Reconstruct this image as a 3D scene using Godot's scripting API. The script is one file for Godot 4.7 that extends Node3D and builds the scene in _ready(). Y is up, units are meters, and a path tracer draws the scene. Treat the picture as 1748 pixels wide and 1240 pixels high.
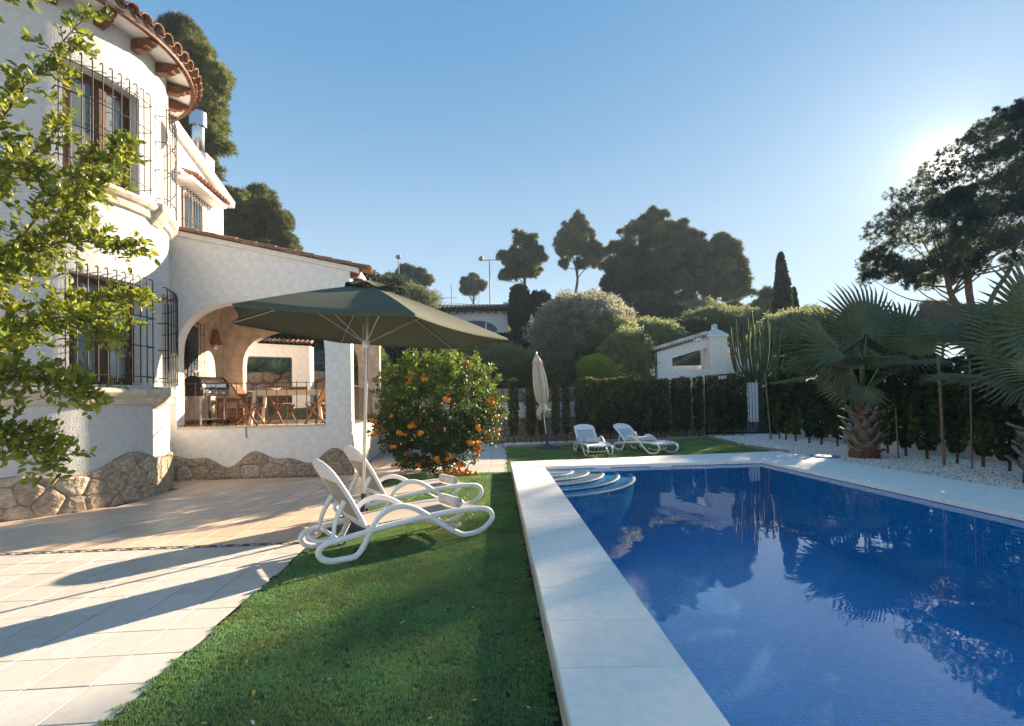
extends Node3D
# A garden with a pool beside a white house, late afternoon, sun low behind a pine.

var rng := RandomNumberGenerator.new()
var taken := {}
var M := {}
var T := {}


# ---------------------------------------------------------------- shape builder
class B:
	var st := SurfaceTool.new()

	func _init() -> void:
		st.begin(Mesh.PRIMITIVE_TRIANGLES)
		st.set_smooth_group(-1)

	func smooth(on := true) -> void:
		st.set_smooth_group(0 if on else -1)

	func col(c: Color) -> void:
		st.set_color(c)

	func tri(a: Vector3, b: Vector3, c: Vector3) -> void:   # anticlockwise as seen from outside
		st.add_vertex(a)
		st.add_vertex(c)
		st.add_vertex(b)

	func quad(a: Vector3, b: Vector3, c: Vector3, d: Vector3) -> void:
		tri(a, b, c)
		tri(a, c, d)

	func box(c: Vector3, s: Vector3, bas := Basis.IDENTITY) -> void:
		var h := s * 0.5
		var p: Array[Vector3] = []
		for i in 8:
			p.append(c + bas * Vector3(h.x if i & 1 else -h.x, h.y if i & 2 else -h.y, h.z if i & 4 else -h.z))
		quad(p[4], p[5], p[7], p[6])
		quad(p[1], p[0], p[2], p[3])
		quad(p[5], p[1], p[3], p[7])
		quad(p[0], p[4], p[6], p[2])
		quad(p[6], p[7], p[3], p[2])
		quad(p[0], p[1], p[5], p[4])

	# a bar of rectangular section between two points; w across "side", h across the other way
	func bar(a: Vector3, b: Vector3, w: float, h: float, side := Vector3.ZERO) -> void:
		var t := (b - a).normalized()
		var s := side
		if s == Vector3.ZERO:
			s = Vector3.UP if absf(t.y) < 0.9 else Vector3.RIGHT
		s = (s - t * s.dot(t)).normalized()
		var u := t.cross(s)
		box((a + b) * 0.5, Vector3(w, h, a.distance_to(b)), Basis(s, u, t) if Basis(s, u, t).determinant() > 0.0 else Basis(s, -u, t))

	func tube(pts: Array, rad: Variant, sides := 8, flat := Vector2.ONE, ref := Vector3.ZERO, closed := false, caps := true) -> void:
		var n := pts.size()
		var rings: Array = []
		var prev := Vector3.ZERO
		for i in n:
			var a: Vector3 = pts[(i - 1 + n) % n] if closed or i > 0 else pts[0]
			var b: Vector3 = pts[(i + 1) % n] if closed or i < n - 1 else pts[n - 1]
			var t := (b - a).normalized()
			var s := ref
			if s == Vector3.ZERO:
				s = prev if prev != Vector3.ZERO else (Vector3.UP if absf(t.y) < 0.9 else Vector3.RIGHT)
			s = (s - t * s.dot(t)).normalized()
			prev = s
			var u := t.cross(s)
			var r: float = rad[i] if rad is Array else rad
			var ring: Array[Vector3] = []
			for k in sides:
				var an := TAU * k / sides
				ring.append(pts[i] + s * (cos(an) * r * flat.x) + u * (sin(an) * r * flat.y))
			rings.append(ring)
		st.set_smooth_group(0)
		for i in (n if closed else n - 1):
			var p: Array[Vector3] = rings[i]
			var q: Array[Vector3] = rings[(i + 1) % n]
			for k in sides:
				var l := (k + 1) % sides
				quad(p[k], p[l], q[l], q[k])
		st.set_smooth_group(-1)
		if caps and not closed:
			for k in range(1, sides - 1):
				tri(rings[0][0], rings[0][k + 1], rings[0][k])
				tri(rings[n - 1][0], rings[n - 1][k], rings[n - 1][k + 1])

	func lathe(prof: Array, segs := 24, at := Transform3D.IDENTITY, soft := true, sweep := TAU) -> void:
		st.set_smooth_group(0 if soft else -1)
		for i in prof.size() - 1:
			var a: Vector2 = prof[i]
			var b: Vector2 = prof[i + 1]
			for k in segs:
				var t0 := sweep * k / segs
				var t1 := sweep * (k + 1) / segs
				var p0 := at * Vector3(a.x * cos(t0), a.y, a.x * sin(t0))
				var p1 := at * Vector3(a.x * cos(t1), a.y, a.x * sin(t1))
				var q0 := at * Vector3(b.x * cos(t0), b.y, b.x * sin(t0))
				var q1 := at * Vector3(b.x * cos(t1), b.y, b.x * sin(t1))
				if a.x < 0.0001:
					tri(p0, q0, q1)
				elif b.x < 0.0001:
					tri(p0, q0, p1)
				else:
					quad(p1, p0, q0, q1)
		st.set_smooth_group(-1)

	# flat outline in the plane of "at" (x right, y up, z towards the viewer), depth backwards
	func slab(poly: PackedVector2Array, depth: float, at := Transform3D.IDENTITY, sides := true) -> void:
		var p := poly
		if Geometry2D.is_polygon_clockwise(p):
			p.reverse()
		var idx := Geometry2D.triangulate_polygon(p)
		var back := Vector3(0, 0, -depth)
		for i in range(0, idx.size(), 3):
			var a := p[idx[i]]
			var b := p[idx[i + 1]]
			var c := p[idx[i + 2]]
			if (b - a).cross(c - a) < 0.0:
				var w := b
				b = c
				c = w
			tri(at * Vector3(a.x, a.y, 0), at * Vector3(b.x, b.y, 0), at * Vector3(c.x, c.y, 0))
			if depth > 0.0:
				tri(at * (Vector3(a.x, a.y, 0) + back), at * (Vector3(c.x, c.y, 0) + back), at * (Vector3(b.x, b.y, 0) + back))
		if sides and depth > 0.0:
			for i in p.size():
				var a := p[i]
				var b := p[(i + 1) % p.size()]
				quad(at * Vector3(b.x, b.y, 0), at * Vector3(a.x, a.y, 0), at * (Vector3(a.x, a.y, 0) + back), at * (Vector3(b.x, b.y, 0) + back))

	# a convex stone or tile on the ground: outline (x, z), from y0 to y1, top edge bevelled
	func prism(poly: PackedVector2Array, y0: float, y1: float, bevel := 0.0) -> void:
		var p := poly
		if Geometry2D.is_polygon_clockwise(p):
			p.reverse()
		p.reverse()   # x right, z towards the viewer: reversed winding faces up
		var n := p.size()
		var c := Vector2.ZERO
		for q in p:
			c += q / n
		var top := PackedVector2Array()
		for q in p:
			top.append(q + (c - q).normalized() * bevel * 1.4)
		var ym := y1 - bevel
		for i in n:
			var j := (i + 1) % n
			quad(Vector3(p[i].x, y0, p[i].y), Vector3(p[j].x, y0, p[j].y), Vector3(p[j].x, ym, p[j].y), Vector3(p[i].x, ym, p[i].y))
			if bevel > 0.0:
				quad(Vector3(p[i].x, ym, p[i].y), Vector3(p[j].x, ym, p[j].y), Vector3(top[j].x, y1, top[j].y), Vector3(top[i].x, y1, top[i].y))
		for i in range(1, n - 1):
			tri(Vector3(top[0].x, y1, top[0].y), Vector3(top[i].x, y1, top[i].y), Vector3(top[i + 1].x, y1, top[i + 1].y))

	func blob(c: Vector3, r: Vector3, wobble: float, seed_: int, rows := 7, cols := 10) -> void:
		var nz := FastNoiseLite.new()
		nz.seed = seed_
		nz.frequency = 0.9
		var g: Array = []
		for i in rows + 1:
			var ring: Array[Vector3] = []
			var la := PI * i / rows - PI / 2
			for k in cols:
				var lo := TAU * k / cols
				var d := Vector3(cos(la) * cos(lo), sin(la), cos(la) * sin(lo))
				ring.append(c + d * r * (1.0 + wobble * nz.get_noise_3dv(d * 1.6)))
			g.append(ring)
		st.set_smooth_group(0)
		for i in rows:
			for k in cols:
				var l := (k + 1) % cols
				if i == 0:
					tri(g[0][0], g[1][k], g[1][l])
				elif i == rows - 1:
					tri(g[i][l], g[i][k], g[rows][0])
				else:
					quad(g[i][l], g[i][k], g[i + 1][k], g[i + 1][l])
		st.set_smooth_group(-1)

	func done() -> ArrayMesh:
		st.generate_normals()
		return st.commit()


# ---------------------------------------------------------------- nodes
func numbered(called: String) -> String:
	var n: int = taken.get(called, 0)
	taken[called] = n + 1
	return called if n == 0 else "%s_%03d" % [called, n]


func tag(o: Node3D, label := "", category := "", group := "", kind := "") -> Node3D:
	if label:
		o.set_meta("label", label)
	if category:
		o.set_meta("category", category)
	if group:
		o.set_meta("group", group)
	if kind:
		o.set_meta("kind", kind)
	return o


func thing(called: String, label: String, category: String, at := Vector3.ZERO, turn := 0.0, group := "") -> Node3D:
	var o := Node3D.new()
	o.name = numbered(called)
	add_child(o)
	o.position = at
	o.rotation.y = turn
	tag(o, label, category, group)
	return o


func part(called: String, mesh: Mesh, m: Material, parent: Node3D, label := "") -> MeshInstance3D:
	var o := MeshInstance3D.new()
	o.mesh = mesh
	o.material_override = m
	if parent == self:
		o.name = numbered(called)
		add_child(o)
	else:
		var key := "%d/%s" % [parent.get_instance_id(), called]
		var n: int = taken.get(key, 0)
		taken[key] = n + 1
		o.name = called if n == 0 else "%s_%03d" % [called, n]
		parent.add_child(o, true)
	if label:
		o.set_meta("label", label)
	return o


func single(called: String, mesh: Mesh, m: Material, label: String, category: String, group := "") -> MeshInstance3D:
	var o := part(called, mesh, m, self)
	tag(o, label, category, group)
	return o


func struct(called: String, mesh: Mesh, m: Material) -> MeshInstance3D:
	var o := part(called, mesh, m, self)
	o.set_meta("kind", "structure")
	return o


func copy(o: Node3D, called: String, label: String, at: Vector3, turn := 0.0, group := "") -> Node3D:
	var c: Node3D = o.duplicate()
	c.name = numbered(called)
	add_child(c)
	c.position = at
	c.rotation.y = turn
	tag(c, label, "", group)
	return c


# many small alike pieces: one object
func many(called: String, mesh: Mesh, m: Material, places: Array, tints: Array, parent: Node3D) -> MultiMeshInstance3D:
	var mm := MultiMesh.new()
	mm.transform_format = MultiMesh.TRANSFORM_3D
	mm.use_colors = tints.size() > 0
	mm.mesh = mesh
	mm.instance_count = places.size()
	for i in places.size():
		mm.set_instance_transform(i, places[i])
		if tints.size():
			mm.set_instance_color(i, tints[i])
	var o := MultiMeshInstance3D.new()
	o.multimesh = mm
	o.material_override = m
	if parent == self:
		o.name = numbered(called)
		add_child(o)
	else:
		o.name = called
		parent.add_child(o, true)
	o.set_meta("kind", "stuff")
	return o


func mi_mesh(mesh: Mesh, m: Material) -> Mesh:
	return mesh


func rnd(a: float, b: float) -> float:
	return rng.randf_range(a, b)


func on_sphere() -> Vector3:
	var y := rnd(-1, 1)
	var a := rnd(0, TAU)
	var r := sqrt(1.0 - y * y)
	return Vector3(r * cos(a), y, r * sin(a))


# a basis whose y looks along d, turned about it by "spin"
func along(d: Vector3, spin: float, size := 1.0) -> Basis:
	var y := d.normalized()
	var x := (Vector3.UP if absf(y.y) < 0.95 else Vector3.RIGHT).cross(y).normalized()
	x = x.rotated(y, spin)
	return Basis(x * size, y * size, x.cross(y) * size)


func spline(pts: Array, per := 6, closed := false) -> Array:
	var out: Array = []
	var n := pts.size()
	for i in (n if closed else n - 1):
		var p0: Vector3 = pts[(i - 1 + n) % n] if closed or i > 0 else pts[0]
		var p1: Vector3 = pts[i]
		var p2: Vector3 = pts[(i + 1) % n]
		var p3: Vector3 = pts[(i + 2) % n] if closed or i < n - 2 else pts[n - 1]
		for k in per:
			out.append(p1.cubic_interpolate(p2, p0, p3, float(k) / per))
	if not closed:
		out.append(pts[n - 1])
	return out


# ---------------------------------------------------------------- materials
func noise_image(size: int, freq: float, seed_: int, octaves := 4, kind := FastNoiseLite.TYPE_SIMPLEX_SMOOTH) -> Image:
	var n := FastNoiseLite.new()
	n.noise_type = kind
	n.frequency = freq
	n.seed = seed_
	n.fractal_octaves = octaves
	var im := n.get_seamless_image(size, size)
	im.convert(Image.FORMAT_L8)
	return im


func grey_tex(size: int, freq: float, seed_: int, lo: float, hi: float, octaves := 4, kind := FastNoiseLite.TYPE_SIMPLEX_SMOOTH) -> ImageTexture:
	var im := noise_image(size, freq, seed_, octaves, kind)
	var d := im.get_data()
	for i in d.size():
		d[i] = int(255.0 * lerpf(lo, hi, smoothstep(0.15, 0.85, d[i] / 255.0)))
	var o := Image.create_from_data(size, size, false, Image.FORMAT_L8, d)
	o.convert(Image.FORMAT_RGB8)
	return ImageTexture.create_from_image(o)


func sm(key: String, r: float, g: float, b: float, rough: float, o := {}) -> StandardMaterial3D:
	var m := StandardMaterial3D.new()
	m.resource_name = key
	m.albedo_color = Color(r, g, b).linear_to_srgb()
	m.roughness = rough
	m.metallic_specular = o.get("spec", 0.4)
	m.metallic = o.get("metal", 0.0)
	if o.has("tex") or o.has("bump"):
		m.uv1_triplanar = true
		m.uv1_world_triplanar = o.get("world", true)
		m.uv1_scale = Vector3.ONE * float(o.get("scale", 1.0)) * (o.get("stretch", Vector3.ONE) as Vector3)
	if o.has("tex"):
		m.albedo_texture = T[o.tex]
	if o.has("bump"):
		m.heightmap_enabled = true
		m.heightmap_texture = T[o.bump]
		m.heightmap_scale = o.get("deep", 0.5)
	if o.has("back"):
		m.backlight_enabled = true
		m.backlight = o.back
	if o.get("vcol", false):
		m.vertex_color_use_as_albedo = true
	M[key] = m
	return m


func make_materials() -> void:
	T.mottle = grey_tex(512, 0.010, 3, 0.84, 1.0)
	T.pale = grey_tex(512, 0.006, 13, 0.95, 1.0, 4)
	T.soft = grey_tex(512, 0.012, 14, 0.965, 1.0, 7)
	T.mottle_strong = grey_tex(512, 0.016, 4, 0.62, 1.0, 5)
	T.fine = grey_tex(512, 0.06, 5, 0.8, 1.0, 3)
	T.grit = grey_tex(512, 0.05, 6, 0.0, 1.0, 3)
	T.rough = grey_tex(512, 0.02, 7, 0.0, 1.0, 5)
	T.streak = grey_tex(256, 0.03, 8, 0.6, 1.0, 4)
	T.rock = grey_tex(512, 0.02, 9, 0.74, 1.0, 6)
	# pool mosaic: 32 x 32 little tiles with pale joints
	var im := Image.create(512, 512, false, Image.FORMAT_RGB8)
	var g := RandomNumberGenerator.new()
	g.seed = 11
	for i in 32:
		for k in 32:
			var v := g.randf_range(0.82, 1.0)
			var c := Color(0.02 * v, 0.57 * v + g.randf_range(-0.02, 0.02), 0.83 * v)
			im.fill_rect(Rect2i(i * 16, k * 16, 16, 16), Color(0.18, 0.69, 0.90))
			im.fill_rect(Rect2i(i * 16 + 1, k * 16 + 1, 14, 14), c)
	T.mosaic = ImageTexture.create_from_image(im)

	sm("stucco", 0.70, 0.69, 0.67, 0.9, {"tex": "pale", "bump": "grit", "scale": 2.0, "deep": 0.75, "spec": 0.25})
	sm("smooth_white", 0.87, 0.855, 0.83, 0.85, {"tex": "pale", "bump": "grit", "scale": 1.7, "deep": 0.10, "spec": 0.25})
	sm("cream", 0.72, 0.64, 0.52, 0.85, {"tex": "mottle", "bump": "rough", "scale": 0.6, "deep": 0.5, "spec": 0.25})
	sm("porch_inner", 0.74, 0.60, 0.47, 0.9, {"tex": "mottle", "bump": "rough", "scale": 0.5, "deep": 0.8, "spec": 0.25})
	sm("painted_room_dark", 0.05, 0.045, 0.04, 0.9)
	sm("iron", 0.022, 0.026, 0.026, 0.5, {"tex": "fine", "scale": 3.0})
	sm("rust_iron", 0.10, 0.075, 0.055, 0.65, {"tex": "mottle_strong", "scale": 3.0})
	sm("brown_wood", 0.14, 0.055, 0.022, 0.55, {"tex": "streak", "scale": 3.0, "stretch": Vector3(1, 0.15, 1)})
	sm("rafter_wood", 0.22, 0.085, 0.035, 0.6, {"tex": "streak", "scale": 2.0, "world": false, "stretch": Vector3(0.3, 1, 1)})
	sm("teak", 0.36, 0.155, 0.055, 0.55, {"tex": "streak", "scale": 2.5})
	sm("pale_wood", 0.62, 0.52, 0.40, 0.6, {"tex": "soft", "scale": 2.0})
	for i in 3:
		sm("roof_%d" % i, [0.40, 0.33, 0.45][i], [0.20, 0.175, 0.255][i], [0.115, 0.115, 0.165][i], 0.85, {"tex": "mottle_strong", "bump": "rough", "scale": 2.2, "deep": 0.4})
	for i in 3:
		sm("dark_roof_%d" % i, [0.16, 0.13, 0.20][i], [0.14, 0.125, 0.165][i], [0.115, 0.11, 0.13][i], 0.85, {"tex": "mottle_strong", "scale": 1.0})
	for i in 4:
		sm("stone_%d" % i, [0.56, 0.46, 0.62, 0.52][i], [0.43, 0.36, 0.51, 0.41][i], [0.31, 0.27, 0.39, 0.29][i], 0.9, {"tex": "rock", "bump": "rough", "scale": 1.2, "deep": 1.0})
	for i in 3:
		sm("wall_stone_%d" % i, [0.50, 0.43, 0.36][i], [0.44, 0.385, 0.33][i], [0.36, 0.315, 0.285][i], 0.9, {"tex": "rock", "bump": "rough", "scale": 1.6, "deep": 1.5})
	for i in 3:
		sm("rock_%d" % i, [0.56, 0.50, 0.42][i], [0.38, 0.34, 0.30][i], [0.25, 0.235, 0.21][i], 0.9, {"tex": "rock", "bump": "rough", "scale": 0.9, "deep": 3.0})
	sm("mortar", 0.46, 0.38, 0.30, 0.95, {"tex": "mottle_strong", "bump": "grit", "scale": 1.0, "deep": 1.5})
	for i in 3:
		sm("terracotta_%d" % i, [0.70, 0.65, 0.73][i], [0.53, 0.49, 0.56][i], [0.40, 0.365, 0.43][i], 0.42, {"tex": "soft", "bump": "rough", "scale": 1.4, "deep": 0.08, "spec": 0.5})
	for i in 3:
		sm("pale_tile_%d" % i, [0.58, 0.55, 0.605][i], [0.555, 0.525, 0.58][i], [0.51, 0.48, 0.54][i], 0.5, {"tex": "soft", "bump": "rough", "scale": 1.2, "deep": 0.04, "spec": 0.45})
	for i in 3:
		sm("coping_%d" % i, [0.87, 0.85, 0.88][i], [0.82, 0.80, 0.83][i], [0.74, 0.72, 0.755][i], 0.6, {"tex": "soft", "bump": "fine", "scale": 1.3, "deep": 0.08, "spec": 0.35})
	sm("pale_grout", 0.34, 0.32, 0.29, 0.95, {"tex": "mottle", "scale": 2.0})
	sm("grout", 0.13, 0.10, 0.08, 0.95, {"tex": "mottle", "scale": 2.0})
	sm("strip_dark", 0.10, 0.14, 0.13, 0.6)
	sm("soil", 0.20, 0.15, 0.10, 0.95, {"tex": "mottle_strong", "bump": "grit", "scale": 1.0, "deep": 2.0})
	sm("hill", 0.11, 0.105, 0.05, 0.95, {"tex": "mottle_strong", "bump": "rough", "scale": 0.12, "deep": 10.0})
	sm("turf", 0.085, 0.16, 0.075, 0.9, {"tex": "mottle_strong", "scale": 2.0})
	sm("blade", 1, 1, 1, 0.55, {"vcol": true, "spec": 0.4, "back": Color(0.7, 0.7, 0.7)})
	sm("pebble", 1, 1, 1, 0.75, {"vcol": true})
	sm("edging", 0.50, 0.47, 0.43, 0.9, {"tex": "mottle_strong", "bump": "rough", "scale": 2.0, "deep": 0.5})
	sm("mosaic", 1, 1, 1, 0.35, {"tex": "mosaic", "world": false, "scale": 0.74, "spec": 0.5})
	sm("step_rim", 0.62, 0.70, 0.74, 0.6)
	sm("step_tread", 0.20, 0.40, 0.58, 0.6, {"tex": "mottle_strong", "scale": 1.5})
	var w := StandardMaterial3D.new()
	w.resource_name = "water"
	w.albedo_color = Color(0.0, 0.15, 0.36, 0.04)
	w.transparency = BaseMaterial3D.TRANSPARENCY_ALPHA
	w.roughness = 0.0
	w.metallic_specular = 0.5
	w.uv1_triplanar = true
	w.uv1_world_triplanar = true
	w.uv1_scale = Vector3(0.8, 0.8, 0.8)
	w.heightmap_enabled = true
	w.heightmap_texture = grey_tex(512, 0.008, 21, 0.0, 1.0, 2)
	w.heightmap_scale = 0.03
	M.water = w
	var gl := StandardMaterial3D.new()
	gl.resource_name = "window_glass"
	gl.albedo_color = Color(0.7, 0.78, 0.8, 0.25)
	gl.transparency = BaseMaterial3D.TRANSPARENCY_ALPHA
	gl.roughness = 0.02
	M.glass = gl
	sm("resin", 0.78, 0.79, 0.80, 0.38, {"spec": 0.5})
	sm("sling", 0.52, 0.46, 0.40, 0.8, {"tex": "fine", "scale": 5.0})
	sm("sling_pale", 0.62, 0.64, 0.66, 0.8, {"tex": "fine", "scale": 5.0})
	sm("towel", 0.80, 0.79, 0.77, 0.95, {"bump": "grit", "scale": 2.5, "deep": 1.0})
	sm("black_rubber", 0.02, 0.02, 0.02, 0.7)
	sm("canopy", 0.105, 0.12, 0.08, 0.85, {"tex": "fine", "scale": 3.0})
	sm("beige_cloth", 0.50, 0.455, 0.37, 0.9, {"tex": "pale", "scale": 1.0})
	sm("aluminium", 0.50, 0.50, 0.49, 0.38, {"metal": 0.85})
	sm("steel", 0.60, 0.61, 0.62, 0.22, {"metal": 1.0})
	sm("base_plastic", 0.035, 0.05, 0.09, 0.55)
	sm("bark", 0.22, 0.15, 0.105, 0.95, {"tex": "mottle_strong", "bump": "rough", "scale": 1.2, "deep": 4.0})
	sm("pine_bark", 0.30, 0.20, 0.135, 0.95, {"tex": "mottle_strong", "bump": "rough", "scale": 0.7, "deep": 6.0})
	sm("twig", 0.20, 0.16, 0.10, 0.85, {"tex": "mottle_strong", "scale": 4.0})
	sm("needles", 1, 1, 1, 0.7, {"vcol": true, "spec": 0.25, "back": Color(0.9, 0.9, 0.9)})
	sm("leaf", 1, 1, 1, 0.42, {"vcol": true, "spec": 0.45, "back": Color(0.95, 0.95, 0.95)})
	sm("dull_leaf", 1, 1, 1, 0.7, {"vcol": true, "spec": 0.3, "back": Color(1, 1, 1)})
	sm("frond", 0.19, 0.225, 0.115, 0.5, {"tex": "mottle_strong", "scale": 2.0, "spec": 0.5, "back": Color(0.6, 0.6, 0.6)})
	sm("petiole", 0.16, 0.20, 0.07, 0.6, {"tex": "mottle", "scale": 2.0})
	sm("boot_grey", 0.34, 0.30, 0.255, 0.9, {"tex": "mottle_strong", "bump": "rough", "scale": 3.0, "deep": 0.8})
	sm("boot_brown", 0.24, 0.135, 0.07, 0.9, {"tex": "mottle_strong", "bump": "rough", "scale": 3.0, "deep": 0.8})
	sm("orange_peel", 0.72, 0.235, 0.018, 0.45, {"bump": "fine", "scale": 8.0, "deep": 0.1})
	sm("agave", 0.27, 0.36, 0.18, 0.6, {"tex": "mottle", "scale": 1.5, "back": Color(0.2, 0.2, 0.2)})
	sm("cactus", 0.10, 0.15, 0.06, 0.7, {"tex": "mottle_strong", "scale": 1.0})
	sm("bbq_black", 0.012, 0.012, 0.013, 0.35)
	sm("clay", 0.33, 0.13, 0.05, 0.8, {"tex": "mottle", "scale": 5.0})
	sm("blue_lid", 0.05, 0.20, 0.55, 0.5)
	sm("pole_grey", 0.30, 0.30, 0.30, 0.6)
	sm("bamboo", 0.34, 0.245, 0.15, 0.75, {"tex": "mottle_strong", "scale": 3.0})
	sm("litter", 1, 1, 1, 0.7, {"vcol": true})
	sm("white_ceramic", 0.75, 0.74, 0.72, 0.3)
	sm("house_far", 0.62, 0.64, 0.66, 0.85, {"tex": "mottle", "scale": 0.3})
	sm("blue_glass", 0.06, 0.09, 0.13, 0.12)


# ---------------------------------------------------------------- the scene
func _ready() -> void:
	rng.seed = 20240611
	# camera
	var cam := Camera3D.new()
	cam.name = "camera"
	cam.projection = Camera3D.PROJECTION_FRUSTUM
	cam.near = 0.05
	cam.far = 900.0
	cam.size = 2.0 * 0.05 * 620.0 / 850.0
	cam.frustum_offset = Vector2(0, 49.8 / 850.0 * 0.05)
	cam.position = Vector3(0, 1.5, 0)
	cam.rotation_degrees = Vector3(1.0, 0, -1.03)
	add_child(cam)
	cam.current = true
	# sky, air and exposure
	var we := WorldEnvironment.new()
	we.name = "world"
	var env := Environment.new()
	env.background_mode = Environment.BG_SKY
	var sky := Sky.new()
	var sk := PanoramaSkyMaterial.new()
	sk.panorama = sky_image(Vector3(0.8833, 0.4566, -0.9922).normalized())
	sk.filter = true
	sky.sky_material = sk
	env.sky = sky
	env.tonemap_mode = Environment.TONE_MAPPER_LINEAR
	env.background_energy_multiplier = 0.455
	env.tonemap_exposure = 3.9
	env.sdfgi_enabled = true
	env.ssao_enabled = true
	env.ssil_enabled = true
	env.fog_enabled = true
	env.fog_density = 0.0010
	env.fog_light_color = Color(0.80, 0.87, 0.95)
	we.environment = env
	add_child(we)
	# sun, low ahead on the right
	var sun := DirectionalLight3D.new()
	sun.name = "sun"
	sun.light_color = Color(1.0, 0.90, 0.77)
	sun.light_energy = 1.6
	sun.light_angular_distance = 0.6
	sun.shadow_enabled = true
	add_child(sun)
	sun.look_at_from_position(Vector3.ZERO, -Vector3(0.8833, 0.4566, -0.9922), Vector3.UP)

	make_materials()
	make_leaf_meshes()
	build_ground()
	build_pool()
	build_house()
	build_walls()
	build_hedges()
	build_background()
	build_trees()
	build_garden_plants()
	build_furniture()
	build_small_things()


# clear air: deep blue overhead, pale towards the horizon, whitening round the sun
func sky_image(to_sun: Vector3) -> ImageTexture:
	var w := 512
	var h := 256
	var im := Image.create(w, h, false, Image.FORMAT_RGBF)
	for j in h:
		var el := PI / 2 - PI * (j + 0.5) / h
		for i in w:
			var az := TAU * (i + 0.5) / w
			var d := Vector3(sin(az) * cos(el), sin(el), -cos(az) * cos(el))
			var y := maxf(0.0, sin(el))
			var t := pow(1.0 - y, 2.9)
			var c := Vector3(0.036, 0.162, 0.34).lerp(Vector3(0.56, 0.70, 0.755), t)
			var a := rad_to_deg(acos(clampf(d.dot(to_sun), -1.0, 1.0)))
			var g := 0.15 * exp(-a / 20.0) + 0.30 * exp(-a / 4.5) + 0.5 * exp(-a * a / 4.0) + 9.0 * exp(-a * a / 0.35)
			c += Vector3(1.0, 0.96, 0.88) * g
			if el < 0.0:
				c = Vector3(0.30, 0.29, 0.26)
			im.set_pixel(i, j, Color(c.x, c.y, c.z))
	return ImageTexture.create_from_image(im)


# ---------------------------------------------------------------- stones
func voronoi(pts: Array, box: Rect2) -> Array:
	var out: Array = []
	for i in pts.size():
		var p: Vector2 = pts[i]
		var poly: Array[Vector2] = [box.position, Vector2(box.end.x, box.position.y), box.end, Vector2(box.position.x, box.end.y)]
		for k in pts.size():
			if k == i:
				continue
			var q: Vector2 = pts[k]
			if p.distance_squared_to(q) > 2.5:
				continue
			var n := q - p
			var c := n.dot((p + q) * 0.5)
			var cut: Array[Vector2] = []
			for e in poly.size():
				var a := poly[e]
				var b := poly[(e + 1) % poly.size()]
				var da := n.dot(a) - c
				var db := n.dot(b) - c
				if da <= 0.0:
					cut.append(a)
				if da * db < 0.0:
					cut.append(a.lerp(b, da / (da - db)))
			poly = cut
			if poly.size() < 3:
				break
		out.append(PackedVector2Array(poly))
	return out


func jitter_points(box: Rect2, cell: Vector2, jit: float) -> Array:
	var pts: Array = []
	var rows := int(ceil(box.size.y / cell.y))
	var cols := int(ceil(box.size.x / cell.x))
	for r in rows:
		for c in cols:
			pts.append(box.position + Vector2((c + 0.5 + (0.5 if r % 2 else 0.0) + rnd(-jit, jit)) * cell.x, (r + 0.5 + rnd(-jit, jit)) * cell.y))
	return pts


func round_off(p: PackedVector2Array) -> PackedVector2Array:
	var o := PackedVector2Array()
	for i in p.size():
		var a := p[i]
		var b := p[(i + 1) % p.size()]
		o.append(a.lerp(b, 0.13))
		o.append(a.lerp(b, 0.87))
	return o


# one stone: an outline on a (u, v) surface, domed outwards; "on" maps (u, v, out) to a point
func stone_mesh(p: PackedVector2Array, on: Callable, proud: float) -> ArrayMesh:
	if Geometry2D.is_polygon_clockwise(p):
		p.reverse()
	var b := B.new()
	b.smooth()
	var c := Vector2.ZERO
	for q in p:
		c += q / p.size()
	var tilt := Vector2(rnd(-0.25, 0.25), rnd(-0.25, 0.25)) * proud
	var span := 0.3
	var n := p.size()
	var r1: Array[Vector3] = []
	var r2: Array[Vector3] = []
	var r3: Array[Vector3] = []
	for q in p:
		var d := (q - c)
		r1.append(on.call(q.x, q.y, 0.0))
		r2.append(on.call(q.x - d.x * 0.05, q.y - d.y * 0.05, proud * rnd(0.75, 0.95) + tilt.dot(d) / span))
		r3.append(on.call(c.x + d.x * 0.62, c.y + d.y * 0.62, proud * rnd(0.92, 1.08) + tilt.dot(d) * 0.6 / span))
	var top: Vector3 = on.call(c.x, c.y, proud * 1.05)
	for i in n:
		var j := (i + 1) % n
		b.quad(r1[i], r1[j], r2[j], r2[i])
		b.quad(r2[i], r2[j], r3[j], r3[i])
		b.tri(r3[i], r3[j], top)
	return b.done()


# stones laid over a region of a surface, each a part of "parent"; past "most" the rest is one part
func lay_stones(called: String, region: PackedVector2Array, cell: Vector2, gap: float, proud: float, on: Callable, mats: Array, parent: Node3D, most := 300) -> void:
	var lo := region[0]
	var hi := region[0]
	for q in region:
		lo = lo.min(q)
		hi = hi.max(q)
	var made := 0
	for c in voronoi(jitter_points(Rect2(lo - cell, hi - lo + cell * 2.0), cell, 0.33), Rect2(lo - cell * 2.0, hi - lo + cell * 4.0)):
		if c.size() < 3:
			continue
		for q in Geometry2D.intersect_polygons(c, region):
			for s in Geometry2D.offset_polygon(q, -gap):
				var area := 0.0
				for i in s.size():
					area += s[i].cross(s[(i + 1) % s.size()]) * 0.5
				if absf(area) < cell.x * cell.y * 0.06:
					continue
				if made < most:
					part(called, stone_mesh(round_off(s), on, proud * rnd(0.7, 1.3)), M[mats[rng.randi() % mats.size()]], parent)
				made += 1


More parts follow.
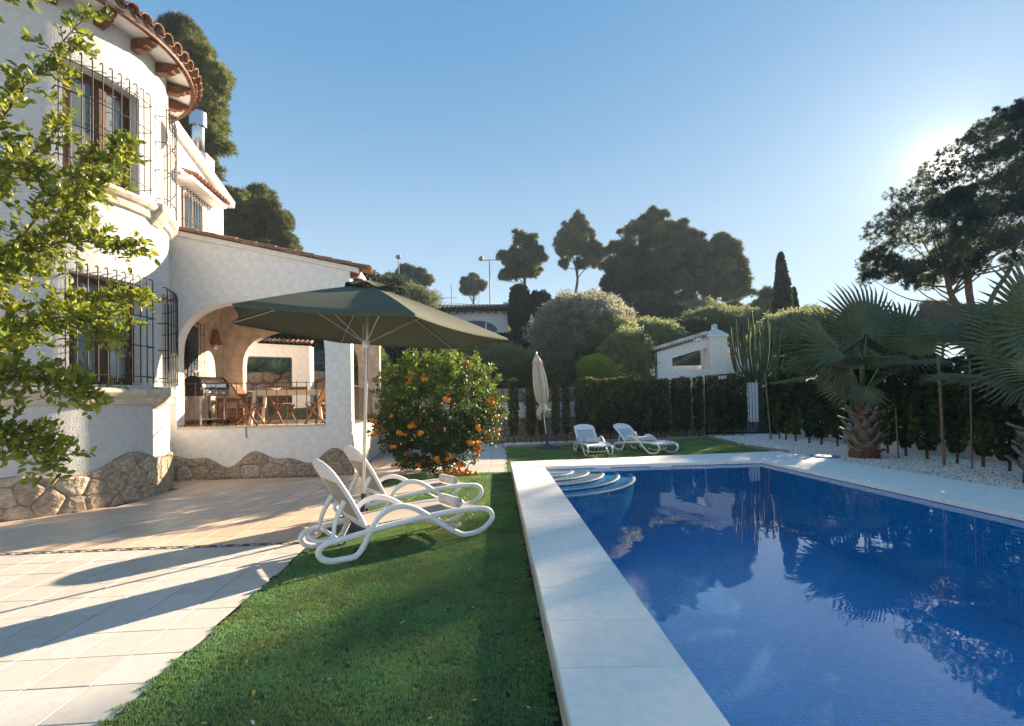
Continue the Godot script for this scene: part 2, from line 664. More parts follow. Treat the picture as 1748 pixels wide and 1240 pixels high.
# ---------------------------------------------------------------- ground
func hill_height(x: float, z: float) -> float:
	var y := -0.35
	if z < -19.2 and x > -9.0 and x < 60.0:
		y = 1.85
	var d := maxf(0.0, -z - 22.0)
	var cap := lerpf(12.0, 6.0, smoothstep(4.0, 30.0, x))
	var rise := minf(d * lerpf(0.27, 0.20, smoothstep(5.0, 25.0, x)), cap - 1.9)
	rise *= smoothstep(30.0, 17.0, x)
	y += rise
	if z >= -19.2:
		if x < -9.0:
			y = lerpf(-0.35, 1.2, smoothstep(-9.0, -13.0, x))
		if x < -3.0 and z < -15.2:
			y = maxf(y, 0.9 + smoothstep(-16.5, -19.0, z) * 0.9)
	elif x < -9.0:
		y = maxf(y, 1.85 + rise)
	if z < -90.0:
		y -= (-z - 90.0) * 0.02
	return y


func build_ground() -> void:
	var b := B.new()
	b.smooth()
	var xs: Array = []
	var zs: Array = []
	for v in [-420, -260, -160, -110, -80, -60, -48, -38, -30, -24, -19, -15, -12.6, -10.6, -9, -7, -5, -3, -1, 1, 3, 5, 7, 9, 11, 13, 16, 20, 25, 30, 36, 44, 54, 66, 84, 110, 160, 260, 420]:
		xs.append(float(v))
	for v in [60, 25, 10, 4, 0, -4, -8, -12, -15, -16, -17, -18, -19.1, -19.3, -20, -21, -22, -24, -26, -28, -31, -34, -38, -42, -46, -50, -55, -60, -66, -74, -84, -96, -120, -160, -230, -330, -480]:
		zs.append(float(v))
	var nz := FastNoiseLite.new()
	nz.seed = 5
	nz.frequency = 0.06
	var h := func(x: float, z: float) -> Vector3:
		var y := hill_height(x, z)
		if z < -24.0:
			y += nz.get_noise_2d(x, z) * 0.7
		return Vector3(x, y, z)
	for i in xs.size() - 1:
		for k in zs.size() - 1:
			# the pool is dug into the ground
			if xs[i] >= -1.0 and xs[i] < 7.0 and zs[k] <= 4.0 and zs[k] > -12.0:
				continue
			b.quad(h.call(xs[i], zs[k]), h.call(xs[i + 1], zs[k]), h.call(xs[i + 1], zs[k + 1]), h.call(xs[i], zs[k + 1]))
	struct("ground", b.done(), M.hill)
	# garden floor beneath gravel, tiles and lawn
	var p := PackedVector2Array([Vector2(6.0, 3), Vector2(12, 3), Vector2(12, -19.1), Vector2(6.0, -19.1)])
	b = B.new()
	b.prism(p, -0.3, -0.03)
	b.prism(PackedVector2Array([Vector2(-12.5, -10.0), Vector2(6.0, -10.3), Vector2(6.0, -19.1), Vector2(-3.2, -19.1), Vector2(-3.2, -15.1), Vector2(-12.5, -15.1)]), -0.3, -0.035)
	b.prism(PackedVector2Array([Vector2(-12.5, 3), Vector2(0.2, 3), Vector2(0.2, -10.3), Vector2(-12.5, -10.0)]), -0.3, -0.032)
	struct("soil", b.done(), M.soil)
	# added pale paving out of view behind the viewpoint, bouncing fill light
	b = B.new()
	b.prism(PackedVector2Array([Vector2(-12.5, 3.0), Vector2(10.0, 3.0), Vector2(10.0, 9.5), Vector2(-12.5, 9.5)]), -0.2, -0.01)
	struct("added_fill_paving", b.done(), M.pale_tile_0)
	build_lawn()
	build_terrace()
	build_gravel()


func blade_patch(n: int, side: float, tall: float) -> ArrayMesh:
	var b := B.new()
	for i in n:
		var p := Vector3(rnd(-side, side) * 0.5, 0, rnd(-side, side) * 0.5)
		var a := rnd(0, TAU)
		var w := Vector3(cos(a), 0, sin(a)) * 0.0019
		var lean := Vector3(rnd(-1, 1), 0, rnd(-1, 1)) * tall * 0.55
		var m := p + lean * 0.35 + Vector3(0, tall * 0.6, 0)
		var t := p + lean + Vector3(0, tall * rnd(0.75, 1.1), 0)
		var dry := rng.randf() < 0.10
		var v := rnd(0.65, 1.25)
		b.col(Color(0.21 * v, 0.21 * v, 0.12 * v) if dry else Color(0.225 * v, 0.37 * v, 0.13 * v))
		b.quad(p - w, p + w, m + w * 0.8, m - w * 0.8)
		b.tri(m - w * 0.8, m + w * 0.8, t)
	return b.done()


func lawn_patches(region: PackedVector2Array, step: float, size: float, out: Array, tints: Array) -> void:
	var lo := region[0]
	var hi := region[0]
	for q in region:
		lo = lo.min(q)
		hi = hi.max(q)
	var patch := FastNoiseLite.new()
	patch.seed = 12
	patch.frequency = 1.3
	patch.fractal_octaves = 4
	var x := lo.x
	while x < hi.x:
		var z := lo.y
		while z < hi.y:
			var q := Vector2(x + rnd(-0.3, 0.3) * step, z + rnd(-0.3, 0.3) * step)
			if Geometry2D.is_point_in_polygon(q, region):
				out.append(Transform3D(Basis(Vector3.UP, rnd(0, TAU)).scaled(Vector3(size, size * rnd(0.85, 1.15), size)), Vector3(q.x, 0.0, q.y)))
				var v := rnd(0.85, 1.15) * (1.0 + 0.32 * patch.get_noise_2d(q.x, q.y))
				tints.append(Color(v * (1.0 + 0.35 * patch.get_noise_2d(q.y + 40.0, q.x)), v, v * rnd(0.85, 1.1)))
			z += step
		x += step


func build_lawn() -> void:
	var near := PackedVector2Array([Vector2(-1.62, 2.4), Vector2(0.29, 2.4), Vector2(-0.055, -10.3), Vector2(-1.9, -10.25), Vector2(-2.47, -9.0), Vector2(-2.17, -5.25), Vector2(-1.95, -2.38)])
	var far := PackedVector2Array([Vector2(-0.1, -10.55), Vector2(6.15, -11.68), Vector2(7.0, -12.6), Vector2(7.0, -14.8), Vector2(7.16, -18.3), Vector2(-0.2, -15.9)])
	for r in [near, far]:
		var b := B.new()
		b.prism(r, -0.1, 0.0)
		struct("lawn", b.done(), M.turf)
	var places: Array = []
	var tints: Array = []
	lawn_patches(PackedVector2Array([Vector2(-1.75, 0.5), Vector2(0.26, 0.5), Vector2(0.06, -6.2), Vector2(-2.19, -6.2), Vector2(-1.95, -2.38)]), 0.075, 1.0, places, tints)
	tag(many("lawn_grass", blade_patch(190, 0.10, 0.017), M.blade, places, tints, self), "short dark green turf blades of the lawn along the left pool edge", "grass")
	places = []
	tints = []
	lawn_patches(PackedVector2Array([Vector2(0.06, -6.2), Vector2(-0.04, -10.3), Vector2(-1.9, -10.2), Vector2(-2.44, -9.0), Vector2(-2.19, -6.2)]), 0.14, 1.9, places, tints)
	lawn_patches(far, 0.16, 1.9, places, tints)
	tag(many("lawn_grass", blade_patch(150, 0.10, 0.016), M.blade, places, tints, self), "short turf blades beyond the pool and round the orange tree", "grass")


func build_terrace() -> void:
	# tiles lie on a grid turned with the lawn's edge
	var o := Vector2(-1.95, -2.38)
	var f := Vector2(-0.0764, -0.997)
	var l := Vector2(-0.997, 0.0764)
	var s := 0.333
	var g := 0.0035
	var bed := func(a: Vector2, c: Vector2) -> ArrayMesh:
		var b := B.new()
		b.prism(PackedVector2Array([o + l * a.x + f * a.y, o + l * c.x + f * a.y, o + l * c.x + f * c.y, o + l * a.x + f * c.y]), -0.2, -0.004)
		return b.done()
	var white := struct("terrace", bed.call(Vector2(0, -4.6), Vector2(6.0, 3.03)), M.pale_grout)
	var red := struct("terrace", bed.call(Vector2(0, 3.03), Vector2(6.0, 8.7)), M.grout)
	var tile := func(n: int) -> Array:
		var kinds: Array = []
		for k in n:
			var b := B.new()
			var h := s * 0.5 - g
			b.prism(PackedVector2Array([Vector2(-h, -h), Vector2(h, -h), Vector2(h, h), Vector2(-h, h)]), -0.02, 0.0, 0.0015)
			kinds.append(b.done())
		return kinds
	var kinds: Array = tile.call(1)
	var place := func(i: int, j: int, f0: float, host: Node3D, mat: String, lift: float) -> void:
		var c := o + l * ((i + 0.5) * s) + f * (f0 + (j + 0.5) * s)
		var t := part("tile", kinds[0], M["%s_%d" % [mat, rng.randi() % 3]], host)
		t.position = Vector3(c.x, lift + rnd(-0.0012, 0.0012), c.y)
		t.rotation = Vector3(rnd(-0.002, 0.002), 0.0764 + (rng.randi() % 4) * PI / 2 + rnd(-0.002, 0.002), rnd(-0.002, 0.002))
	for j in range(-9, 9):
		for i in 16:
			place.call(i, j, 0.03, white, "pale_tile", 0.0)
	for j in 17:
		for i in 17:
			var c := o + l * ((i + 0.5) * s) + f * (3.13 + (j + 0.5) * s)
			if c.distance_to(Vector2(-8.0, -8.28)) < 1.9 or (j > 14 and i > 3 and c.y < -10.3):
				continue
			place.call(i, j, 3.13, red, "terracotta", 0.0)
	# inlaid strip of small dark and pale stones between the two floors
	var b := B.new()
	var d := B.new()
	for i in 140:
		var p := l * (i * 0.043) + o + f * 3.08
		var t := l * 0.019
		var n := f * (0.016 if i % 2 == 0 else -0.016)
		var q := p + n * 0.6
		var e := f * 0.014
		(b if (i / 2) % 2 == 0 else d).prism(PackedVector2Array([q - t - e, q + t - e, q + t + e, q - t + e]), -0.02, 0.001)
	part("inlay", b.done(), M.strip_dark, red)
	part("inlay", d.done(), M.pale_tile_0, red)
	# paved path behind the orange tree
	b = B.new()
	b.prism(PackedVector2Array([Vector2(-0.1, -10.5), Vector2(-0.22, -15.95), Vector2(-0.3, -17.6), Vector2(-4.6, -17.6), Vector2(-3.3, -10.9), Vector2(-1.9, -10.3)]), -0.2, -0.004)
	var path := struct("path", b.done(), M.pale_grout)
	b = B.new()
	var ps := 0.42
	b.prism(PackedVector2Array([Vector2(-0.204, -0.204), Vector2(0.204, -0.204), Vector2(0.204, 0.204), Vector2(-0.204, 0.204)]), -0.02, 0.0, 0.004)
	var pm := b.done()
	for j in 17:
		for i in 9:
			var c := Vector2(-0.33 - i * ps - j * 0.008, -10.75 - j * ps)
			if c.x < -3.2 and c.y > -15.0 or c.y < -17.5:
				continue
			var t := part("tile", pm, M["pale_tile_%d" % (rng.randi() % 3)], path)
			t.position = Vector3(c.x, 0.002 + rnd(-0.001, 0.001), c.y)
			t.rotation.y = 0.02


func pebble_mesh(seed_: int) -> ArrayMesh:
	var b := B.new()
	b.blob(Vector3.ZERO, Vector3(1, 0.62, 0.8), 0.5, seed_, 4, 6)
	return b.done()


func build_gravel() -> void:
	# edging blocks of the far lawn
	var host := struct("lawn_edging", edge_block(0.1), M.edging)
	host.position = Vector3(-0.3, 0, -15.95)
	var runs := [[Vector2(-0.2, -15.93), Vector2(7.17, -18.42)], [Vector2(7.17, -18.42), Vector2(6.95, -15.1)], [Vector2(6.95, -14.7), Vector2(7.12, -12.95)]]
	for r in runs:
		var a: Vector2 = r[0]
		var c: Vector2 = r[1]
		var n := int(round(a.distance_to(c) / 0.5))
		for i in n:
			var m := a.lerp(c, (i + 0.5) / n)
			var t := part("edging_block", edge_block(a.distance_to(c) / n - 0.006), M.edging, host)
			t.position = Vector3(m.x, 0, m.y) - host.position
			t.rotation.y = -(c - a).angle() + rnd(-0.01, 0.01)
	var b := B.new()
	var rim: Array = []
	for q in [Vector3(7.12, 0.07, -12.95), Vector3(7.2, 0.06, -12.5), Vector3(7.5, 0.05, -12.25), Vector3(8.0, 0.05, -12.2), Vector3(8.3, 0.05, -12.3)]:
		rim.append(q)
	b.tube(spline(rim, 5), 0.035, 6, Vector2(1.6, 0.5), Vector3.UP)
	part("edging_strip", b.done(), M.strip_dark, host)
	# white pebbles
	var meshes := [pebble_mesh(1), pebble_mesh(2), pebble_mesh(3)]
	var beds := [PackedVector2Array([Vector2(6.25, -11.65), Vector2(7.1, 2), Vector2(9.7, 2), Vector2(9.7, -19), Vector2(7.2, -18.95), Vector2(7.2, -18.45), Vector2(7.0, -15.2), Vector2(7.0, -14.5), Vector2(7.16, -12.9), Vector2(7.0, -12.4)]),
		PackedVector2Array([Vector2(-0.3, -16.0), Vector2(7.2, -18.5), Vector2(7.2, -19.0), Vector2(-0.3, -17.8)])]
	var lists := [[], [], []]
	var tints := [[], [], []]
	for k in 2:
		var bed: PackedVector2Array = beds[k]
		for i in 60000:
			var q := Vector2(rnd(6.2, 9.7), rnd(-19, -2.5)) if k == 0 else Vector2(rnd(-0.3, 7.3), rnd(-19, -15.9))
			if k == 1 and i > 24000:
				break
			if not Geometry2D.is_point_in_polygon(q, bed):
				continue
			var mound := 0.0
			if k == 0:
				mound = smoothstep(6.3, 7.8, q.x) * 0.07
			var r := rnd(0.011, 0.023)
			var w := rng.randi() % 3
			lists[w].append(Transform3D(Basis.from_euler(Vector3(rnd(-0.5, 0.5), rnd(0, TAU), rnd(-0.5, 0.5))).scaled(Vector3.ONE * r), Vector3(q.x, mound + rnd(-0.008, 0.016), q.y)))
			var v := rnd(0.62, 0.92)
			tints[w].append(Color(v, v * rnd(0.95, 0.99), v * rnd(0.86, 0.97)))
	for w in 3:
		tag(many("gravel", meshes[w], M.pebble, lists[w], tints[w], self), "white pebbles strewn between pool coping and hedge", "gravel")
	b = B.new()
	b.prism(beds[0], -0.2, 0.0)
	b.prism(beds[1], -0.2, 0.001)
	b.smooth()
	for i in 12:
		for k in 30:
			var x0 := 6.45 + i * 0.27
			var z0 := -18.9 + k * 0.6
			var y := func(x: float) -> float: return 0.006 + smoothstep(6.5, 7.8, x) * 0.07
			if Geometry2D.is_point_in_polygon(Vector2(x0, z0), beds[0]) and Geometry2D.is_point_in_polygon(Vector2(x0 + 0.27, z0 + 0.6), beds[0]) and Geometry2D.is_point_in_polygon(Vector2(x0, z0 + 0.6), beds[0]):
				b.quad(Vector3(x0, y.call(x0), z0 + 0.6), Vector3(x0 + 0.27, y.call(x0 + 0.27), z0 + 0.6), Vector3(x0 + 0.27, y.call(x0 + 0.27), z0), Vector3(x0, y.call(x0), z0))
	struct("gravel_bed", b.done(), M.edging)


func edge_block(length: float) -> ArrayMesh:
	var b := B.new()
	b.prism(PackedVector2Array([Vector2(-length / 2, -0.045), Vector2(length / 2, -0.045), Vector2(length / 2, 0.045), Vector2(-length / 2, 0.045)]), -0.1, 0.085, 0.012)
	return b.done()


# ---------------------------------------------------------------- pool
func build_pool() -> void:
	var top := 0.22
	var wy := 0.155
	var il := func(z: float) -> float: return 0.58 + 0.0299 * (z + 9.65)
	var ir := func(z: float) -> float: return 4.98 + 0.0621 * (z + 10.01)
	var ol := func(z: float) -> float: return -0.06 + 0.0317 * (z + 10.5)
	var orr := func(z: float) -> float: return 6.19 + 0.078 * (z + 11.6)
	var nz := 1.2
	var a := Vector2(il.call(nz), nz)
	var b2 := Vector2(ir.call(nz), nz)
	var c := Vector2(4.98, -10.01)
	var d := Vector2(0.58, -9.65)
	var ring := [a, b2, c, d]
	# basin
	var b := B.new()
	var bot := -0.98
	for i in 4:
		var p: Vector2 = ring[i]
		var q: Vector2 = ring[(i + 1) % 4]
		b.quad(Vector3(q.x, bot, q.y), Vector3(p.x, bot, p.y), Vector3(p.x, top - 0.055, p.y), Vector3(q.x, top - 0.055, q.y))
	b.quad(Vector3(a.x, bot, a.y), Vector3(b2.x, bot, b2.y), Vector3(c.x, bot, c.y), Vector3(d.x, bot, d.y))
	# outer body that carries the coping
	var o := [Vector2(ol.call(nz + 0.6) + 0.03, nz + 0.6), Vector2(orr.call(nz + 0.6) - 0.03, nz + 0.6), Vector2(orr.call(-11.57) - 0.03, -11.57), Vector2(ol.call(-10.5) + 0.03, -10.46)]
	for i in 4:
		var p: Vector2 = o[i]
		var q: Vector2 = o[(i + 1) % 4]
		b.quad(Vector3(p.x, -0.3, p.y), Vector3(q.x, -0.3, q.y), Vector3(q.x, top - 0.056, q.y), Vector3(p.x, top - 0.056, p.y))
	var pool := struct("pool", b.done(), M.mosaic)
	pool.rotation.y = 0.0
	b = B.new()
	for i in 4:
		var p: Vector2 = o[i]
		var q: Vector2 = o[(i + 1) % 4]
		var out := (q - p).orthogonal().normalized() * 0.012
		if out.dot((p + q) * 0.5 - Vector2(3, -5)) < 0.0:
			out = -out
		b.bar(Vector3(p.x + out.x, 0.08, p.y + out.y), Vector3(q.x + out.x, 0.08, q.y + out.y), 0.165, 0.02, Vector3.UP)
	part("plinth", b.done(), M.cream, pool)
	# coping slabs
	var slab := func(q: PackedVector2Array) -> void:
		var k := B.new()
		k.prism(q, top - 0.055, top + rnd(-0.0006, 0.0006), 0.005)
		part("coping_slab", k.done(), M["coping_%d" % (rng.randi() % 3)], pool)
	var e := 0.0007
	var n := 21
	for i in n:
		var z0 := lerpf(-9.6, nz, float(i) / n) + e
		var z1 := lerpf(-9.6, nz, float(i + 1) / n) - e
		slab.call(PackedVector2Array([Vector2(ol.call(z0), z0), Vector2(il.call(z0) + 0.02, z0), Vector2(il.call(z1) + 0.02, z1), Vector2(ol.call(z1), z1)]))
	# far side: the outer edge runs at an angle
	var fo := func(t: float) -> Vector2: return Vector2(-0.06, -10.5).lerp(Vector2(6.19, -11.6), t)
	var fi := func(t: float) -> Vector2: return Vector2(-0.035, -9.6).lerp(Vector2(6.32, -10.08), t)
	n = 12
	for i in n:
		var t0 := float(i) / n + 0.00025
		var t1 := float(i + 1) / n - 0.00025
		slab.call(PackedVector2Array([fo.call(t0), fo.call(t1), fi.call(t1) + Vector2(0, -0.003), fi.call(t0) + Vector2(0, -0.003)]))
	n = 21
	for i in n:
		var z0 := lerpf(-10.05, nz, float(i) / n) + e
		var z1 := lerpf(-10.05, nz, float(i + 1) / n) - e
		slab.call(PackedVector2Array([Vector2(ir.call(z0) - 0.02, z0), Vector2(orr.call(z0), z0 - 0.03), Vector2(orr.call(z1), z1 - 0.03), Vector2(ir.call(z1) - 0.02, z1)]))
	for i in 12:
		var t0 := float(i) / 12 + 0.0003
		var t1 := float(i + 1) / 12 - 0.0003
		slab.call(PackedVector2Array([Vector2(lerpf(0.33, 7.2, t0), 1.82), Vector2(lerpf(0.33, 7.2, t1), 1.82), Vector2(lerpf(0.33, 7.2, t1), nz + 0.003), Vector2(lerpf(0.33, 7.2, t0), nz + 0.003)]))
	# half-round steps in the far left corner
	var heights := [0.135, 0.115, 0.09, 0.06, 0.025]
	var rx := [0.55, 0.85, 1.13, 1.42, 1.70]
	var rz := [0.72, 1.03, 1.36, 1.68, 2.02]
	for k in 5:
		var arc := PackedVector2Array([d])
		var line: Array = []
		for i in 19:
			var t := PI * 0.5 * i / 18.0
			var x: float = rx[k] * cos(t)
			var z: float = rz[k] * sin(t)
			arc.append(Vector2(d.x + x + 0.03 * sin(t) * 0.6, d.y - 0.082 * x + z))
			line.append(Vector3(arc[i + 1].x, heights[k] - 0.006, arc[i + 1].y))
		b = B.new()
		b.prism(arc, bot, heights[k])
		var tread := part("step", b.done(), M.step_tread if k < 3 else M.mosaic, pool)
		b = B.new()
		b.tube(line, 0.028, 6, Vector2(0.5, 1.4), Vector3.UP)
		part("step_rim", b.done(), M.step_rim, tread)
	# skimmer mouth and overflow fitting under the far coping
	b = B.new()
	b.box(Vector3(2.9, 0.168, -9.835), Vector3(0.42, 0.05, 0.03))
	b.box(Vector3(1.75, 0.17, -9.74), Vector3(0.3, 0.035, 0.03))
	part("skimmer", b.done(), M.resin, pool)
	b = B.new()
	b.quad(Vector3(a.x, wy, a.y), Vector3(b2.x, wy, b2.y), Vector3(c.x, wy, c.y), Vector3(d.x, wy, d.y))
	struct("water", b.done(), M.water)


# ---------------------------------------------------------------- house
const TOWER := Vector3(-8.0, 0, -8.28)
const TR := 1.9
const PORCH := Vector3(-6.99, 0, -10.16)


func on_tower(deg: float, y: float, r: float) -> Vector3:
	var a := deg_to_rad(deg)
	return TOWER + Vector3(cos(a) * r, y, sin(a) * r)


func roof_tile_mesh(length: float, r: float) -> ArrayMesh:
	# half-round clay tile along -z, wide end at z = 0
	var b := B.new()
	b.smooth()
	var n := 7
	var f: Array = []
	for e in 2:
		for lay in 2:
			var row: Array[Vector3] = []
			for i in n + 1:
				var t := PI * i / n
				var q := (r if e == 0 else r * 0.82) - (0.014 if lay else 0.0)
				row.append(Vector3(cos(t) * q, sin(t) * q, -length * e))
			f.append(row)
	for i in n:
		b.quad(f[0][i], f[2][i], f[2][i + 1], f[0][i + 1])
		b.quad(f[1][i + 1], f[3][i + 1], f[3][i], f[1][i])
	b.smooth(false)
	for i in n:
		b.quad(f[0][i], f[0][i + 1], f[1][i + 1], f[1][i])
		b.quad(f[2][i + 1], f[2][i], f[3][i], f[3][i + 1])
	return b.done()


func build_house() -> void:
	var house := thing("house", "white stuccoed villa with a round barred tower, clay roof tiles and an arched porch", "house")
	build_tower(house)
	build_porch(house)
	build_upper(house)


# a wall round the tower with openings: [deg0, deg1, y0, y1]
func build_tower(house: Node3D) -> void:
	var holes := [[3.0, 36.0, 5.0, 6.62], [-57.0, -15.0, 5.0, 6.62], [2.0, 34.0, 1.86, 3.52], [-57.0, -15.0, 1.86, 3.52]]
	var degs: Array = []
	var d := -180.0
	while d <= 180.0:
		degs.append(d)
		d += 3.0
	degs.append_array([2.0, 34.0])
	degs.sort()
	var ys := [0.0, 1.86, 3.52, 5.0, 6.62, 7.62]
	var inside := func(da: float, db: float, ya: float, yb: float) -> bool:
		for h in holes:
			if da >= h[0] - 0.01 and db <= h[1] + 0.01 and ya >= h[2] - 0.01 and yb <= h[3] + 0.01:
				return true
		return false
	var b := B.new()
	var ri := TR - 0.22
	for i in degs.size() - 1:
		for k in ys.size() - 1:
			if inside.call(degs[i], degs[i + 1], ys[k], ys[k + 1]):
				continue
			b.smooth()
			b.quad(on_tower(degs[i + 1], ys[k], TR), on_tower(degs[i], ys[k], TR), on_tower(degs[i], ys[k + 1], TR), on_tower(degs[i + 1], ys[k + 1], TR))
			b.quad(on_tower(degs[i], ys[k], ri), on_tower(degs[i + 1], ys[k], ri), on_tower(degs[i + 1], ys[k + 1], ri), on_tower(degs[i], ys[k + 1], ri))
	b.smooth(false)
	for h in holes:
		for e in 2:
			var y: float = h[2 + e]
			var s: float = h[0]
			while s < h[1] - 0.01:
				var t := minf(s + 3.0, h[1])
				if e == 0:
					b.quad(on_tower(s, y, TR), on_tower(s, y, ri), on_tower(t, y, ri), on_tower(t, y, TR))
				else:
					b.quad(on_tower(s, y, ri), on_tower(s, y, TR), on_tower(t, y, TR), on_tower(t, y, ri))
				s = t
			var g: float = h[e]
			var p := [on_tower(g, h[2], TR), on_tower(g, h[2], ri), on_tower(g, h[3], ri), on_tower(g, h[3], TR)]
			if e == 0:
				b.quad(p[0], p[1], p[2], p[3])
			else:
				b.quad(p[3], p[2], p[1], p[0])
	var wall := part("tower_wall", b.done(), M.stucco, house)
	# floors and an added core, painted dark to stand for unlit rooms
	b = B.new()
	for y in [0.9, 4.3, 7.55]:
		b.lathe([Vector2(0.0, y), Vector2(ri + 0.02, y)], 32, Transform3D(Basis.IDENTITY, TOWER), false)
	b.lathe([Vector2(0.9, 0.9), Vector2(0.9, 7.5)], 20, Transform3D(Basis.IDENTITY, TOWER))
	part("dark_core", b.done(), M.painted_room_dark, house)
	# cornices below the windows
	for y in [4.78, 1.64]:
		b = B.new()
		var prof := [Vector2(TR - 0.02, y - 0.10), Vector2(TR + 0.05, y - 0.08), Vector2(TR + 0.07, y - 0.02), Vector2(TR + 0.07, y + 0.02), Vector2(TR + 0.115, y + 0.05), Vector2(TR + 0.15, y + 0.10), Vector2(TR + 0.15, y + 0.15), Vector2(TR + 0.10, y + 0.17), Vector2(TR - 0.02, y + 0.185)]
		b.lathe(prof, 40, Transform3D(Basis(Vector3.UP, deg_to_rad(75)), TOWER), false, deg_to_rad(150))
		for g in [-75.0, 75.0]:
			var at := TOWER
			var a: float = deg_to_rad(g)
			for i in range(1, prof.size() - 1):
				var f := func(q: Vector2) -> Vector3: return at + Vector3(cos(a) * q.x, q.y, sin(a) * q.x)
				if g > 0:
					b.tri(f.call(prof[0]), f.call(prof[i + 1]), f.call(prof[i]))
				else:
					b.tri(f.call(prof[0]), f.call(prof[i]), f.call(prof[i + 1]))
		part("cornice", b.done(), M.cream, house)
		b = B.new()
		b.smooth(false)
		for g in [-8.5]:
			b.lathe([Vector2(TR + 0.02, y - 0.16), Vector2(TR + 0.12, y - 0.06), Vector2(TR + 0.20, y + 0.06), Vector2(TR + 0.20, y + 0.20), Vector2(TR, y + 0.21)], 3, Transform3D(Basis(Vector3.UP, deg_to_rad(-g + 4.0)), TOWER), false, deg_to_rad(8.0))
			for e in [g - 4.0, g + 4.0]:
				var q := [on_tower(e, y - 0.16, TR), on_tower(e, y - 0.06, TR + 0.12), on_tower(e, y + 0.06, TR + 0.20), on_tower(e, y + 0.20, TR + 0.20), on_tower(e, y + 0.21, TR)]
				for i in range(1, 4):
					if e > g:
						b.tri(q[0], q[i], q[i + 1])
					else:
						b.tri(q[0], q[i + 1], q[i])
		part("cornice_joint", b.done(), M.cream, house)
	# windows
	for h in holes:
		tower_window(house, h)
	# grilles: curved irons in front of the windows
	tower_grille(house, 1.0, 38.0, 5.02, 6.72, 11)
	tower_grille(house, -60.0, -12.0, 5.02, 6.78, 13)
	tower_grille(house, 0.0, 36.0, 1.88, 3.60, 11)
	tower_grille(house, -60.0, -12.0, 1.88, 3.56, 13)
	# stone foot of the tower
	b = B.new()
	var crest := func(s: float) -> float:
		var deg := s / TR * 57.2958
		return 0.62 + 0.10 * sin(s * 2.6 + 1.0) + 0.06 * sin(s * 5.1) + 0.10 * smoothstep(20.0, -40.0, deg)
	var region := PackedVector2Array()
	var s0 := -1.95
	var s1 := 3.1
	region.append(Vector2(s0, -0.02))
	region.append(Vector2(s1, -0.02))
	var n := 44
	for i in n + 1:
		var s := lerpf(s1, s0, float(i) / n)
		region.append(Vector2(s, crest.call(s)))
	var on := func(u: float, v: float, out: float) -> Vector3: return on_tower(u / TR * 57.2958, v, TR + 0.028 + out)
	for i in n:
		var u0 := lerpf(s0, s1, float(i) / n)
		var u1 := lerpf(s0, s1, float(i + 1) / n)
		b.smooth()
		b.quad(on.call(u1, -0.02, 0.0), on.call(u0, -0.02, 0.0), on.call(u0, crest.call(u0), 0.0), on.call(u1, crest.call(u1), 0.0))
		b.smooth(false)
		b.quad(on.call(u1, crest.call(u1), 0.0), on.call(u0, crest.call(u0), 0.0), on.call(u0, crest.call(u0) + 0.015, -0.045), on.call(u1, crest.call(u1) + 0.015, -0.045))
	var foot := part("stone_foot", b.done(), M.mortar, house)
	lay_stones("stone", region, Vector2(0.33, 0.25), 0.007, 0.014, on, ["stone_0", "stone_1", "stone_2", "stone_3"], foot)
	# eaves: boarded ring, white soffit, rafters and clay tiles
	var eh := 7.50
	b = B.new()
	b.lathe([Vector2(TR - 0.05, eh + 0.06), Vector2(TR + 0.40, eh + 0.015)], 60, Transform3D(Basis.IDENTITY, TOWER), true)
	part("soffit", b.done(), M.smooth_white, house)
	b = B.new()
	b.lathe([Vector2(TR + 0.36, eh - 0.005), Vector2(TR + 0.43, eh - 0.005), Vector2(TR + 0.43, eh + 0.035), Vector2(TR + 0.36, eh + 0.035)], 60, Transform3D(Basis.IDENTITY, TOWER), false)
	part("eaves_board", b.done(), M.rafter_wood, house)
	b = B.new()
	b.lathe([Vector2(TR + 0.39, eh + 0.036), Vector2(TR + 0.41, eh + 0.14), Vector2(0.0, eh + 0.95)], 60, Transform3D(Basis.IDENTITY, TOWER), false)
	part("tower_roof", b.done(), M.smooth_white, house)
	for i in 14:
		var g := -130.0 + i * 17.0
		var a := deg_to_rad(g)
		var out := Vector3(cos(a), 0, sin(a))
		var bas := Basis(out, Vector3.UP, out.cross(Vector3.UP))
		var k := B.new()
		var prof := PackedVector2Array([Vector2(TR - 0.1, 0.0), Vector2(TR - 0.1, -0.17), Vector2(TR + 0.17, -0.17), Vector2(TR + 0.21, -0.13), Vector2(TR + 0.26, -0.125), Vector2(TR + 0.29, -0.085), Vector2(TR + 0.36, -0.06), Vector2(TR + 0.37, 0.0)])
		k.slab(prof, 0.13, Transform3D(bas, TOWER + Vector3(0, eh + 0.012, 0) + bas.z * 0.065))
		part("rafter", k.done(), M.rafter_wood, house)
	var tm := roof_tile_mesh(0.46, 0.105)
	for i in 48:
		var g := -150.0 + i * 5.1
		var a := deg_to_rad(g)
		var out := Vector3(cos(a), 0, sin(a))
		for row in 2:
			if row == 1 and i % 1 != 0:
				continue
			var t := part("roof_tile", tm, M["roof_%d" % (rng.randi() % 3)], house)
			var tilt := 0.36
			var zz := (out * cos(tilt) + Vector3.DOWN * sin(tilt)).normalized()
			var xx := Vector3.UP.cross(zz).normalized()
			var r := TR + 0.52 - row * 0.40 + rnd(-0.012, 0.012)
			t.transform = Transform3D(Basis(xx * (1.0 - row * 0.14), zz.cross(xx), zz), TOWER + out * r + Vector3(0, eh + 0.085 + row * 0.165, 0))
		# pan tile between
		var a2 := deg_to_rad(g + 2.55)
		var o2 := Vector3(cos(a2), 0, sin(a2))
		var p := part("roof_tile", tm, M["roof_%d" % (rng.randi() % 3)], house)
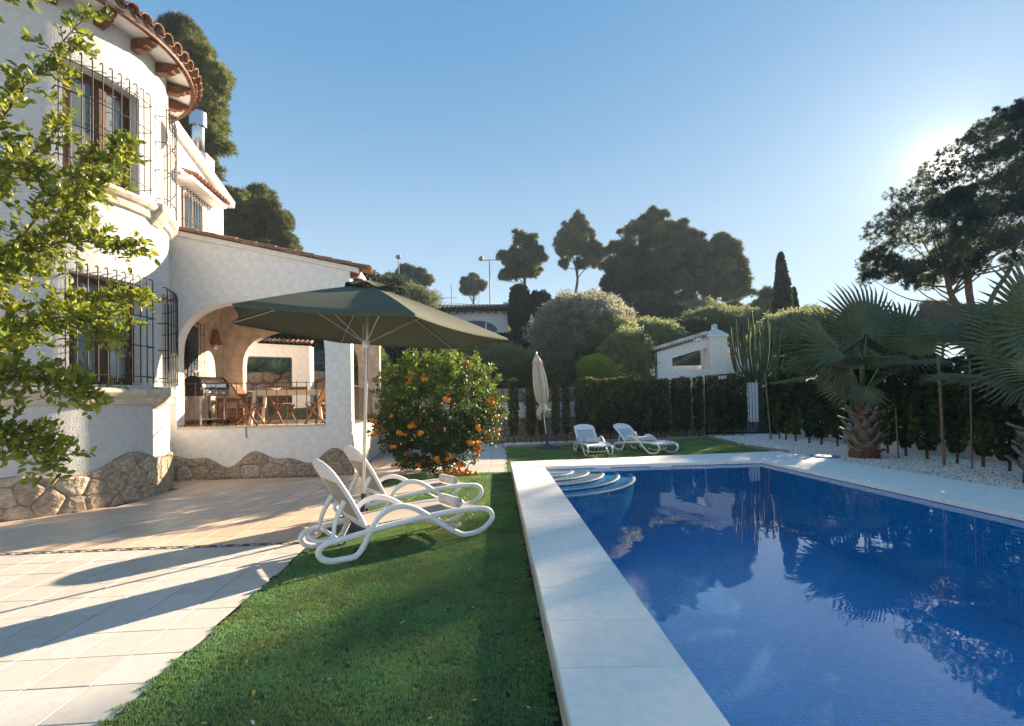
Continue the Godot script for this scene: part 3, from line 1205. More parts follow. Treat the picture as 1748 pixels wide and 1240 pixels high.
		var z2 := -(o2 * cos(0.36) + Vector3.DOWN * sin(0.36)).normalized()
		var x2 := Vector3.DOWN.cross(z2).normalized()
		p.transform = Transform3D(Basis(x2, z2.cross(x2), z2), TOWER + o2 * (TR + 0.06) + Vector3(0, eh + 0.31, 0))
	wall.set_meta("label", "round white stuccoed tower wall")


func tower_window(house: Node3D, h: Array) -> void:
	var r := TR - 0.17
	var b := B.new()
	var w := 0.07
	var arc := func(g0: float, g1: float, y0: float, y1: float, r0: float, r1: float, bb: B) -> void:
		var s := g0
		while s < g1 - 0.01:
			var t := minf(s + 4.0, g1)
			bb.quad(on_tower(t, y0, r1), on_tower(s, y0, r1), on_tower(s, y1, r1), on_tower(t, y1, r1))
			bb.quad(on_tower(s, y1, r1), on_tower(s, y1, r0), on_tower(t, y1, r0), on_tower(t, y1, r1))
			bb.quad(on_tower(s, y0, r0), on_tower(s, y0, r1), on_tower(t, y0, r1), on_tower(t, y0, r0))
			s = t
		bb.quad(on_tower(g0, y0, r1), on_tower(g0, y0, r0), on_tower(g0, y1, r0), on_tower(g0, y1, r1))
		bb.quad(on_tower(g1, y0, r0), on_tower(g1, y0, r1), on_tower(g1, y1, r1), on_tower(g1, y1, r0))
	var dw := w / TR * 57.3
	var mid: float = (h[0] + h[1]) / 2.0
	arc.call(h[0], h[1], h[2], h[2] + w, r - 0.05, r, b)
	arc.call(h[0], h[1], h[3] - w, h[3], r - 0.05, r, b)
	arc.call(h[0], h[0] + dw, h[2] + w, h[3] - w, r - 0.05, r, b)
	arc.call(h[1] - dw, h[1], h[2] + w, h[3] - w, r - 0.05, r, b)
	arc.call(mid - dw * 0.9, mid + dw * 0.9, h[2] + w, h[3] - w, r - 0.045, r + 0.008, b)
	var win := part("window", b.done(), M.brown_wood, house)
	for e in 2:
		var g0: float = h[0] + dw if e == 0 else mid + dw * 0.9
		var g1: float = mid - dw * 0.9 if e == 0 else h[1] - dw
		b = B.new()
		for k in [[g0, g0 + dw * 0.7], [g1 - dw * 0.7, g1]]:
			arc.call(k[0], k[1], h[2] + w, h[3] - w, r - 0.04, r - 0.006, b)
		arc.call(g0 + dw * 0.7, g1 - dw * 0.7, h[2] + w, h[2] + w * 1.7, r - 0.04, r - 0.006, b)
		arc.call(g0 + dw * 0.7, g1 - dw * 0.7, h[3] - w * 1.7, h[3] - w, r - 0.04, r - 0.006, b)
		part("sash", b.done(), M.brown_wood, win)
		b = B.new()
		b.smooth()
		var s := g0
		while s < g1 - 0.01:
			var t := minf(s + 4.0, g1)
			b.quad(on_tower(t, h[2] + w, r - 0.03), on_tower(s, h[2] + w, r - 0.03), on_tower(s, h[3] - w, r - 0.03), on_tower(t, h[3] - w, r - 0.03))
			s = t
		part("pane", b.done(), M.glass, win)
	# pale curtain drawn half across
	b = B.new()
	b.smooth()
	for i in 22:
		var q0 := lerpf(h[0] + 1.0, h[0] + (h[1] - h[0]) * 0.55, i / 22.0)
		var q1 := lerpf(h[0] + 1.0, h[0] + (h[1] - h[0]) * 0.55, (i + 1) / 22.0)
		var r0 := r - 0.16 + 0.02 * sin(i * 1.5)
		var r1 := r - 0.16 + 0.02 * sin((i + 1) * 1.5)
		b.quad(on_tower(q1, h[2], r1), on_tower(q0, h[2], r0), on_tower(q0, h[3], r0), on_tower(q1, h[3], r1))
	part("curtain", b.done(), M.towel, win)


func tower_grille(house: Node3D, g0: float, g1: float, y0: float, y1: float, bars: int) -> void:
	var r := TR + 0.13
	var g: MeshInstance3D = null
	# four curved flats with their ends let into the wall
	for f in [0.07, 0.36, 0.64, 0.90]:
		var y: float = lerpf(y0, y1, f)
		var line: Array = [on_tower(g0 - 1.5, y, TR - 0.02)]
		for i in 13:
			line.append(on_tower(lerpf(g0 - 1.0, g1 + 1.0, i / 12.0), y, r + 0.006))
		line.append(on_tower(g1 + 1.5, y, TR - 0.02))
		var fb := B.new()
		fb.tube(line, 0.009, 6)
		if g == null:
			g = part("window_grille", fb.done(), M.iron, house)
		else:
			part("crossbar", fb.done(), M.iron, g)
	for i in bars:
		var deg := lerpf(g0, g1, float(i) / (bars - 1))
		var b := B.new()
		b.tube([on_tower(deg, y0 + 0.02, r), on_tower(deg, y1 - 0.02, r), on_tower(deg, y1 + 0.02, r - 0.008), on_tower(deg, y1 + 0.035, r - 0.03), on_tower(deg, y1 + 0.03, r - 0.075)], 0.0095, 6)
		part("bar", b.done(), M.iron, g)
	# forged scrolls on the two middle bars
	var c := (g0 + g1) / 2.0 + (g1 - g0) * 0.12
	for e in [-1.0, 1.0]:
		for v in [-1.0, 1.0]:
			var b := B.new()
			var line: Array = []
			for i in 22:
				var t: float = i / 21.0
				var an := t * TAU * 1.15
				var q := lerpf(0.085, 0.018, t)
				line.append(on_tower(c + e * (1.6 + (0.085 - cos(an) * q) / TR * 57.3), lerpf(y0, y1, 0.5) + v * (0.02 + sin(an) * q + 0.09 * (1.0 - t)), r + 0.004))
			b.tube(line, 0.0055, 5)
			part("scroll", b.done(), M.iron, g)


func hf() -> Transform3D:
	var x := Vector3(0.9917, 0, -0.1282).normalized()
	return Transform3D(Basis(x, Vector3.UP, x.cross(Vector3.UP)), PORCH)


func arch_line(s0: float, s1: float, ys: float, yt: float, n := 18) -> PackedVector2Array:
	# from the left springing up over to the right one
	var o := PackedVector2Array()
	var c := (s0 + s1) / 2.0
	for i in n + 1:
		var t := PI - PI * i / n
		var x := cos(t)
		var y := sin(t)
		x = signf(x) * pow(absf(x), 0.82)
		y = pow(y, 0.82)
		o.append(Vector2(c + x * (s1 - s0) / 2.0, ys + y * (yt - ys)))
	return o


func build_porch(house: Node3D) -> void:
	var F := hf()
	var fl := 1.07
	var top := func(s: float) -> float: return 5.05 - 0.197 * s
	# facade: the wall below the opening, then the arch above
	var b := B.new()
	b.slab(PackedVector2Array([Vector2(-0.9, -0.1), Vector2(3.59, -0.1), Vector2(3.59, fl - 0.03), Vector2(-0.9, fl - 0.03)]), 0.3, F)
	var o := PackedVector2Array([Vector2(-0.9, fl - 0.03), Vector2(0.13, fl - 0.03)])
	o.append_array(arch_line(0.13, 3.06, 2.55, 3.68))
	o.append_array([Vector2(3.06, fl - 0.03), Vector2(3.59, fl - 0.03), Vector2(3.59, top.call(3.59)), Vector2(-0.9, top.call(-0.9))])
	b.slab(o, 0.3, F)
	part("porch_wall", b.done(), M.smooth_white, house)
	# sill course along the top of the low wall
	b = B.new()
	b.bar(F * Vector3(0.135, fl - 0.01, -0.15), F * Vector3(3.055, fl - 0.01, -0.15), 0.035, 0.33, Vector3.UP)
	part("porch_sill", b.done(), M.terracotta_0, house)
	# inner walls: left side, back with a second arch, back corner pier on the right
	var inner := Vector3(0, 0, 0)
	b = B.new()
	b.box(Vector3(-0.93, 2.9, -2.3), Vector3(0.3, 4.6, 4.0))
	part("porch_side_wall", b.done(), M.porch_inner, house).transform = F
	b = B.new()
	o = PackedVector2Array([Vector2(-1.08, fl - 0.3), Vector2(-0.24, fl - 0.3)])
	o.append_array(arch_line(-0.24, 3.0, 2.6, 3.70))
	o.append_array([Vector2(3.0, fl - 0.3), Vector2(3.62, fl - 0.3), Vector2(3.62, 4.5), Vector2(-1.08, 5.2)])
	b.slab(o, 0.28, F * Transform3D(Basis.IDENTITY, Vector3(0, 0, -4.3)))
	part("porch_back_wall", b.done(), M.porch_inner, house)
	# right side: a beam over the opening
	b = B.new()
	b.box(Vector3(3.44, 4.02, -2.3), Vector3(0.28, 0.5, 3.98))
	part("porch_beam", b.done(), M.smooth_white, house).transform = F
	# floor
	b = B.new()
	b.box(Vector3(1.25, fl - 0.18, -2.45), Vector3(4.65, 0.3, 4.28))
	b.box(Vector3(3.45, 0.35, -2.3), Vector3(0.24, 1.1, 3.95))
	b.box(Vector3(-0.6, fl - 0.62, -8.0), Vector3(8.6, 1.08, 6.9))
	part("porch_floor", b.done(), M.terracotta_2, house).transform = F
	b = B.new()
	b.box(Vector3(-0.77, fl + 0.04, -2.3), Vector3(0.02, 0.1, 3.9))
	b.box(Vector3(-0.52, fl + 0.04, -4.29), Vector3(0.5, 0.1, 0.02))
	part("skirting", b.done(), M.clay, house).transform = F
	# roof slab: white ceiling and an overlay of tiles
	b = B.new()
	var poly := PackedVector2Array([Vector2(-1.2, top.call(-1.2)), Vector2(3.78, top.call(3.78)), Vector2(3.78, top.call(3.78) + 0.10), Vector2(-1.2, top.call(-1.2) + 0.10)])
	b.slab(poly, 4.85, F * Transform3D(Basis.IDENTITY, Vector3(0, 0, 0.05)))
	part("porch_roof", b.done(), M.smooth_white, house)
	var tm := roof_tile_mesh(0.46, 0.10)
	var slope := atan(0.197)
	var down := Vector3(cos(slope), -sin(slope), 0)
	for row in 26:
		var z := 0.02 - row * 0.186
		for k in 13:
			if row > 1 and k < 9:
				continue
			var s := 4.02 - k * 0.385
			var t := part("roof_tile", tm, M["roof_%d" % (rng.randi() % 3)], house)
			var zz := down
			var xx := Vector3.UP.cross(zz).normalized()
			t.transform = F * Transform3D(Basis(xx, zz.cross(xx), zz), Vector3(s, top.call(s) + 0.11 + (k % 2) * 0.004, z + rnd(-0.004, 0.004)))
			if k == 0:
				var p := part("roof_tile", tm, M["roof_%d" % (rng.randi() % 3)], house)
				zz = -down
				xx = Vector3.DOWN.cross(zz).normalized()
				p.transform = F * Transform3D(Basis(xx, zz.cross(xx), zz), Vector3(s - 0.43, top.call(s) + 0.27, z - 0.093))
	# ragged verge of flat clay tile along the front edge
	for i in 12:
		var s := -0.75 + i * 0.4
		b = B.new()
		b.box(Vector3.ZERO, Vector3(0.40, 0.03, 0.24), Basis(Vector3.BACK, -slope + 0.03))
		var t := part("verge_tile", b.done(), M["roof_%d" % (rng.randi() % 3)], house)
		t.transform = F * Transform3D(Basis.IDENTITY, Vector3(s, top.call(s) + 0.125 + (i % 2) * 0.012, 0.0))
	# rafters under the eaves
	for i in 9:
		b = B.new()
		var prof := PackedVector2Array([Vector2(0, 0), Vector2(0, -0.16), Vector2(0.24, -0.16), Vector2(0.27, -0.12), Vector2(0.34, -0.10), Vector2(0.40, -0.05), Vector2(0.42, 0)])
		b.slab(prof, 0.13, F * Transform3D(Basis(Vector3.BACK, -slope), Vector3(3.35, top.call(3.35) - 0.004, -0.05 - i * 0.52)))
		part("rafter", b.done(), M.rafter_wood, house)
	# stone foot of the porch
	var crest := func(s: float) -> float: return 0.40 + 0.11 * sin(s * 4.2 + 0.4) + 0.07 * sin(s * 7.7 + 2.0)
	var region := PackedVector2Array([Vector2(-0.75, -0.02), Vector2(3.62, -0.02)])
	for i in 41:
		var s := lerpf(3.62, -0.75, i / 40.0)
		region.append(Vector2(s, crest.call(s)))
	var on := func(u: float, v: float, out: float) -> Vector3: return F * Vector3(u, v, 0.03 + out)
	b = B.new()
	b.slab(region, 0.04, F * Transform3D(Basis.IDENTITY, Vector3(0, 0, 0.03)))
	var foot := part("stone_foot", b.done(), M.mortar, house)
	lay_stones("stone", region, Vector2(0.34, 0.27), 0.007, 0.014, on, ["stone_0", "stone_1", "stone_2", "stone_3"], foot)
	# barred window in the left inner wall
	b = B.new()
	b.box(Vector3(-0.775, 2.72, -2.2), Vector3(0.02, 1.65, 1.3))
	var win := part("porch_window", b.done(), M.brown_wood, house)
	win.transform = F
	b = B.new()
	for z in [-2.52, -1.88]:
		b.box(Vector3(-0.76, 2.72, z), Vector3(0.012, 1.45, 0.5))
	part("pane", b.done(), M.blue_glass, win)
	b = B.new()
	for y in [1.95, 2.65, 3.35]:
		b.tube([Vector3(-0.64, y, -1.48), Vector3(-0.64, y, -2.95)], 0.008, 6)
	var gr := part("porch_grille", b.done(), M.rust_iron, house)
	gr.transform = F
	for i in 9:
		b = B.new()
		var z := -1.55 - i * 0.166
		b.tube([Vector3(-0.64, 1.85, z), Vector3(-0.64, 3.6, z), Vector3(-0.67, 3.64, z), Vector3(-0.79, 3.64, z)], 0.009, 6)
		part("bar", b.done(), M.rust_iron, gr)
	# front railing between tower and pillar, and the one along the right side
	railing("front", F, Vector3(0.16, fl, -0.06), Vector3(3.16, fl, -0.06), 15, "thin iron railing across the front of the porch opening")
	railing("side", F, Vector3(3.47, fl - 0.05, -0.45), Vector3(3.47, fl - 0.05, -3.75), 24, "iron railing on the right side of the porch behind the white pillar")
	# hook and conduit on the low wall
	b = B.new()
	b.tube([F * Vector3(1.47, fl - 0.02, 0.02), F * Vector3(1.47, fl - 0.18, 0.02), F * Vector3(1.48, fl - 0.215, 0.025), F * Vector3(1.51, fl - 0.22, 0.03)], 0.010, 6)
	part("drain_hook", b.done(), M.iron, house)


func railing(_side: String, F: Transform3D, a: Vector3, c: Vector3, n: int, label: String) -> void:
	var t := thing("railing", label, "railing", F * a)
	var b := B.new()
	var o := F * a
	var d := F * c - o
	b.bar(Vector3(0, 0.90, 0), d + Vector3(0, 0.90, 0), 0.012, 0.03, Vector3.UP)
	b.bar(Vector3(0, 0.04, 0), d + Vector3(0, 0.04, 0), 0.012, 0.03, Vector3.UP)
	part("rail", b.done(), M.rust_iron, t)
	for i in n:
		b = B.new()
		var p := d * ((i + 0.5) / n)
		b.tube([p + Vector3(0, 0.005, 0), p + Vector3(0, 0.93, 0)], 0.0085, 6)
		part("baluster", b.done(), M.rust_iron, t)


func build_upper(house: Node3D) -> void:
	var F := hf()
	# main block: its right wall rises above the porch roof, topped by a sloping verge
	var top := func(t: float) -> float: return 8.52 + 0.213 * t
	var side := Transform3D(F.basis * Basis(Vector3.UP, PI / 2), F.origin)   # x runs backwards, z to the right
	var b := B.new()
	b.slab(PackedVector2Array([Vector2(-1.2, -0.1), Vector2(4.42, -0.1), Vector2(4.42, top.call(-4.42)), Vector2(-1.2, top.call(1.2))]), 5.5, side * Transform3D(Basis.IDENTITY, Vector3(0, 0, -0.79)))
	part("main_wall", b.done(), M.smooth_white, house)
	b = B.new()
	var a := F * Vector3(-0.78, top.call(1.3) + 0.05, 1.3)
	var c := F * Vector3(-0.78, top.call(-4.85) + 0.05, -4.85)
	b.bar(a, c, 0.20, 0.28, F.basis.y)
	part("verge", b.done(), M.smooth_white, house)
	b = B.new()
	b.bar(F * Vector3(-3.6, top.call(1.2) + 0.07, 1.25), F * Vector3(-3.6, top.call(-4.8) + 0.07, -4.80), 0.1, 5.4, F.basis.y)
	part("main_roof", b.done(), M.roof_1, house)
	# barred window with a little canopy of tiles, on that wall
	b = B.new()
	b.box(Vector3(-0.775, 6.15, -2.62), Vector3(0.04, 1.5, 1.0))
	var w := part("upper_window", b.done(), M.brown_wood, house)
	w.transform = F
	b = B.new()
	for z in [-2.86, -2.38]:
		b.box(Vector3(-0.752, 6.15, z), Vector3(0.012, 1.3, 0.36))
	part("pane", b.done(), M.blue_glass, w)
	b = B.new()
	for y in [5.5, 6.2, 6.75]:
		b.tube([Vector3(-0.62, y, -2.0), Vector3(-0.62, y, -3.26)], 0.010, 6)
	var gr := part("upper_grille", b.done(), M.iron, house)
	gr.transform = F
	for i in 9:
		b = B.new()
		var z := -2.06 - i * 0.143
		b.tube([Vector3(-0.62, 5.3, z), Vector3(-0.62, 6.86, z), Vector3(-0.65, 6.89, z), Vector3(-0.78, 6.89, z)], 0.011, 6)
		part("bar", b.done(), M.iron, gr)
	b = B.new()
	b.box(Vector3(-0.62, 7.08, -2.85), Vector3(0.34, 0.10, 1.9))
	part("window_canopy", b.done(), M.smooth_white, house).transform = F
	var tm := roof_tile_mesh(0.36, 0.085)
	for i in 11:
		var t := part("roof_tile", tm, M["roof_%d" % (rng.randi() % 3)], house)
		t.transform = F * Transform3D(Basis(Vector3.UP, PI / 2) * Basis(Vector3.RIGHT, 0.35), Vector3(-0.36, 7.14, -1.98 - i * 0.175))
	# chimney with a steel flue
	b = B.new()
	b.box(Vector3(-1.22, 8.0, -4.05), Vector3(0.5, 1.2, 0.5))
	part("chimney", b.done(), M.smooth_white, house).transform = F
	b = B.new()
	var fl := F * Transform3D(Basis.IDENTITY, Vector3(-1.24, 0, -3.95))
	b.lathe([Vector2(0.0, 8.4), Vector2(0.155, 8.4), Vector2(0.155, 9.42)], 24, fl)
	b.lathe([Vector2(0.13, 9.38), Vector2(0.215, 9.38), Vector2(0.215, 9.78), Vector2(0.20, 9.80), Vector2(0.0, 9.80)], 24, fl, false)
	part("flue", b.done(), M.steel, house)


# ---------------------------------------------------------------- walls, fence
func build_walls() -> void:
	# retaining wall behind the far hedge: dry stones below, a rendered band, rough stones on top
	var a := Vector3(-4.4, 0, -17.62)
	var c := Vector3(9.4, 0, -19.15)
	var x := (c - a).normalized()
	var F := Transform3D(Basis(x, Vector3.UP, x.cross(Vector3.UP)), a)
	var len_ := a.distance_to(c)
	var wall := thing("retaining_wall", "long pale stone garden wall behind the far row of hedge columns", "wall")
	var b := B.new()
	b.box(Vector3(len_ / 2, 0.9, -0.25), Vector3(len_, 2.1, 0.46))
	part("core", b.done(), M.mortar, wall).transform = F
	b = B.new()
	b.box(Vector3(len_ / 2, 1.16, -0.02), Vector3(len_, 0.56, 0.1))
	b.box(Vector3(len_ * 0.79, 1.28, 0.05), Vector3(len_ * 0.42, 1.5, 0.1))
	part("render_band", b.done(), M.smooth_white, wall).transform = F
	var on := func(u: float, v: float, out: float) -> Vector3: return F * Vector3(u, v, out)
	var region := PackedVector2Array([Vector2(0, 0), Vector2(len_, 0), Vector2(len_, 0.88), Vector2(0, 0.88)])
	lay_stones("stone", region, Vector2(0.24, 0.20), 0.012, 0.06, on, ["wall_stone_0", "wall_stone_1", "wall_stone_2"], wall, 290)
	region = PackedVector2Array([Vector2(0, 1.44), Vector2(len_ * 0.57, 1.44), Vector2(len_ * 0.57, 1.95), Vector2(0, 1.95)])
	lay_stones("coping_stone", region, Vector2(0.34, 0.26), 0.012, 0.05, on, ["wall_stone_0", "wall_stone_1", "wall_stone_2"], wall, 120)
	# white wall added behind the viewpoint, unseen, to throw fill light back
	b = B.new()
	b.box(Vector3(-1.25, 1.3, 9.7), Vector3(22.5, 2.7, 0.3))
	b.box(Vector3(-1.25, 2.68, 9.7), Vector3(22.6, 0.08, 0.42))
	single("added_fill_wall", b.done(), M.smooth_white, "added white wall out of view behind the viewpoint, bouncing fill light", "wall")
	# black metal gate with its upright bars in the far right corner
	var g := thing("garden_gate", "black iron gate with a slanting top bar in the far hedge corner", "gate", Vector3(7.3, 0, -18.75))
	b = B.new()
	b.bar(Vector3(0, 2.30, 0), Vector3(2.6, 2.46, -0.1), 0.06, 0.05, Vector3.UP)
	b.bar(Vector3(0, 0.15, 0), Vector3(2.6, 0.15, -0.1), 0.05, 0.05, Vector3.UP)
	b.bar(Vector3(0, 0.0, 0), Vector3(0, 2.31, 0), 0.05, 0.05, Vector3.RIGHT)
	b.bar(Vector3(2.6, 0.0, -0.1), Vector3(2.6, 2.48, -0.1), 0.07, 0.07, Vector3.RIGHT)
	part("frame", b.done(), M.iron, g)
	for i in 21:
		b = B.new()
		var t := (i + 1) / 22.0
		var p := Vector3(2.6 * t, 0, -0.1 * t)
		b.bar(p + Vector3(0, 0.16, 0), p + Vector3(0, 2.30 + 0.16 * t, 0), 0.016, 0.016, Vector3.RIGHT)
		part("bar", b.done(), M.iron, g)
	# boundary fence behind the right hedge
	var f := thing("boundary_wall", "low white wall with a wire fence behind the right hedge", "wall", Vector3(10.0, 0, -18.6))
	b = B.new()
	b.box(Vector3(0, 0.2, 11.3), Vector3(0.2, 0.9, 22.6))
	part("wall", b.done(), M.smooth_white, f)
	for i in 12:
		b = B.new()
		b.tube([Vector3(0, 0.6, 0.2 + i * 2.0), Vector3(0, 2.1, 0.2 + i * 2.0)], 0.024, 8)
		part("post", b.done(), M.pole_grey, f)


# ---------------------------------------------------------------- hedge columns
func spray_mesh(w: float, h: float) -> ArrayMesh:
	# a flat fan of scale-leaf twigs
	var b := B.new()
	for i in 5:
		var an := (i - 2) * 0.42 + rnd(-0.1, 0.1)
		var l := h * (1.0 - 0.12 * absf(i - 2.0)) * rnd(0.85, 1.1)
		var d := Vector3(sin(an), cos(an), rnd(-0.25, 0.25)).normalized()
		var s := Vector3(cos(an), -sin(an), 0) * w * 0.16
		b.col(Color.WHITE)
		b.quad(-s * 0.5, s * 0.5, d * l * 0.6 + s, d * l * 0.6 - s)
		b.tri(d * l * 0.6 - s, d * l * 0.6 + s, d * l)
	return b.done()


func hedge_column(w: float, h: float, n: int, spray: Mesh, loose: float, base: float) -> Array:
	var places: Array = []
	var tints: Array = []
	var nz := FastNoiseLite.new()
	nz.seed = rng.randi()
	nz.frequency = 1.6
	for i in n:
		var y := base + (h - base) * pow(rng.randf(), 0.92)
		var a := rnd(0, TAU)
		var prof := w * 0.5 * smoothstep(base - 0.25, base + 0.35, y) * (1.0 + 0.34 * nz.get_noise_3d(cos(a) * 0.6, y * 1.3, sin(a) * 0.6))
		if y > h - 0.06:
			prof *= 0.85
		var r := prof * (1.0 - pow(rng.randf(), 2.2) * 0.6) * (1.0 + loose * rnd(-0.15, 0.3))
		var p := Vector3(cos(a) * r, y, sin(a) * r)
		var d := Vector3(cos(a) * 0.7, rnd(0.5, 1.3), sin(a) * 0.7) + on_sphere() * 0.45
		places.append(Transform3D(along(d, rnd(0, TAU), rnd(0.7, 1.25)), p))
		var v := rnd(0.7, 1.25)
		var fresh := clampf(nz.get_noise_3d(p.x * 2.0, y * 0.8, p.z * 2.0 + 7.0) * 2.0, 0.0, 1.0)
		tints.append(Color(0.085, 0.110, 0.05).lerp(Color(0.24, 0.26, 0.06), fresh * 0.75) * Color(v, v, v))
	return [places, tints]


func build_hedges() -> void:
	var spray := spray_mesh(0.12, 0.085)
	var protos: Array = []
	var specs := [[0.28, 2.22, 850, 0.2], [0.29, 2.18, 900, 0.25], [0.32, 2.26, 1000, 0.3], [0.22, 2.14, 650, 0.2], [0.46, 2.34, 1350, 0.4]]
	for s in specs:
		var t := thing("hedge_column", "clipped dark cypress column", "hedge plant")
		var b := B.new()
		b.tube([Vector3(0, -0.02, 0), Vector3(0.02, 0.6, 0.01), Vector3(0, 1.9, 0)], [0.03, 0.026, 0.008], 6)
		part("trunk", b.done(), M.bark, t)
		var k := hedge_column(s[0], s[1], s[2], spray, s[3], 0.28)
		many("foliage", spray, M.dull_leaf, k[0], k[1], t)
		protos.append(t)
	# far row: separate columns on the left, close-set ones further right
	var far := [[877, 0], [905, 0], [922, 3], [946, 3], [963, 3], [986, 1], [1003, 2], [1019, 1], [1036, 2], [1052, 1], [1068, 2], [1084, 1], [1099, 2], [1115, 1], [1131, 0], [1152, 2], [1168, 1], [1190, 1]]
	var at := func(u: float) -> Vector3:
		# where that column stands along the row
		var t := inverse_lerp(868.0, 1195.0, u)
		return Vector3(lerpf(-0.16, 6.94, t), 0, lerpf(-17.3, -18.3, t))
	var firsts := {}
	var names := ["narrow cypress column standing free at the left end of the far hedge", "narrow cypress column standing second from the path in the far hedge", "cypress column just behind the closed parasol in the far hedge", "slim cypress column just right of the closed parasol", "slim cypress column with pale wall gaps on both sides, second right of the parasol"]
	for i in far.size():
		var p: Vector3 = at.call(far[i][0])
		var k: int = far[i][1]
		var label: String = names[i] if i < 5 else "dark cypress column set close in the far hedge row"
		if i >= 14:
			label = ["slim cypress column between two gaps before the white archway", "left of the paired cypress columns before the white archway", "right of the paired cypress columns before the white archway", "last cypress column of the far hedge beside the black gate"][i - 14]
		place_plant(protos, firsts, k, label, p, "cypress columns of the far hedge")
	for e in [[7.35, 2], [7.72, 1], [8.08, 2], [8.42, 1]]:
		place_plant(protos, firsts, e[1], "dark cypress column in the corner of the hedge, in front of the black gate", Vector3(e[0], 0, -18.25), "cypress columns before the gate")
	var z := -17.2
	var i := 0
	while z < -3.2:
		if absf(z + 12.9) > 0.3:
			place_plant(protos, firsts, [1, 2, 4, 2, 1, 4][i % 6], "dark cypress column in the hedge along the right side of the pool", Vector3(8.85 + rnd(-0.06, 0.06), 0, z), "cypress columns of the right hedge")
		i += 1
		z += 0.56 if i % 4 else 0.72


func place_plant(protos: Array, firsts: Dictionary, k: int, label: String, p: Vector3, group: String) -> void:
	var turn := rnd(0, TAU)
	if not firsts.has(k):
		firsts[k] = true
		var t: Node3D = protos[k]
		t.position = p
		t.rotation.y = turn
		t.set_meta("label", label)
		t.set_meta("group", group)
		return
	var c := copy(protos[k], "hedge_column", label, p, turn, group)
	c.scale = Vector3(1, rnd(0.96, 1.03), 1)


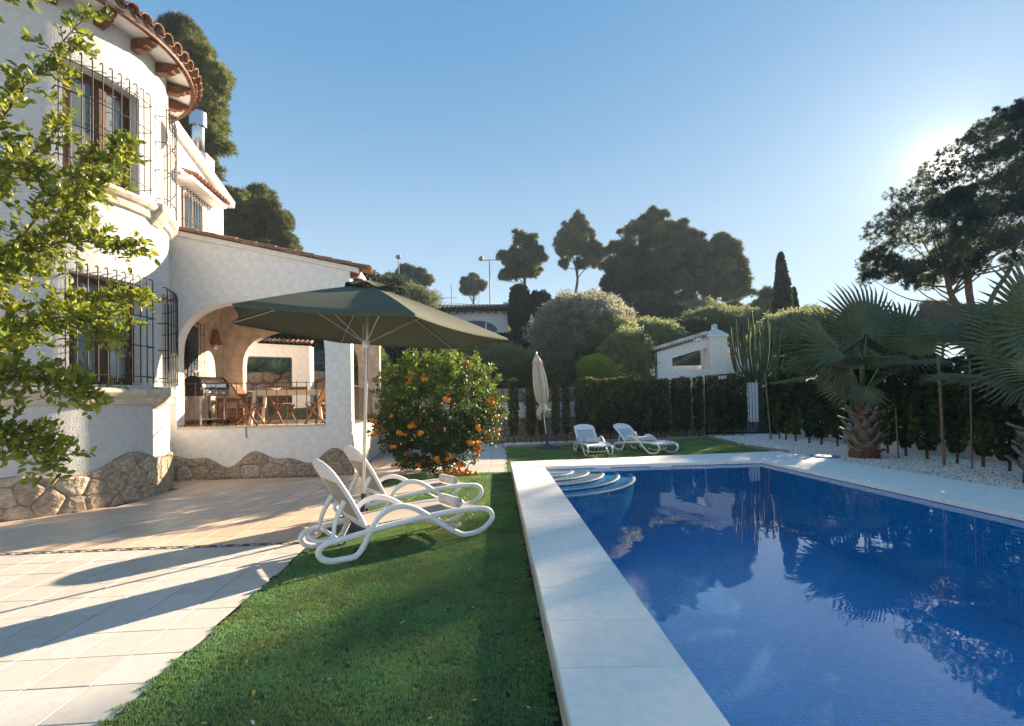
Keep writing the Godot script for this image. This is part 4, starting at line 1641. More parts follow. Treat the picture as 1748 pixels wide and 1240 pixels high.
# ---------------------------------------------------------------- things on the hill behind
func build_background() -> void:
	build_archway()
	# neighbour's house with an arched window
	var n := thing("neighbour_house", "white bungalow with an arched window and a dark tiled roof on the hill", "house", Vector3(-2.6, 5.0, -40.0), 0.06)
	var b := B.new()
	var o := PackedVector2Array([Vector2(-5.0, 0), Vector2(-2.3, 0), Vector2(-2.3, 1.35)])
	var arc := PackedVector2Array()
	for i in 15:
		var t := PI - PI * i / 14.0
		arc.append(Vector2(-0.35 + cos(t) * 1.95, 2.0 + pow(sin(t), 0.8) * 1.05))
	o = PackedVector2Array([Vector2(-5.0, 1.4), Vector2(-2.3, 1.4)])
	o.append_array(arc)
	o.append_array([Vector2(1.6, 1.4), Vector2(2.35, 1.4), Vector2(2.35, 3.75), Vector2(-5.0, 3.75)])
	b.slab(o, 0.3, Transform3D.IDENTITY)
	b.box(Vector3(-1.33, 0.2, -0.15), Vector3(7.35, 2.4, 0.3))
	b.box(Vector3(2.2, 1.4, -3.3), Vector3(0.3, 4.7, 6.0))
	b.box(Vector3(-4.85, 1.4, -3.3), Vector3(0.3, 4.7, 6.0))
	b.box(Vector3(-1.33, 1.4, -6.3), Vector3(7.0, 4.7, 0.3))
	part("wall", b.done(), M.smooth_white, n)
	b = B.new()
	var line: Array = []
	for q in arc:
		line.append(Vector3(q.x, q.y, -0.1))
	b.tube(line, 0.06, 6)
	b.box(Vector3(-0.35, 2.05, -0.1), Vector3(3.8, 0.10, 0.08))
	b.box(Vector3(0.6, 2.1, -0.1), Vector3(0.10, 1.6, 0.08))
	b.box(Vector3(-1.3, 2.1, -0.1), Vector3(0.10, 1.6, 0.08))
	var w := part("window", b.done(), M.white_ceramic, n)
	b = B.new()
	var g := PackedVector2Array([Vector2(-2.3, 1.4)])
	g.append_array(arc)
	g.append(Vector2(1.6, 1.4))
	b.slab(g, 0.0, Transform3D(Basis.IDENTITY, Vector3(0, 0, -0.14)))
	part("pane", b.done(), M.blue_glass, w)
	b = B.new()
	for x in [-5.5, 2.9]:
		b.slab(PackedVector2Array([Vector2(-0.7, 3.80), Vector2(3.2, 4.93), Vector2(7.1, 3.80)]), 0.1, Transform3D(Basis(Vector3.UP, PI / 2), Vector3(x, 0, 0)))
	b.quad(Vector3(-5.6, 3.80, 0.75), Vector3(2.95, 3.80, 0.75), Vector3(2.95, 4.95, -3.2), Vector3(-5.6, 4.95, -3.2))
	b.quad(Vector3(2.95, 3.80, -7.2), Vector3(-5.6, 3.80, -7.2), Vector3(-5.6, 4.95, -3.2), Vector3(2.95, 4.95, -3.2))
	b.quad(Vector3(2.95, 3.78, 0.75), Vector3(-5.6, 3.78, 0.75), Vector3(-5.6, 3.78, -7.2), Vector3(2.95, 3.78, -7.2))
	var roof := part("roof", b.done(), M.dark_roof_0, n)
	var tm := roof_tile_mesh(0.9, 0.13)
	for i in 28:
		for r in 3:
			var t := part("roof_tile", tm, M["dark_roof_%d" % (rng.randi() % 3)], roof)
			t.position = Vector3(-5.5 + i * 0.31, 3.84 + r * 0.235, 0.82 - r * 0.82)
			t.rotation.x = 0.28
	for i in 12:
		b = B.new()
		b.box(Vector3(-4.8 + i * 0.62, 3.66, 0.3), Vector3(0.12, 0.16, 0.7))
		part("rafter", b.done(), M.rafter_wood, n)
	# modern block further back
	n = thing("modern_house", "pale flat-roofed house far behind the tall pine trunk", "house", Vector3(3.2, 11.5, -88.0), -0.1)
	b = B.new()
	b.box(Vector3(0, 3.3, 0), Vector3(6.2, 6.6, 6))
	b.box(Vector3(-0.4, 6.75, 0), Vector3(7.4, 0.3, 7))
	part("wall", b.done(), M.house_far, n)
	for x in [-1.6, 0.2, 1.9]:
		b = B.new()
		b.box(Vector3(x, 4.6, 3.0), Vector3(0.9, 1.7, 0.12))
		part("window", b.done(), M.blue_glass, n)
	# floodlight masts
	lamp_mast("tall thin floodlight mast with one lamp above the porch eaves", Vector3(-13.47, 9.5, -60.0), 9.5, 1)
	lamp_mast("tall floodlight mast with a crossbar and two lamps between two round pines", Vector3(-2.45, 9.5, -60.0), 9.2, 2)
	# aerial
	var a := thing("roof_aerial", "thin television aerial mast above the bungalow roof", "aerial", Vector3(-7.1, 9.5, -60.0))
	b = B.new()
	b.tube([Vector3(0, 0, 0), Vector3(0, 6.3, 0)], 0.05, 6)
	part("mast", b.done(), M.pole_grey, a)
	b = B.new()
	b.tube([Vector3(-1.0, 4.6, 0), Vector3(0.7, 4.6, 0)], 0.03, 5)
	for i in 5:
		b.tube([Vector3(-0.9 + i * 0.3, 4.6, -0.5), Vector3(-0.9 + i * 0.3, 4.6, 0.5)], 0.02, 4)
	part("antenna", b.done(), M.pole_grey, a)
	# overhead cable
	b = B.new()
	var cab: Array = []
	for i in 25:
		var t := i / 24.0
		cab.append(Vector3(lerpf(-9.2, 12.0, t), 12.9 - 0.4 * sin(PI * t), lerpf(-56.0, -60.0, t)))
	b.tube(cab, 0.022, 5)
	single("overhead_cable", b.done(), M.pole_grey, "thin overhead cable crossing the sky above the bungalow", "cable")


func lamp_mast(label: String, at: Vector3, h: float, heads: int) -> void:
	var t := thing("floodlight_mast", label, "lamp post", at)
	var b := B.new()
	b.tube([Vector3(0, -1, 0), Vector3(0.0, h, 0)], [0.09, 0.06], 8)
	part("pole", b.done(), M.pole_grey, t)
	if heads == 2:
		b = B.new()
		b.tube([Vector3(-0.9, h - 0.1, 0), Vector3(0.9, h - 0.1, 0)], 0.05, 6)
		part("crossbar", b.done(), M.pole_grey, t)
	for i in heads:
		b = B.new()
		var x := (i * 2 - 1) * 0.85 if heads == 2 else 0.0
		b.lathe([Vector2(0.0, 0.0), Vector2(0.25, 0.02), Vector2(0.34, 0.2), Vector2(0.28, 0.42), Vector2(0.0, 0.48)], 12, Transform3D(Basis(Vector3.BACK, signf(x) * -0.8), Vector3(x, h - 0.05, 0)))
		part("lamp_head", b.done(), M.pole_grey, t)


func build_archway() -> void:
	var t := thing("white_archway", "white rendered garden gateway with a tiled top and square pillar behind the hedge", "gateway", Vector3(6.46, 0, -22.0))
	# the open bay runs from a corner post up to the tall pillar, its top sloping
	var x := Vector3(1.0, 0, -0.02).normalized()
	var F := Transform3D(Basis(x, Vector3.UP, x.cross(Vector3.UP)), Vector3.ZERO)
	var b := B.new()
	b.slab(PackedVector2Array([Vector2(0.0, 0.3), Vector2(0.0, 3.55), Vector2(2.25, 4.18), Vector2(2.25, 3.72), Vector2(2.2, 3.70), Vector2(0.66, 3.26), Vector2(0.66, 2.82), Vector2(2.25, 2.72), Vector2(2.25, 0.3)]), 0.42, F)
	part("bay_wall", b.done(), M.smooth_white, t)
	b = B.new()
	b.box(Vector3(2.62, 2.1, -0.15), Vector3(0.78, 4.1, 0.78))
	b.box(Vector3(2.62, 4.19, -0.15), Vector3(0.96, 0.10, 0.96))
	part("pillar", b.done(), M.smooth_white, t)
	b = B.new()
	b.lathe([Vector2(0.62, 4.24), Vector2(0.30, 4.44), Vector2(0.14, 4.52), Vector2(0.14, 4.72), Vector2(0.0, 4.78)], 4, Transform3D(Basis(Vector3.UP, PI / 4), Vector3(2.62, 0, -0.15)), false)
	part("pillar_cap", b.done(), M.house_far, t)
	b = B.new()
	b.bar(F * Vector3(-0.22, 3.66, -0.2), F * Vector3(2.25, 4.38, -0.2), 0.16, 0.5, Vector3.UP)
	part("ridge", b.done(), M.house_far, t)
	var tm := roof_tile_mesh(0.32, 0.07)
	for i in 16:
		var p := part("roof_tile", tm, M["roof_%d" % (rng.randi() % 3)], t)
		var s := i / 15.0
		p.transform = F * Transform3D(Basis(Vector3.RIGHT, 0.5), Vector3(lerpf(-0.2, 2.2, s), lerpf(3.52, 4.18, s), 0.16))
	# boundary wall seen through the opening, tiled along its top
	b = B.new()
	b.box(Vector3(1.4, 2.0, -3.0), Vector3(3.4, 2.2, 0.3))
	part("rear_wall", b.done(), M.smooth_white, t)
	for i in 20:
		var p := part("roof_tile", tm, M["roof_%d" % (rng.randi() % 3)], t)
		p.position = Vector3(-0.2 + i * 0.165, 3.12 + (0.0 if i < 13 else (i - 12) * 0.08), -2.8)
		p.rotation.x = 0.4
	# wing walls right of the pillar, one curving down
	b = B.new()
	b.slab(PackedVector2Array([Vector2(3.02, 0.3), Vector2(3.02, 3.35), Vector2(3.5, 3.33), Vector2(4.2, 3.12), Vector2(4.9, 2.75), Vector2(5.3, 2.55), Vector2(5.3, 0.3)]), 0.3, F)
	b.slab(PackedVector2Array([Vector2(3.02, 0.3), Vector2(3.02, 3.98), Vector2(5.2, 3.92), Vector2(5.2, 0.3)]), 0.3, F * Transform3D(Basis.IDENTITY, Vector3(0, 0, -2.4)))
	b.box(Vector3(3.9, 4.35, -4.0), Vector3(1.6, 0.8, 0.3))
	part("wing_wall", b.done(), M.smooth_white, t)
	for i in 14:
		var p := part("roof_tile", tm, M["roof_%d" % (rng.randi() % 3)], t)
		var q := [Vector2(3.1, 3.36), Vector2(3.6, 3.34), Vector2(4.2, 3.14), Vector2(4.9, 2.78), Vector2(5.3, 2.58)]
		var s := i / 13.0 * 4.0
		var k := mini(int(s), 3)
		var v: Vector2 = (q[k] as Vector2).lerp(q[k + 1], s - k)
		p.transform = F * Transform3D(Basis(Vector3.RIGHT, 0.45), Vector3(v.x, v.y, 0.14))
	for i in 14:
		var p := part("roof_tile", tm, M["roof_%d" % (rng.randi() % 3)], t)
		p.transform = F * Transform3D(Basis(Vector3.RIGHT, 0.45), Vector3(3.1 + i * 0.155, 4.02 - i * 0.004, -2.28))


# ---------------------------------------------------------------- trees
func needle_tuft(n: int, w: float) -> ArrayMesh:
	var b := B.new()
	for i in n:
		var d := (on_sphere() + Vector3(0, 0.55, 0)).normalized()
		var s := d.cross(on_sphere()).normalized() * w
		var l := rnd(0.7, 1.15)
		var v := rnd(0.8, 1.2)
		b.col(Color(v, v, v))
		b.tri(-s, s, d * l)
		b.tri(d * l * 0.35 - s * 1.6, d * l * 0.35 + s * 1.6, d * l * 1.02)
	return b.done()


# crown lobes hung round limbs; lobes: [centre, radius] in the tree's own axes
func pine(label: String, at: Vector3, trunk: Array, tr: float, lobes: Array, per: float, size: float, tint: Color, tuft: Mesh, seed_: int, group := "pines standing on the hillside") -> void:
	rng.seed = seed_
	var t := thing("pine_tree", label, "tree", at, 0.0, group)
	var b := B.new()
	var line := spline(trunk, 5)
	var radii: Array = []
	for i in line.size():
		radii.append(lerpf(tr, tr * 0.42, float(i) / (line.size() - 1)))
	b.tube(line, radii, 9)
	part("trunk", b.done(), M.pine_bark, t)
	var limb := B.new()
	var tip: Vector3 = trunk[trunk.size() - 1]
	var places: Array = []
	var tints: Array = []
	var nz := FastNoiseLite.new()
	nz.seed = seed_
	nz.frequency = 0.35
	var all: Array = []
	for lb in lobes:
		all.append(lb)
		var r0: Vector3 = lb[1] if lb[1] is Vector3 else Vector3.ONE * float(lb[1])
		for k in 3:
			# ragged sprays round each clump
			all.append([(lb[0] as Vector3) + on_sphere() * r0 * rnd(0.85, 1.12), r0 * rnd(0.26, 0.46), (float(lb[2]) if lb.size() > 2 else 1.0) * 0.9, true])
	for lb in all:
		var c: Vector3 = lb[0]
		var r: Vector3 = lb[1] if lb[1] is Vector3 else Vector3.ONE * float(lb[1])
		var start: Vector3 = line[int(line.size() * rnd(0.62, 0.98))] if c.y > tip.y - 1.0 else line[int(line.size() * rnd(0.5, 0.8))]
		var m := start.lerp(c, 0.55) + Vector3(0, -0.12 * start.distance_to(c), 0)
		if lb.size() < 3 or lb.size() == 3 and (float(lb[2]) > 0.5 or rng.randf() < 0.35):
			limb.tube(spline([start, m, c], 4), [tr * 0.30, tr * 0.26, tr * 0.22, tr * 0.18, tr * 0.14, tr * 0.11, tr * 0.08, tr * 0.06, tr * 0.04], 6)
		var tone := Color.WHITE * rnd(0.5, 1.9)
		r *= 0.80
		var area := r.x * r.y + r.y * r.z + r.x * r.z
		for i in int(per * area * (float(lb[2]) if lb.size() > 2 else 1.0)):
			var d := on_sphere()
			if d.y < -0.35 and rng.randf() < 0.55:
				d.y = -d.y
			var q := pow(rng.randf(), 0.40)
			var p := c + d * r * q * (1.0 + 0.30 * nz.get_noise_3dv((c + d * r) * 1.7))
			places.append(Transform3D(along(d + Vector3(0, 0.5, 0) + on_sphere() * 0.5, rnd(0, TAU), size * rnd(0.75, 1.3)), p))
			var v := rnd(0.72, 1.28)
			var y := clampf(0.5 + nz.get_noise_3dv(p * 1.5) * 0.9, 0.0, 1.0)
			tints.append(Color(tint.r * v * lerpf(0.8, 1.45, y), tint.g * v * lerpf(0.85, 1.25, y), tint.b * v * lerpf(0.9, 1.1, y)) * tone)
	part("limbs", limb.done(), M.pine_bark, t)
	many("crown", tuft, M.needles, places, tints, t)


# small lobes scattered through an ellipsoid, biased to its shell
func lobes_in(c: Vector3, r: Vector3, n: int, lo: float, hi: float) -> Array:
	var out: Array = []
	for i in n:
		var d := on_sphere()
		var q := rnd(0.55, 0.86)
		if i < n / 5:
			q = rnd(0.0, 0.4)
		var s := rnd(lo, hi)
		out.append([c + d * r * q, Vector3(s, s * rnd(0.65, 0.85), s)])
	return out


func build_trees() -> void:
	rng.seed = 77
	var tuft := needle_tuft(16, 0.045)
	var green := Color(0.13, 0.155, 0.055)
	var dark := Color(0.105, 0.125, 0.05)
	# behind the house
	pine("tall bushy pine rising close behind the steel chimney flue", Vector3(-14.6, 4, -22), [Vector3(0, 0, 0), Vector3(0.3, 5, 0), Vector3(0.2, 10, 0), Vector3(0.5, 13, 0)], 0.22,
		[[Vector3(0.0, 14.0, 0), 1.1], [Vector3(0.9, 13.0, 0.4), 0.9], [Vector3(1.7, 11.9, 0.2), 0.85], [Vector3(0.6, 12.0, 0.8), 1.0], [Vector3(1.6, 10.6, 0.4), 0.8], [Vector3(0.9, 10.3, -0.4), 1.1], [Vector3(1.5, 9.2, 0.3), 0.8], [Vector3(0.3, 9.0, 0.6), 1.1], [Vector3(-0.8, 13, 0), 1.2], [Vector3(-1.2, 11, 0), 1.4], [Vector3(1.0, 8.0, 0.0), 0.9]], 260.0, 0.26, green, tuft, 101)
	pine("spreading pine behind the porch roof, right of the upper gable", Vector3(-15.0, 5, -30), [Vector3(0, 0, 0), Vector3(0.2, 3, 0), Vector3(0, 6, 0)], 0.25,
		lobes_in(Vector3(-0.4, 7.0, 0), Vector3(1.9, 2.0, 1.8), 12, 0.8, 1.2) + [[Vector3(1.6, 6.2, 0.3), 0.8], [Vector3(2.0, 5.4, 0.3), 0.6], [Vector3(1.3, 7.3, 0.3), 0.8], [Vector3(-0.2, 9.0, 0), 0.9], [Vector3(0.5, 5.2, 0), 1.2], [Vector3(-1.5, 5.4, 0), 1.2]], 220.0, 0.28, green, tuft, 102)
	# far, left of the middle
	pine("small round pine behind the single lamp mast", Vector3(-14.2, 11.6, -70), [Vector3(0, 0, 0), Vector3(0.2, 3, 0), Vector3(0, 6, 0)], 0.25,
		lobes_in(Vector3(0, 6.3, 0), Vector3(3.1, 2.7, 2.8), 16, 0.9, 1.4), 90.0, 0.46, dark, tuft, 103)
	pine("smallest round pine beside the double lamp mast", Vector3(-6.0, 11.6, -80), [Vector3(0, 0, 0), Vector3(0.2, 3, 0), Vector3(0, 7.6, 0)], 0.25,
		lobes_in(Vector3(0.1, 8.1, 0), Vector3(2.4, 2.2, 2.2), 13, 0.8, 1.1), 90.0, 0.46, dark, tuft, 104)
	pine("lollipop pine on a straight bare trunk in the middle of the skyline", Vector3(1.8, 10.6, -60), [Vector3(0.1, 0, 0), Vector3(0.15, 2.5, 0), Vector3(0.0, 5, 0), Vector3(-0.3, 7.6, 0)], 0.28,
		lobes_in(Vector3(-0.5, 7.9, 0), Vector3(2.6, 2.7, 2.4), 17, 0.8, 1.25) + [[Vector3(0.6, 10.0, 0), 1.0], [Vector3(1.5, 8.6, 0), 1.1], [Vector3(-0.4, 10.3, 0), 1.0], [Vector3(-2.2, 6.0, 0.2), 1.0]], 90.0, 0.42, green, tuft, 105)
	pine("open-crowned pine with a curved bare trunk, left of the big pine", Vector3(8.3, 11.2, -62), [Vector3(-0.1, 0, 0), Vector3(-0.2, 3, 0), Vector3(0.15, 5.5, 0), Vector3(-0.3, 8, 0)], 0.25,
		[[Vector3(0.3, 12.2, 0), 1.3], [Vector3(-0.6, 11.0, 0.3), 1.4], [Vector3(1.2, 10.6, 0), 1.5], [Vector3(-1.8, 9.9, 0), 1.1], [Vector3(0.4, 9.4, 0.4), 1.5], [Vector3(2.3, 9.2, 0), 1.2], [Vector3(3.2, 8.5, 0.2), 0.9], [Vector3(-1.2, 8.6, 0.2), 1.1], [Vector3(1.6, 7.7, 0.2), 1.0], [Vector3(2.7, 7.4, 0), 0.7], [Vector3(-1.5, 7.3, 0), 0.7], [Vector3(0.4, 7.3, 0), 0.6]], 95.0, 0.42, green, tuft, 106)
	# the big one and its neighbour
	rng.seed = 9
	var big: Array = []
	for e in [[0.2, 14.0, 0, 1.7], [-1.6, 12.9, 0.5, 1.6], [1.9, 12.8, 0.4, 1.6], [4.0, 12.2, 0.2, 1.5], [-3.0, 11.0, 0.4, 1.6], [0.2, 11.8, 1.4, 2.0], [2.8, 10.8, 1.2, 1.9], [4.9, 10.4, 0.2, 1.5], [-4.1, 9.1, 0.2, 1.5], [-2.0, 9.6, 1.6, 1.9], [0.9, 9.4, 2.2, 2.0], [3.4, 8.8, 1.6, 1.8], [5.0, 8.6, 0.8, 1.4], [-4.6, 7.1, 0.2, 1.4], [-2.8, 7.2, 1.6, 1.7], [-0.4, 7.0, 2.3, 1.9], [2.2, 6.8, 2.2, 1.8], [4.3, 6.6, 1.5, 1.5], [5.6, 7.0, 1.0, 1.1], [-3.4, 5.2, 0.8, 1.3], [-1.2, 4.9, 1.5, 1.5], [1.2, 4.6, 1.8, 1.6], [3.3, 4.9, 1.6, 1.3], [-4.9, 5.4, 0, 1.0], [0, 9, -1.5, 2.8], [2.5, 8, -1.5, 2.6], [-2, 7, -1.5, 2.4], [0.8, 3.7, 1.0, 1.1], [2.4, 3.8, 1.0, 0.9]]:
		big.append([Vector3(e[0], e[1], e[2]), Vector3(e[3], e[3] * 0.8, e[3])])
	pine("largest dark pine, broad crown rising over the white archway", Vector3(15.7, 7.0, -55), [Vector3(3.0, -1, 0), Vector3(2.6, 3, 0), Vector3(1.2, 7, 0), Vector3(0.4, 12, 0)], 0.42, big, 85.0, 0.42, dark, tuft, 107)
	pine("pine with a leaning crown just right of the largest pine", Vector3(23.0, 6.0, -56), [Vector3(-1.5, 0, 0), Vector3(-0.9, 4, 0), Vector3(0.6, 8, 0), Vector3(1.2, 11, 0)], 0.30,
		[[Vector3(1.0, 13.0, 0), 1.3], [Vector3(1.8, 11.8, 0.3), 1.4], [Vector3(0.3, 11.4, 0.3), 1.4], [Vector3(2.7, 10.4, 0), 1.3], [Vector3(1.0, 9.9, 0.5), 1.5], [Vector3(-0.4, 9.4, 0.2), 1.3], [Vector3(2.6, 8.6, 0.2), 1.2], [Vector3(0.8, 8.0, 0.5), 1.4], [Vector3(3.2, 7.4, 0), 1.0], [Vector3(1.8, 6.6, 0.3), 1.1], [Vector3(-0.4, 7.0, 0), 1.1], [Vector3(2.6, 5.3, 0), 0.9], [Vector3(0.9, 4.9, 0.2), 0.9]], 85.0, 0.42, green, tuft, 108)
	pine("low pine crown between the leaning pine and the tall cypress", Vector3(29.5, 6, -58), [Vector3(0, 0, 0), Vector3(0, 3, 0), Vector3(0.3, 6, 0)], 0.25,
		lobes_in(Vector3(0, 5.6, 0), Vector3(2.4, 2.4, 2.0), 14, 0.9, 1.3) + lobes_in(Vector3(-1.0, 3.0, 0), Vector3(2.4, 1.6, 2.0), 9, 0.8, 1.1), 80.0, 0.45, dark, tuft, 109)
	# the one that the sun shines through
	rng.seed = 31
	var sunny: Array = []
	for e in [[-6.4, 7.2, 0, 1.5], [-5.8, 8.8, 0.5, 1.6], [-5.0, 6.3, 0.4, 1.4], [-4.2, 10.0, 0.2, 1.6], [-3.6, 8.2, 1.0, 1.8], [-3.4, 6.2, 0.5, 1.6], [-2.4, 11.2, 0.3, 1.4], [-1.8, 9.4, 1.2, 1.9], [-1.6, 7.2, 0.8, 1.7], [-0.2, 8.4, 1.2, 1.8], [0.2, 10.4, 0.6, 1.6], [0.2, 6.6, 0.4, 1.3], [-0.6, 12.9, 0.2, 1.1], [-5.3, 10.2, 0.3, 1.2], [-4.2, 11.5, 0.2, 1.3], [-3.0, 12.7, 0.2, 1.2], [-2.1, 13.7, 0.1, 1.15], [-0.9, 14.7, 0.2, 1.15], [0.6, 15.5, 0.2, 1.3], [1.9, 16.4, 0.1, 1.3], [3.6, 17.2, 0.1, 1.4], [5.2, 17.8, 0.1, 1.5], [-2.2, 12.0, 0.6, 1.2], [-0.8, 13.5, 0.5, 1.1], [-0.95, 11.4, 0.8, 1.0], [-0.95, 11.35, -0.9, 1.0], [1.0, 13.9, 0.3, 1.3], [2.0, 12.3, 0.8, 1.7], [2.6, 14.6, 0.3, 1.5], [2.2, 10.2, 0.8, 1.9], [2.4, 8.2, 0.6, 1.6], [4.2, 15.4, 0.2, 1.6], [4.3, 13.2, 0.8, 1.9], [4.4, 11.0, 0.8, 1.9], [4.3, 8.8, 0.4, 1.6], [6.0, 16.4, 0.2, 1.7], [6.2, 14.0, 0.6, 1.9], [6.3, 11.6, 0.6, 1.9], [6.2, 9.4, 0.4, 1.6], [7.8, 15.0, 0, 1.9], [8.0, 12.0, 0, 2.0], [8.0, 9.6, 0, 1.8], [3.4, 6.9, 0.2, 0.8], [-6.9, 6.0, 0, 0.8], [-2.6, 5.6, 0, 0.9], [-0.5, 10.9, 0.4, 0.9]]:
		# lacy where the light comes through
		var lace := 0.50 if e[0] < 1.5 and e[1] > 7.9 and not (e[0] > -1.2 and e[1] < 11.6) else 1.2
		if e[0] == -0.95:
			lace = 7.0
		sunny.append([Vector3(e[0], e[1], e[2]), Vector3(e[3], e[3] * 0.78, e[3]), lace])
	pine("umbrella-crowned pine at the right with the low sun shining through", Vector3(33.0, 4.0, -36), [Vector3(0.8, -3, 0), Vector3(0.5, 2.0, 0), Vector3(-1.0, 4.6, 0), Vector3(-1.4, 7.4, 0)], 0.30, sunny, 85.0, 0.235, Color(0.125, 0.145, 0.075), tuft, 110)
	rng.seed = 32
	var t := thing("forked_pine", "forked pale trunk beside the sunlit umbrella pine", "tree", Vector3(32.4, 2.0, -36))
	var b := B.new()
	b.tube(spline([Vector3(3.0, -1, 0), Vector3(2.6, 2.9, 0), Vector3(1.8, 5.0, 0), Vector3(1.0, 6.0, 0), Vector3(0.8, 9.0, 0)], 4), 0.22, 8)
	part("trunk", b.done(), M.pine_bark, t)
	b = B.new()
	b.tube(spline([Vector3(1.9, 4.9, 0), Vector3(2.8, 6.8, 0), Vector3(4.0, 8.6, 0), Vector3(4.4, 11, 0)], 4), [0.17, 0.165, 0.16, 0.155, 0.15, 0.145, 0.14, 0.135, 0.13, 0.125, 0.12, 0.11, 0.1], 7)
	part("limb", b.done(), M.pine_bark, t)
	b = B.new()
	b.tube(spline([Vector3(8.4, 0, 2), Vector3(8.3, 5, 2), Vector3(8.0, 12, 2)], 4), 0.26, 8)
	single("bare_pine", b.done(), M.pine_bark, "straight pine trunk cut by the right edge of the picture", "tree").position = Vector3(30.6, 3.0, -36)
	pine("low distant pine crown behind the palm leaves under the sun", Vector3(52, 2.5, -60), [Vector3(0, 0, 0), Vector3(0, 3, 0), Vector3(0.3, 6, 0)], 0.25,
		lobes_in(Vector3(0, 7.4, 0), Vector3(3.6, 2.6, 2.0), 15, 1.0, 1.5), 60.0, 0.5, dark, tuft, 111)
	pine("distant round pine crown right of the forked trunk", Vector3(60.5, 2.5, -62), [Vector3(0, 0, 0), Vector3(0, 3, 0), Vector3(0.3, 6, 0)], 0.25,
		lobes_in(Vector3(0, 7.2, 0), Vector3(4.2, 2.6, 2.0), 15, 1.0, 1.5), 60.0, 0.5, dark, tuft, 112)
	# cypresses
	var spray := spray_mesh(0.34, 0.30)
	for e in [["tall slender Italian cypress standing dark against the sky", Vector3(21.9, 5.0, -40), 7.6, 1.3, 2600], ["short slender cypress just right of the tall cypress", Vector3(24.0, 5.0, -42), 5.2, 0.7, 900]]:
		t = thing("cypress_tree", e[0], "tree", e[1])
		b = B.new()
		b.tube([Vector3(0, 0, 0), Vector3(0, e[2] * 0.8, 0)], [0.16, 0.05], 7)
		part("trunk", b.done(), M.bark, t)
		var places: Array = []
		var tints: Array = []
		for i in int(e[4]):
			var q := rng.randf()
			var a := rnd(0, TAU)
			var r: float = e[3] * 0.5 * pow(sin(PI * pow(q * 0.94 + 0.06, 0.62)), 0.7) * (1.0 + 0.25 * sin(a * 3.0 + q * 9.0)) * rnd(0.65, 1.0)
			places.append(Transform3D(along(Vector3(cos(a) * 0.35, 1.0, sin(a) * 0.35), rnd(0, TAU), rnd(0.8, 1.3)), Vector3(cos(a) * r, 0.3 + q * float(e[2]), sin(a) * r)))
			var v := rnd(0.7, 1.25)
			tints.append(Color(0.05 * v, 0.07 * v, 0.04 * v))
		many("foliage", spray, M.dull_leaf, places, tints, t)


# ---------------------------------------------------------------- leaves and shrubs
var leaf_mesh: ArrayMesh      # pointed oval, length 1 along y, folded a little
var broad_mesh: ArrayMesh
var sprig_mesh: ArrayMesh     # a few narrow leaves on one shoot
var tuft_mesh: ArrayMesh      # small clump of tiny leaves


func one_leaf(b: B, at: Transform3D, w: float, fold: float, curl: float) -> void:
	var c := [Vector3(0, 0, 0), Vector3(0, 0.35, 0.02), Vector3(0, 0.7, -curl * 0.3), Vector3(0, 1.0, -curl)]
	var l := [Vector3(-w * 0.42, 0.30, fold), Vector3(-w * 0.40, 0.68, fold - curl * 0.3)]
	var r := [Vector3(w * 0.42, 0.30, fold), Vector3(w * 0.40, 0.68, fold - curl * 0.3)]
	var f := func(v: Vector3) -> Vector3: return at * v
	b.tri(f.call(c[0]), f.call(c[1]), f.call(l[0]))
	b.quad(f.call(l[0]), f.call(c[1]), f.call(c[2]), f.call(l[1]))
	b.tri(f.call(l[1]), f.call(c[2]), f.call(c[3]))
	b.tri(f.call(c[0]), f.call(r[0]), f.call(c[1]))
	b.quad(f.call(c[1]), f.call(r[0]), f.call(r[1]), f.call(c[2]))
	b.tri(f.call(c[2]), f.call(r[1]), f.call(c[3]))


func make_leaf_meshes() -> void:
	var b := B.new()
	b.col(Color.WHITE)
	one_leaf(b, Transform3D.IDENTITY, 0.42, 0.06, 0.10)
	leaf_mesh = b.done()
	b = B.new()
	b.col(Color.WHITE)
	one_leaf(b, Transform3D.IDENTITY, 0.56, 0.08, 0.14)
	broad_mesh = b.done()
	b = B.new()
	b.col(Color.WHITE)
	for i in 7:
		var a := i * 2.4
		var p := Vector3(0, 0.12 + i * 0.11, 0)
		one_leaf(b, Transform3D(along(Vector3(cos(a), 0.8, sin(a)), rnd(0, TAU), 0.5), p), 0.24, 0.03, 0.06)
	sprig_mesh = b.done()
	b = B.new()
	b.col(Color.WHITE)
	for i in 9:
		one_leaf(b, Transform3D(along(on_sphere() + Vector3(0, 0.6, 0), rnd(0, TAU), 0.6), on_sphere() * 0.25), 0.45, 0.05, 0.08)
	tuft_mesh = b.done()


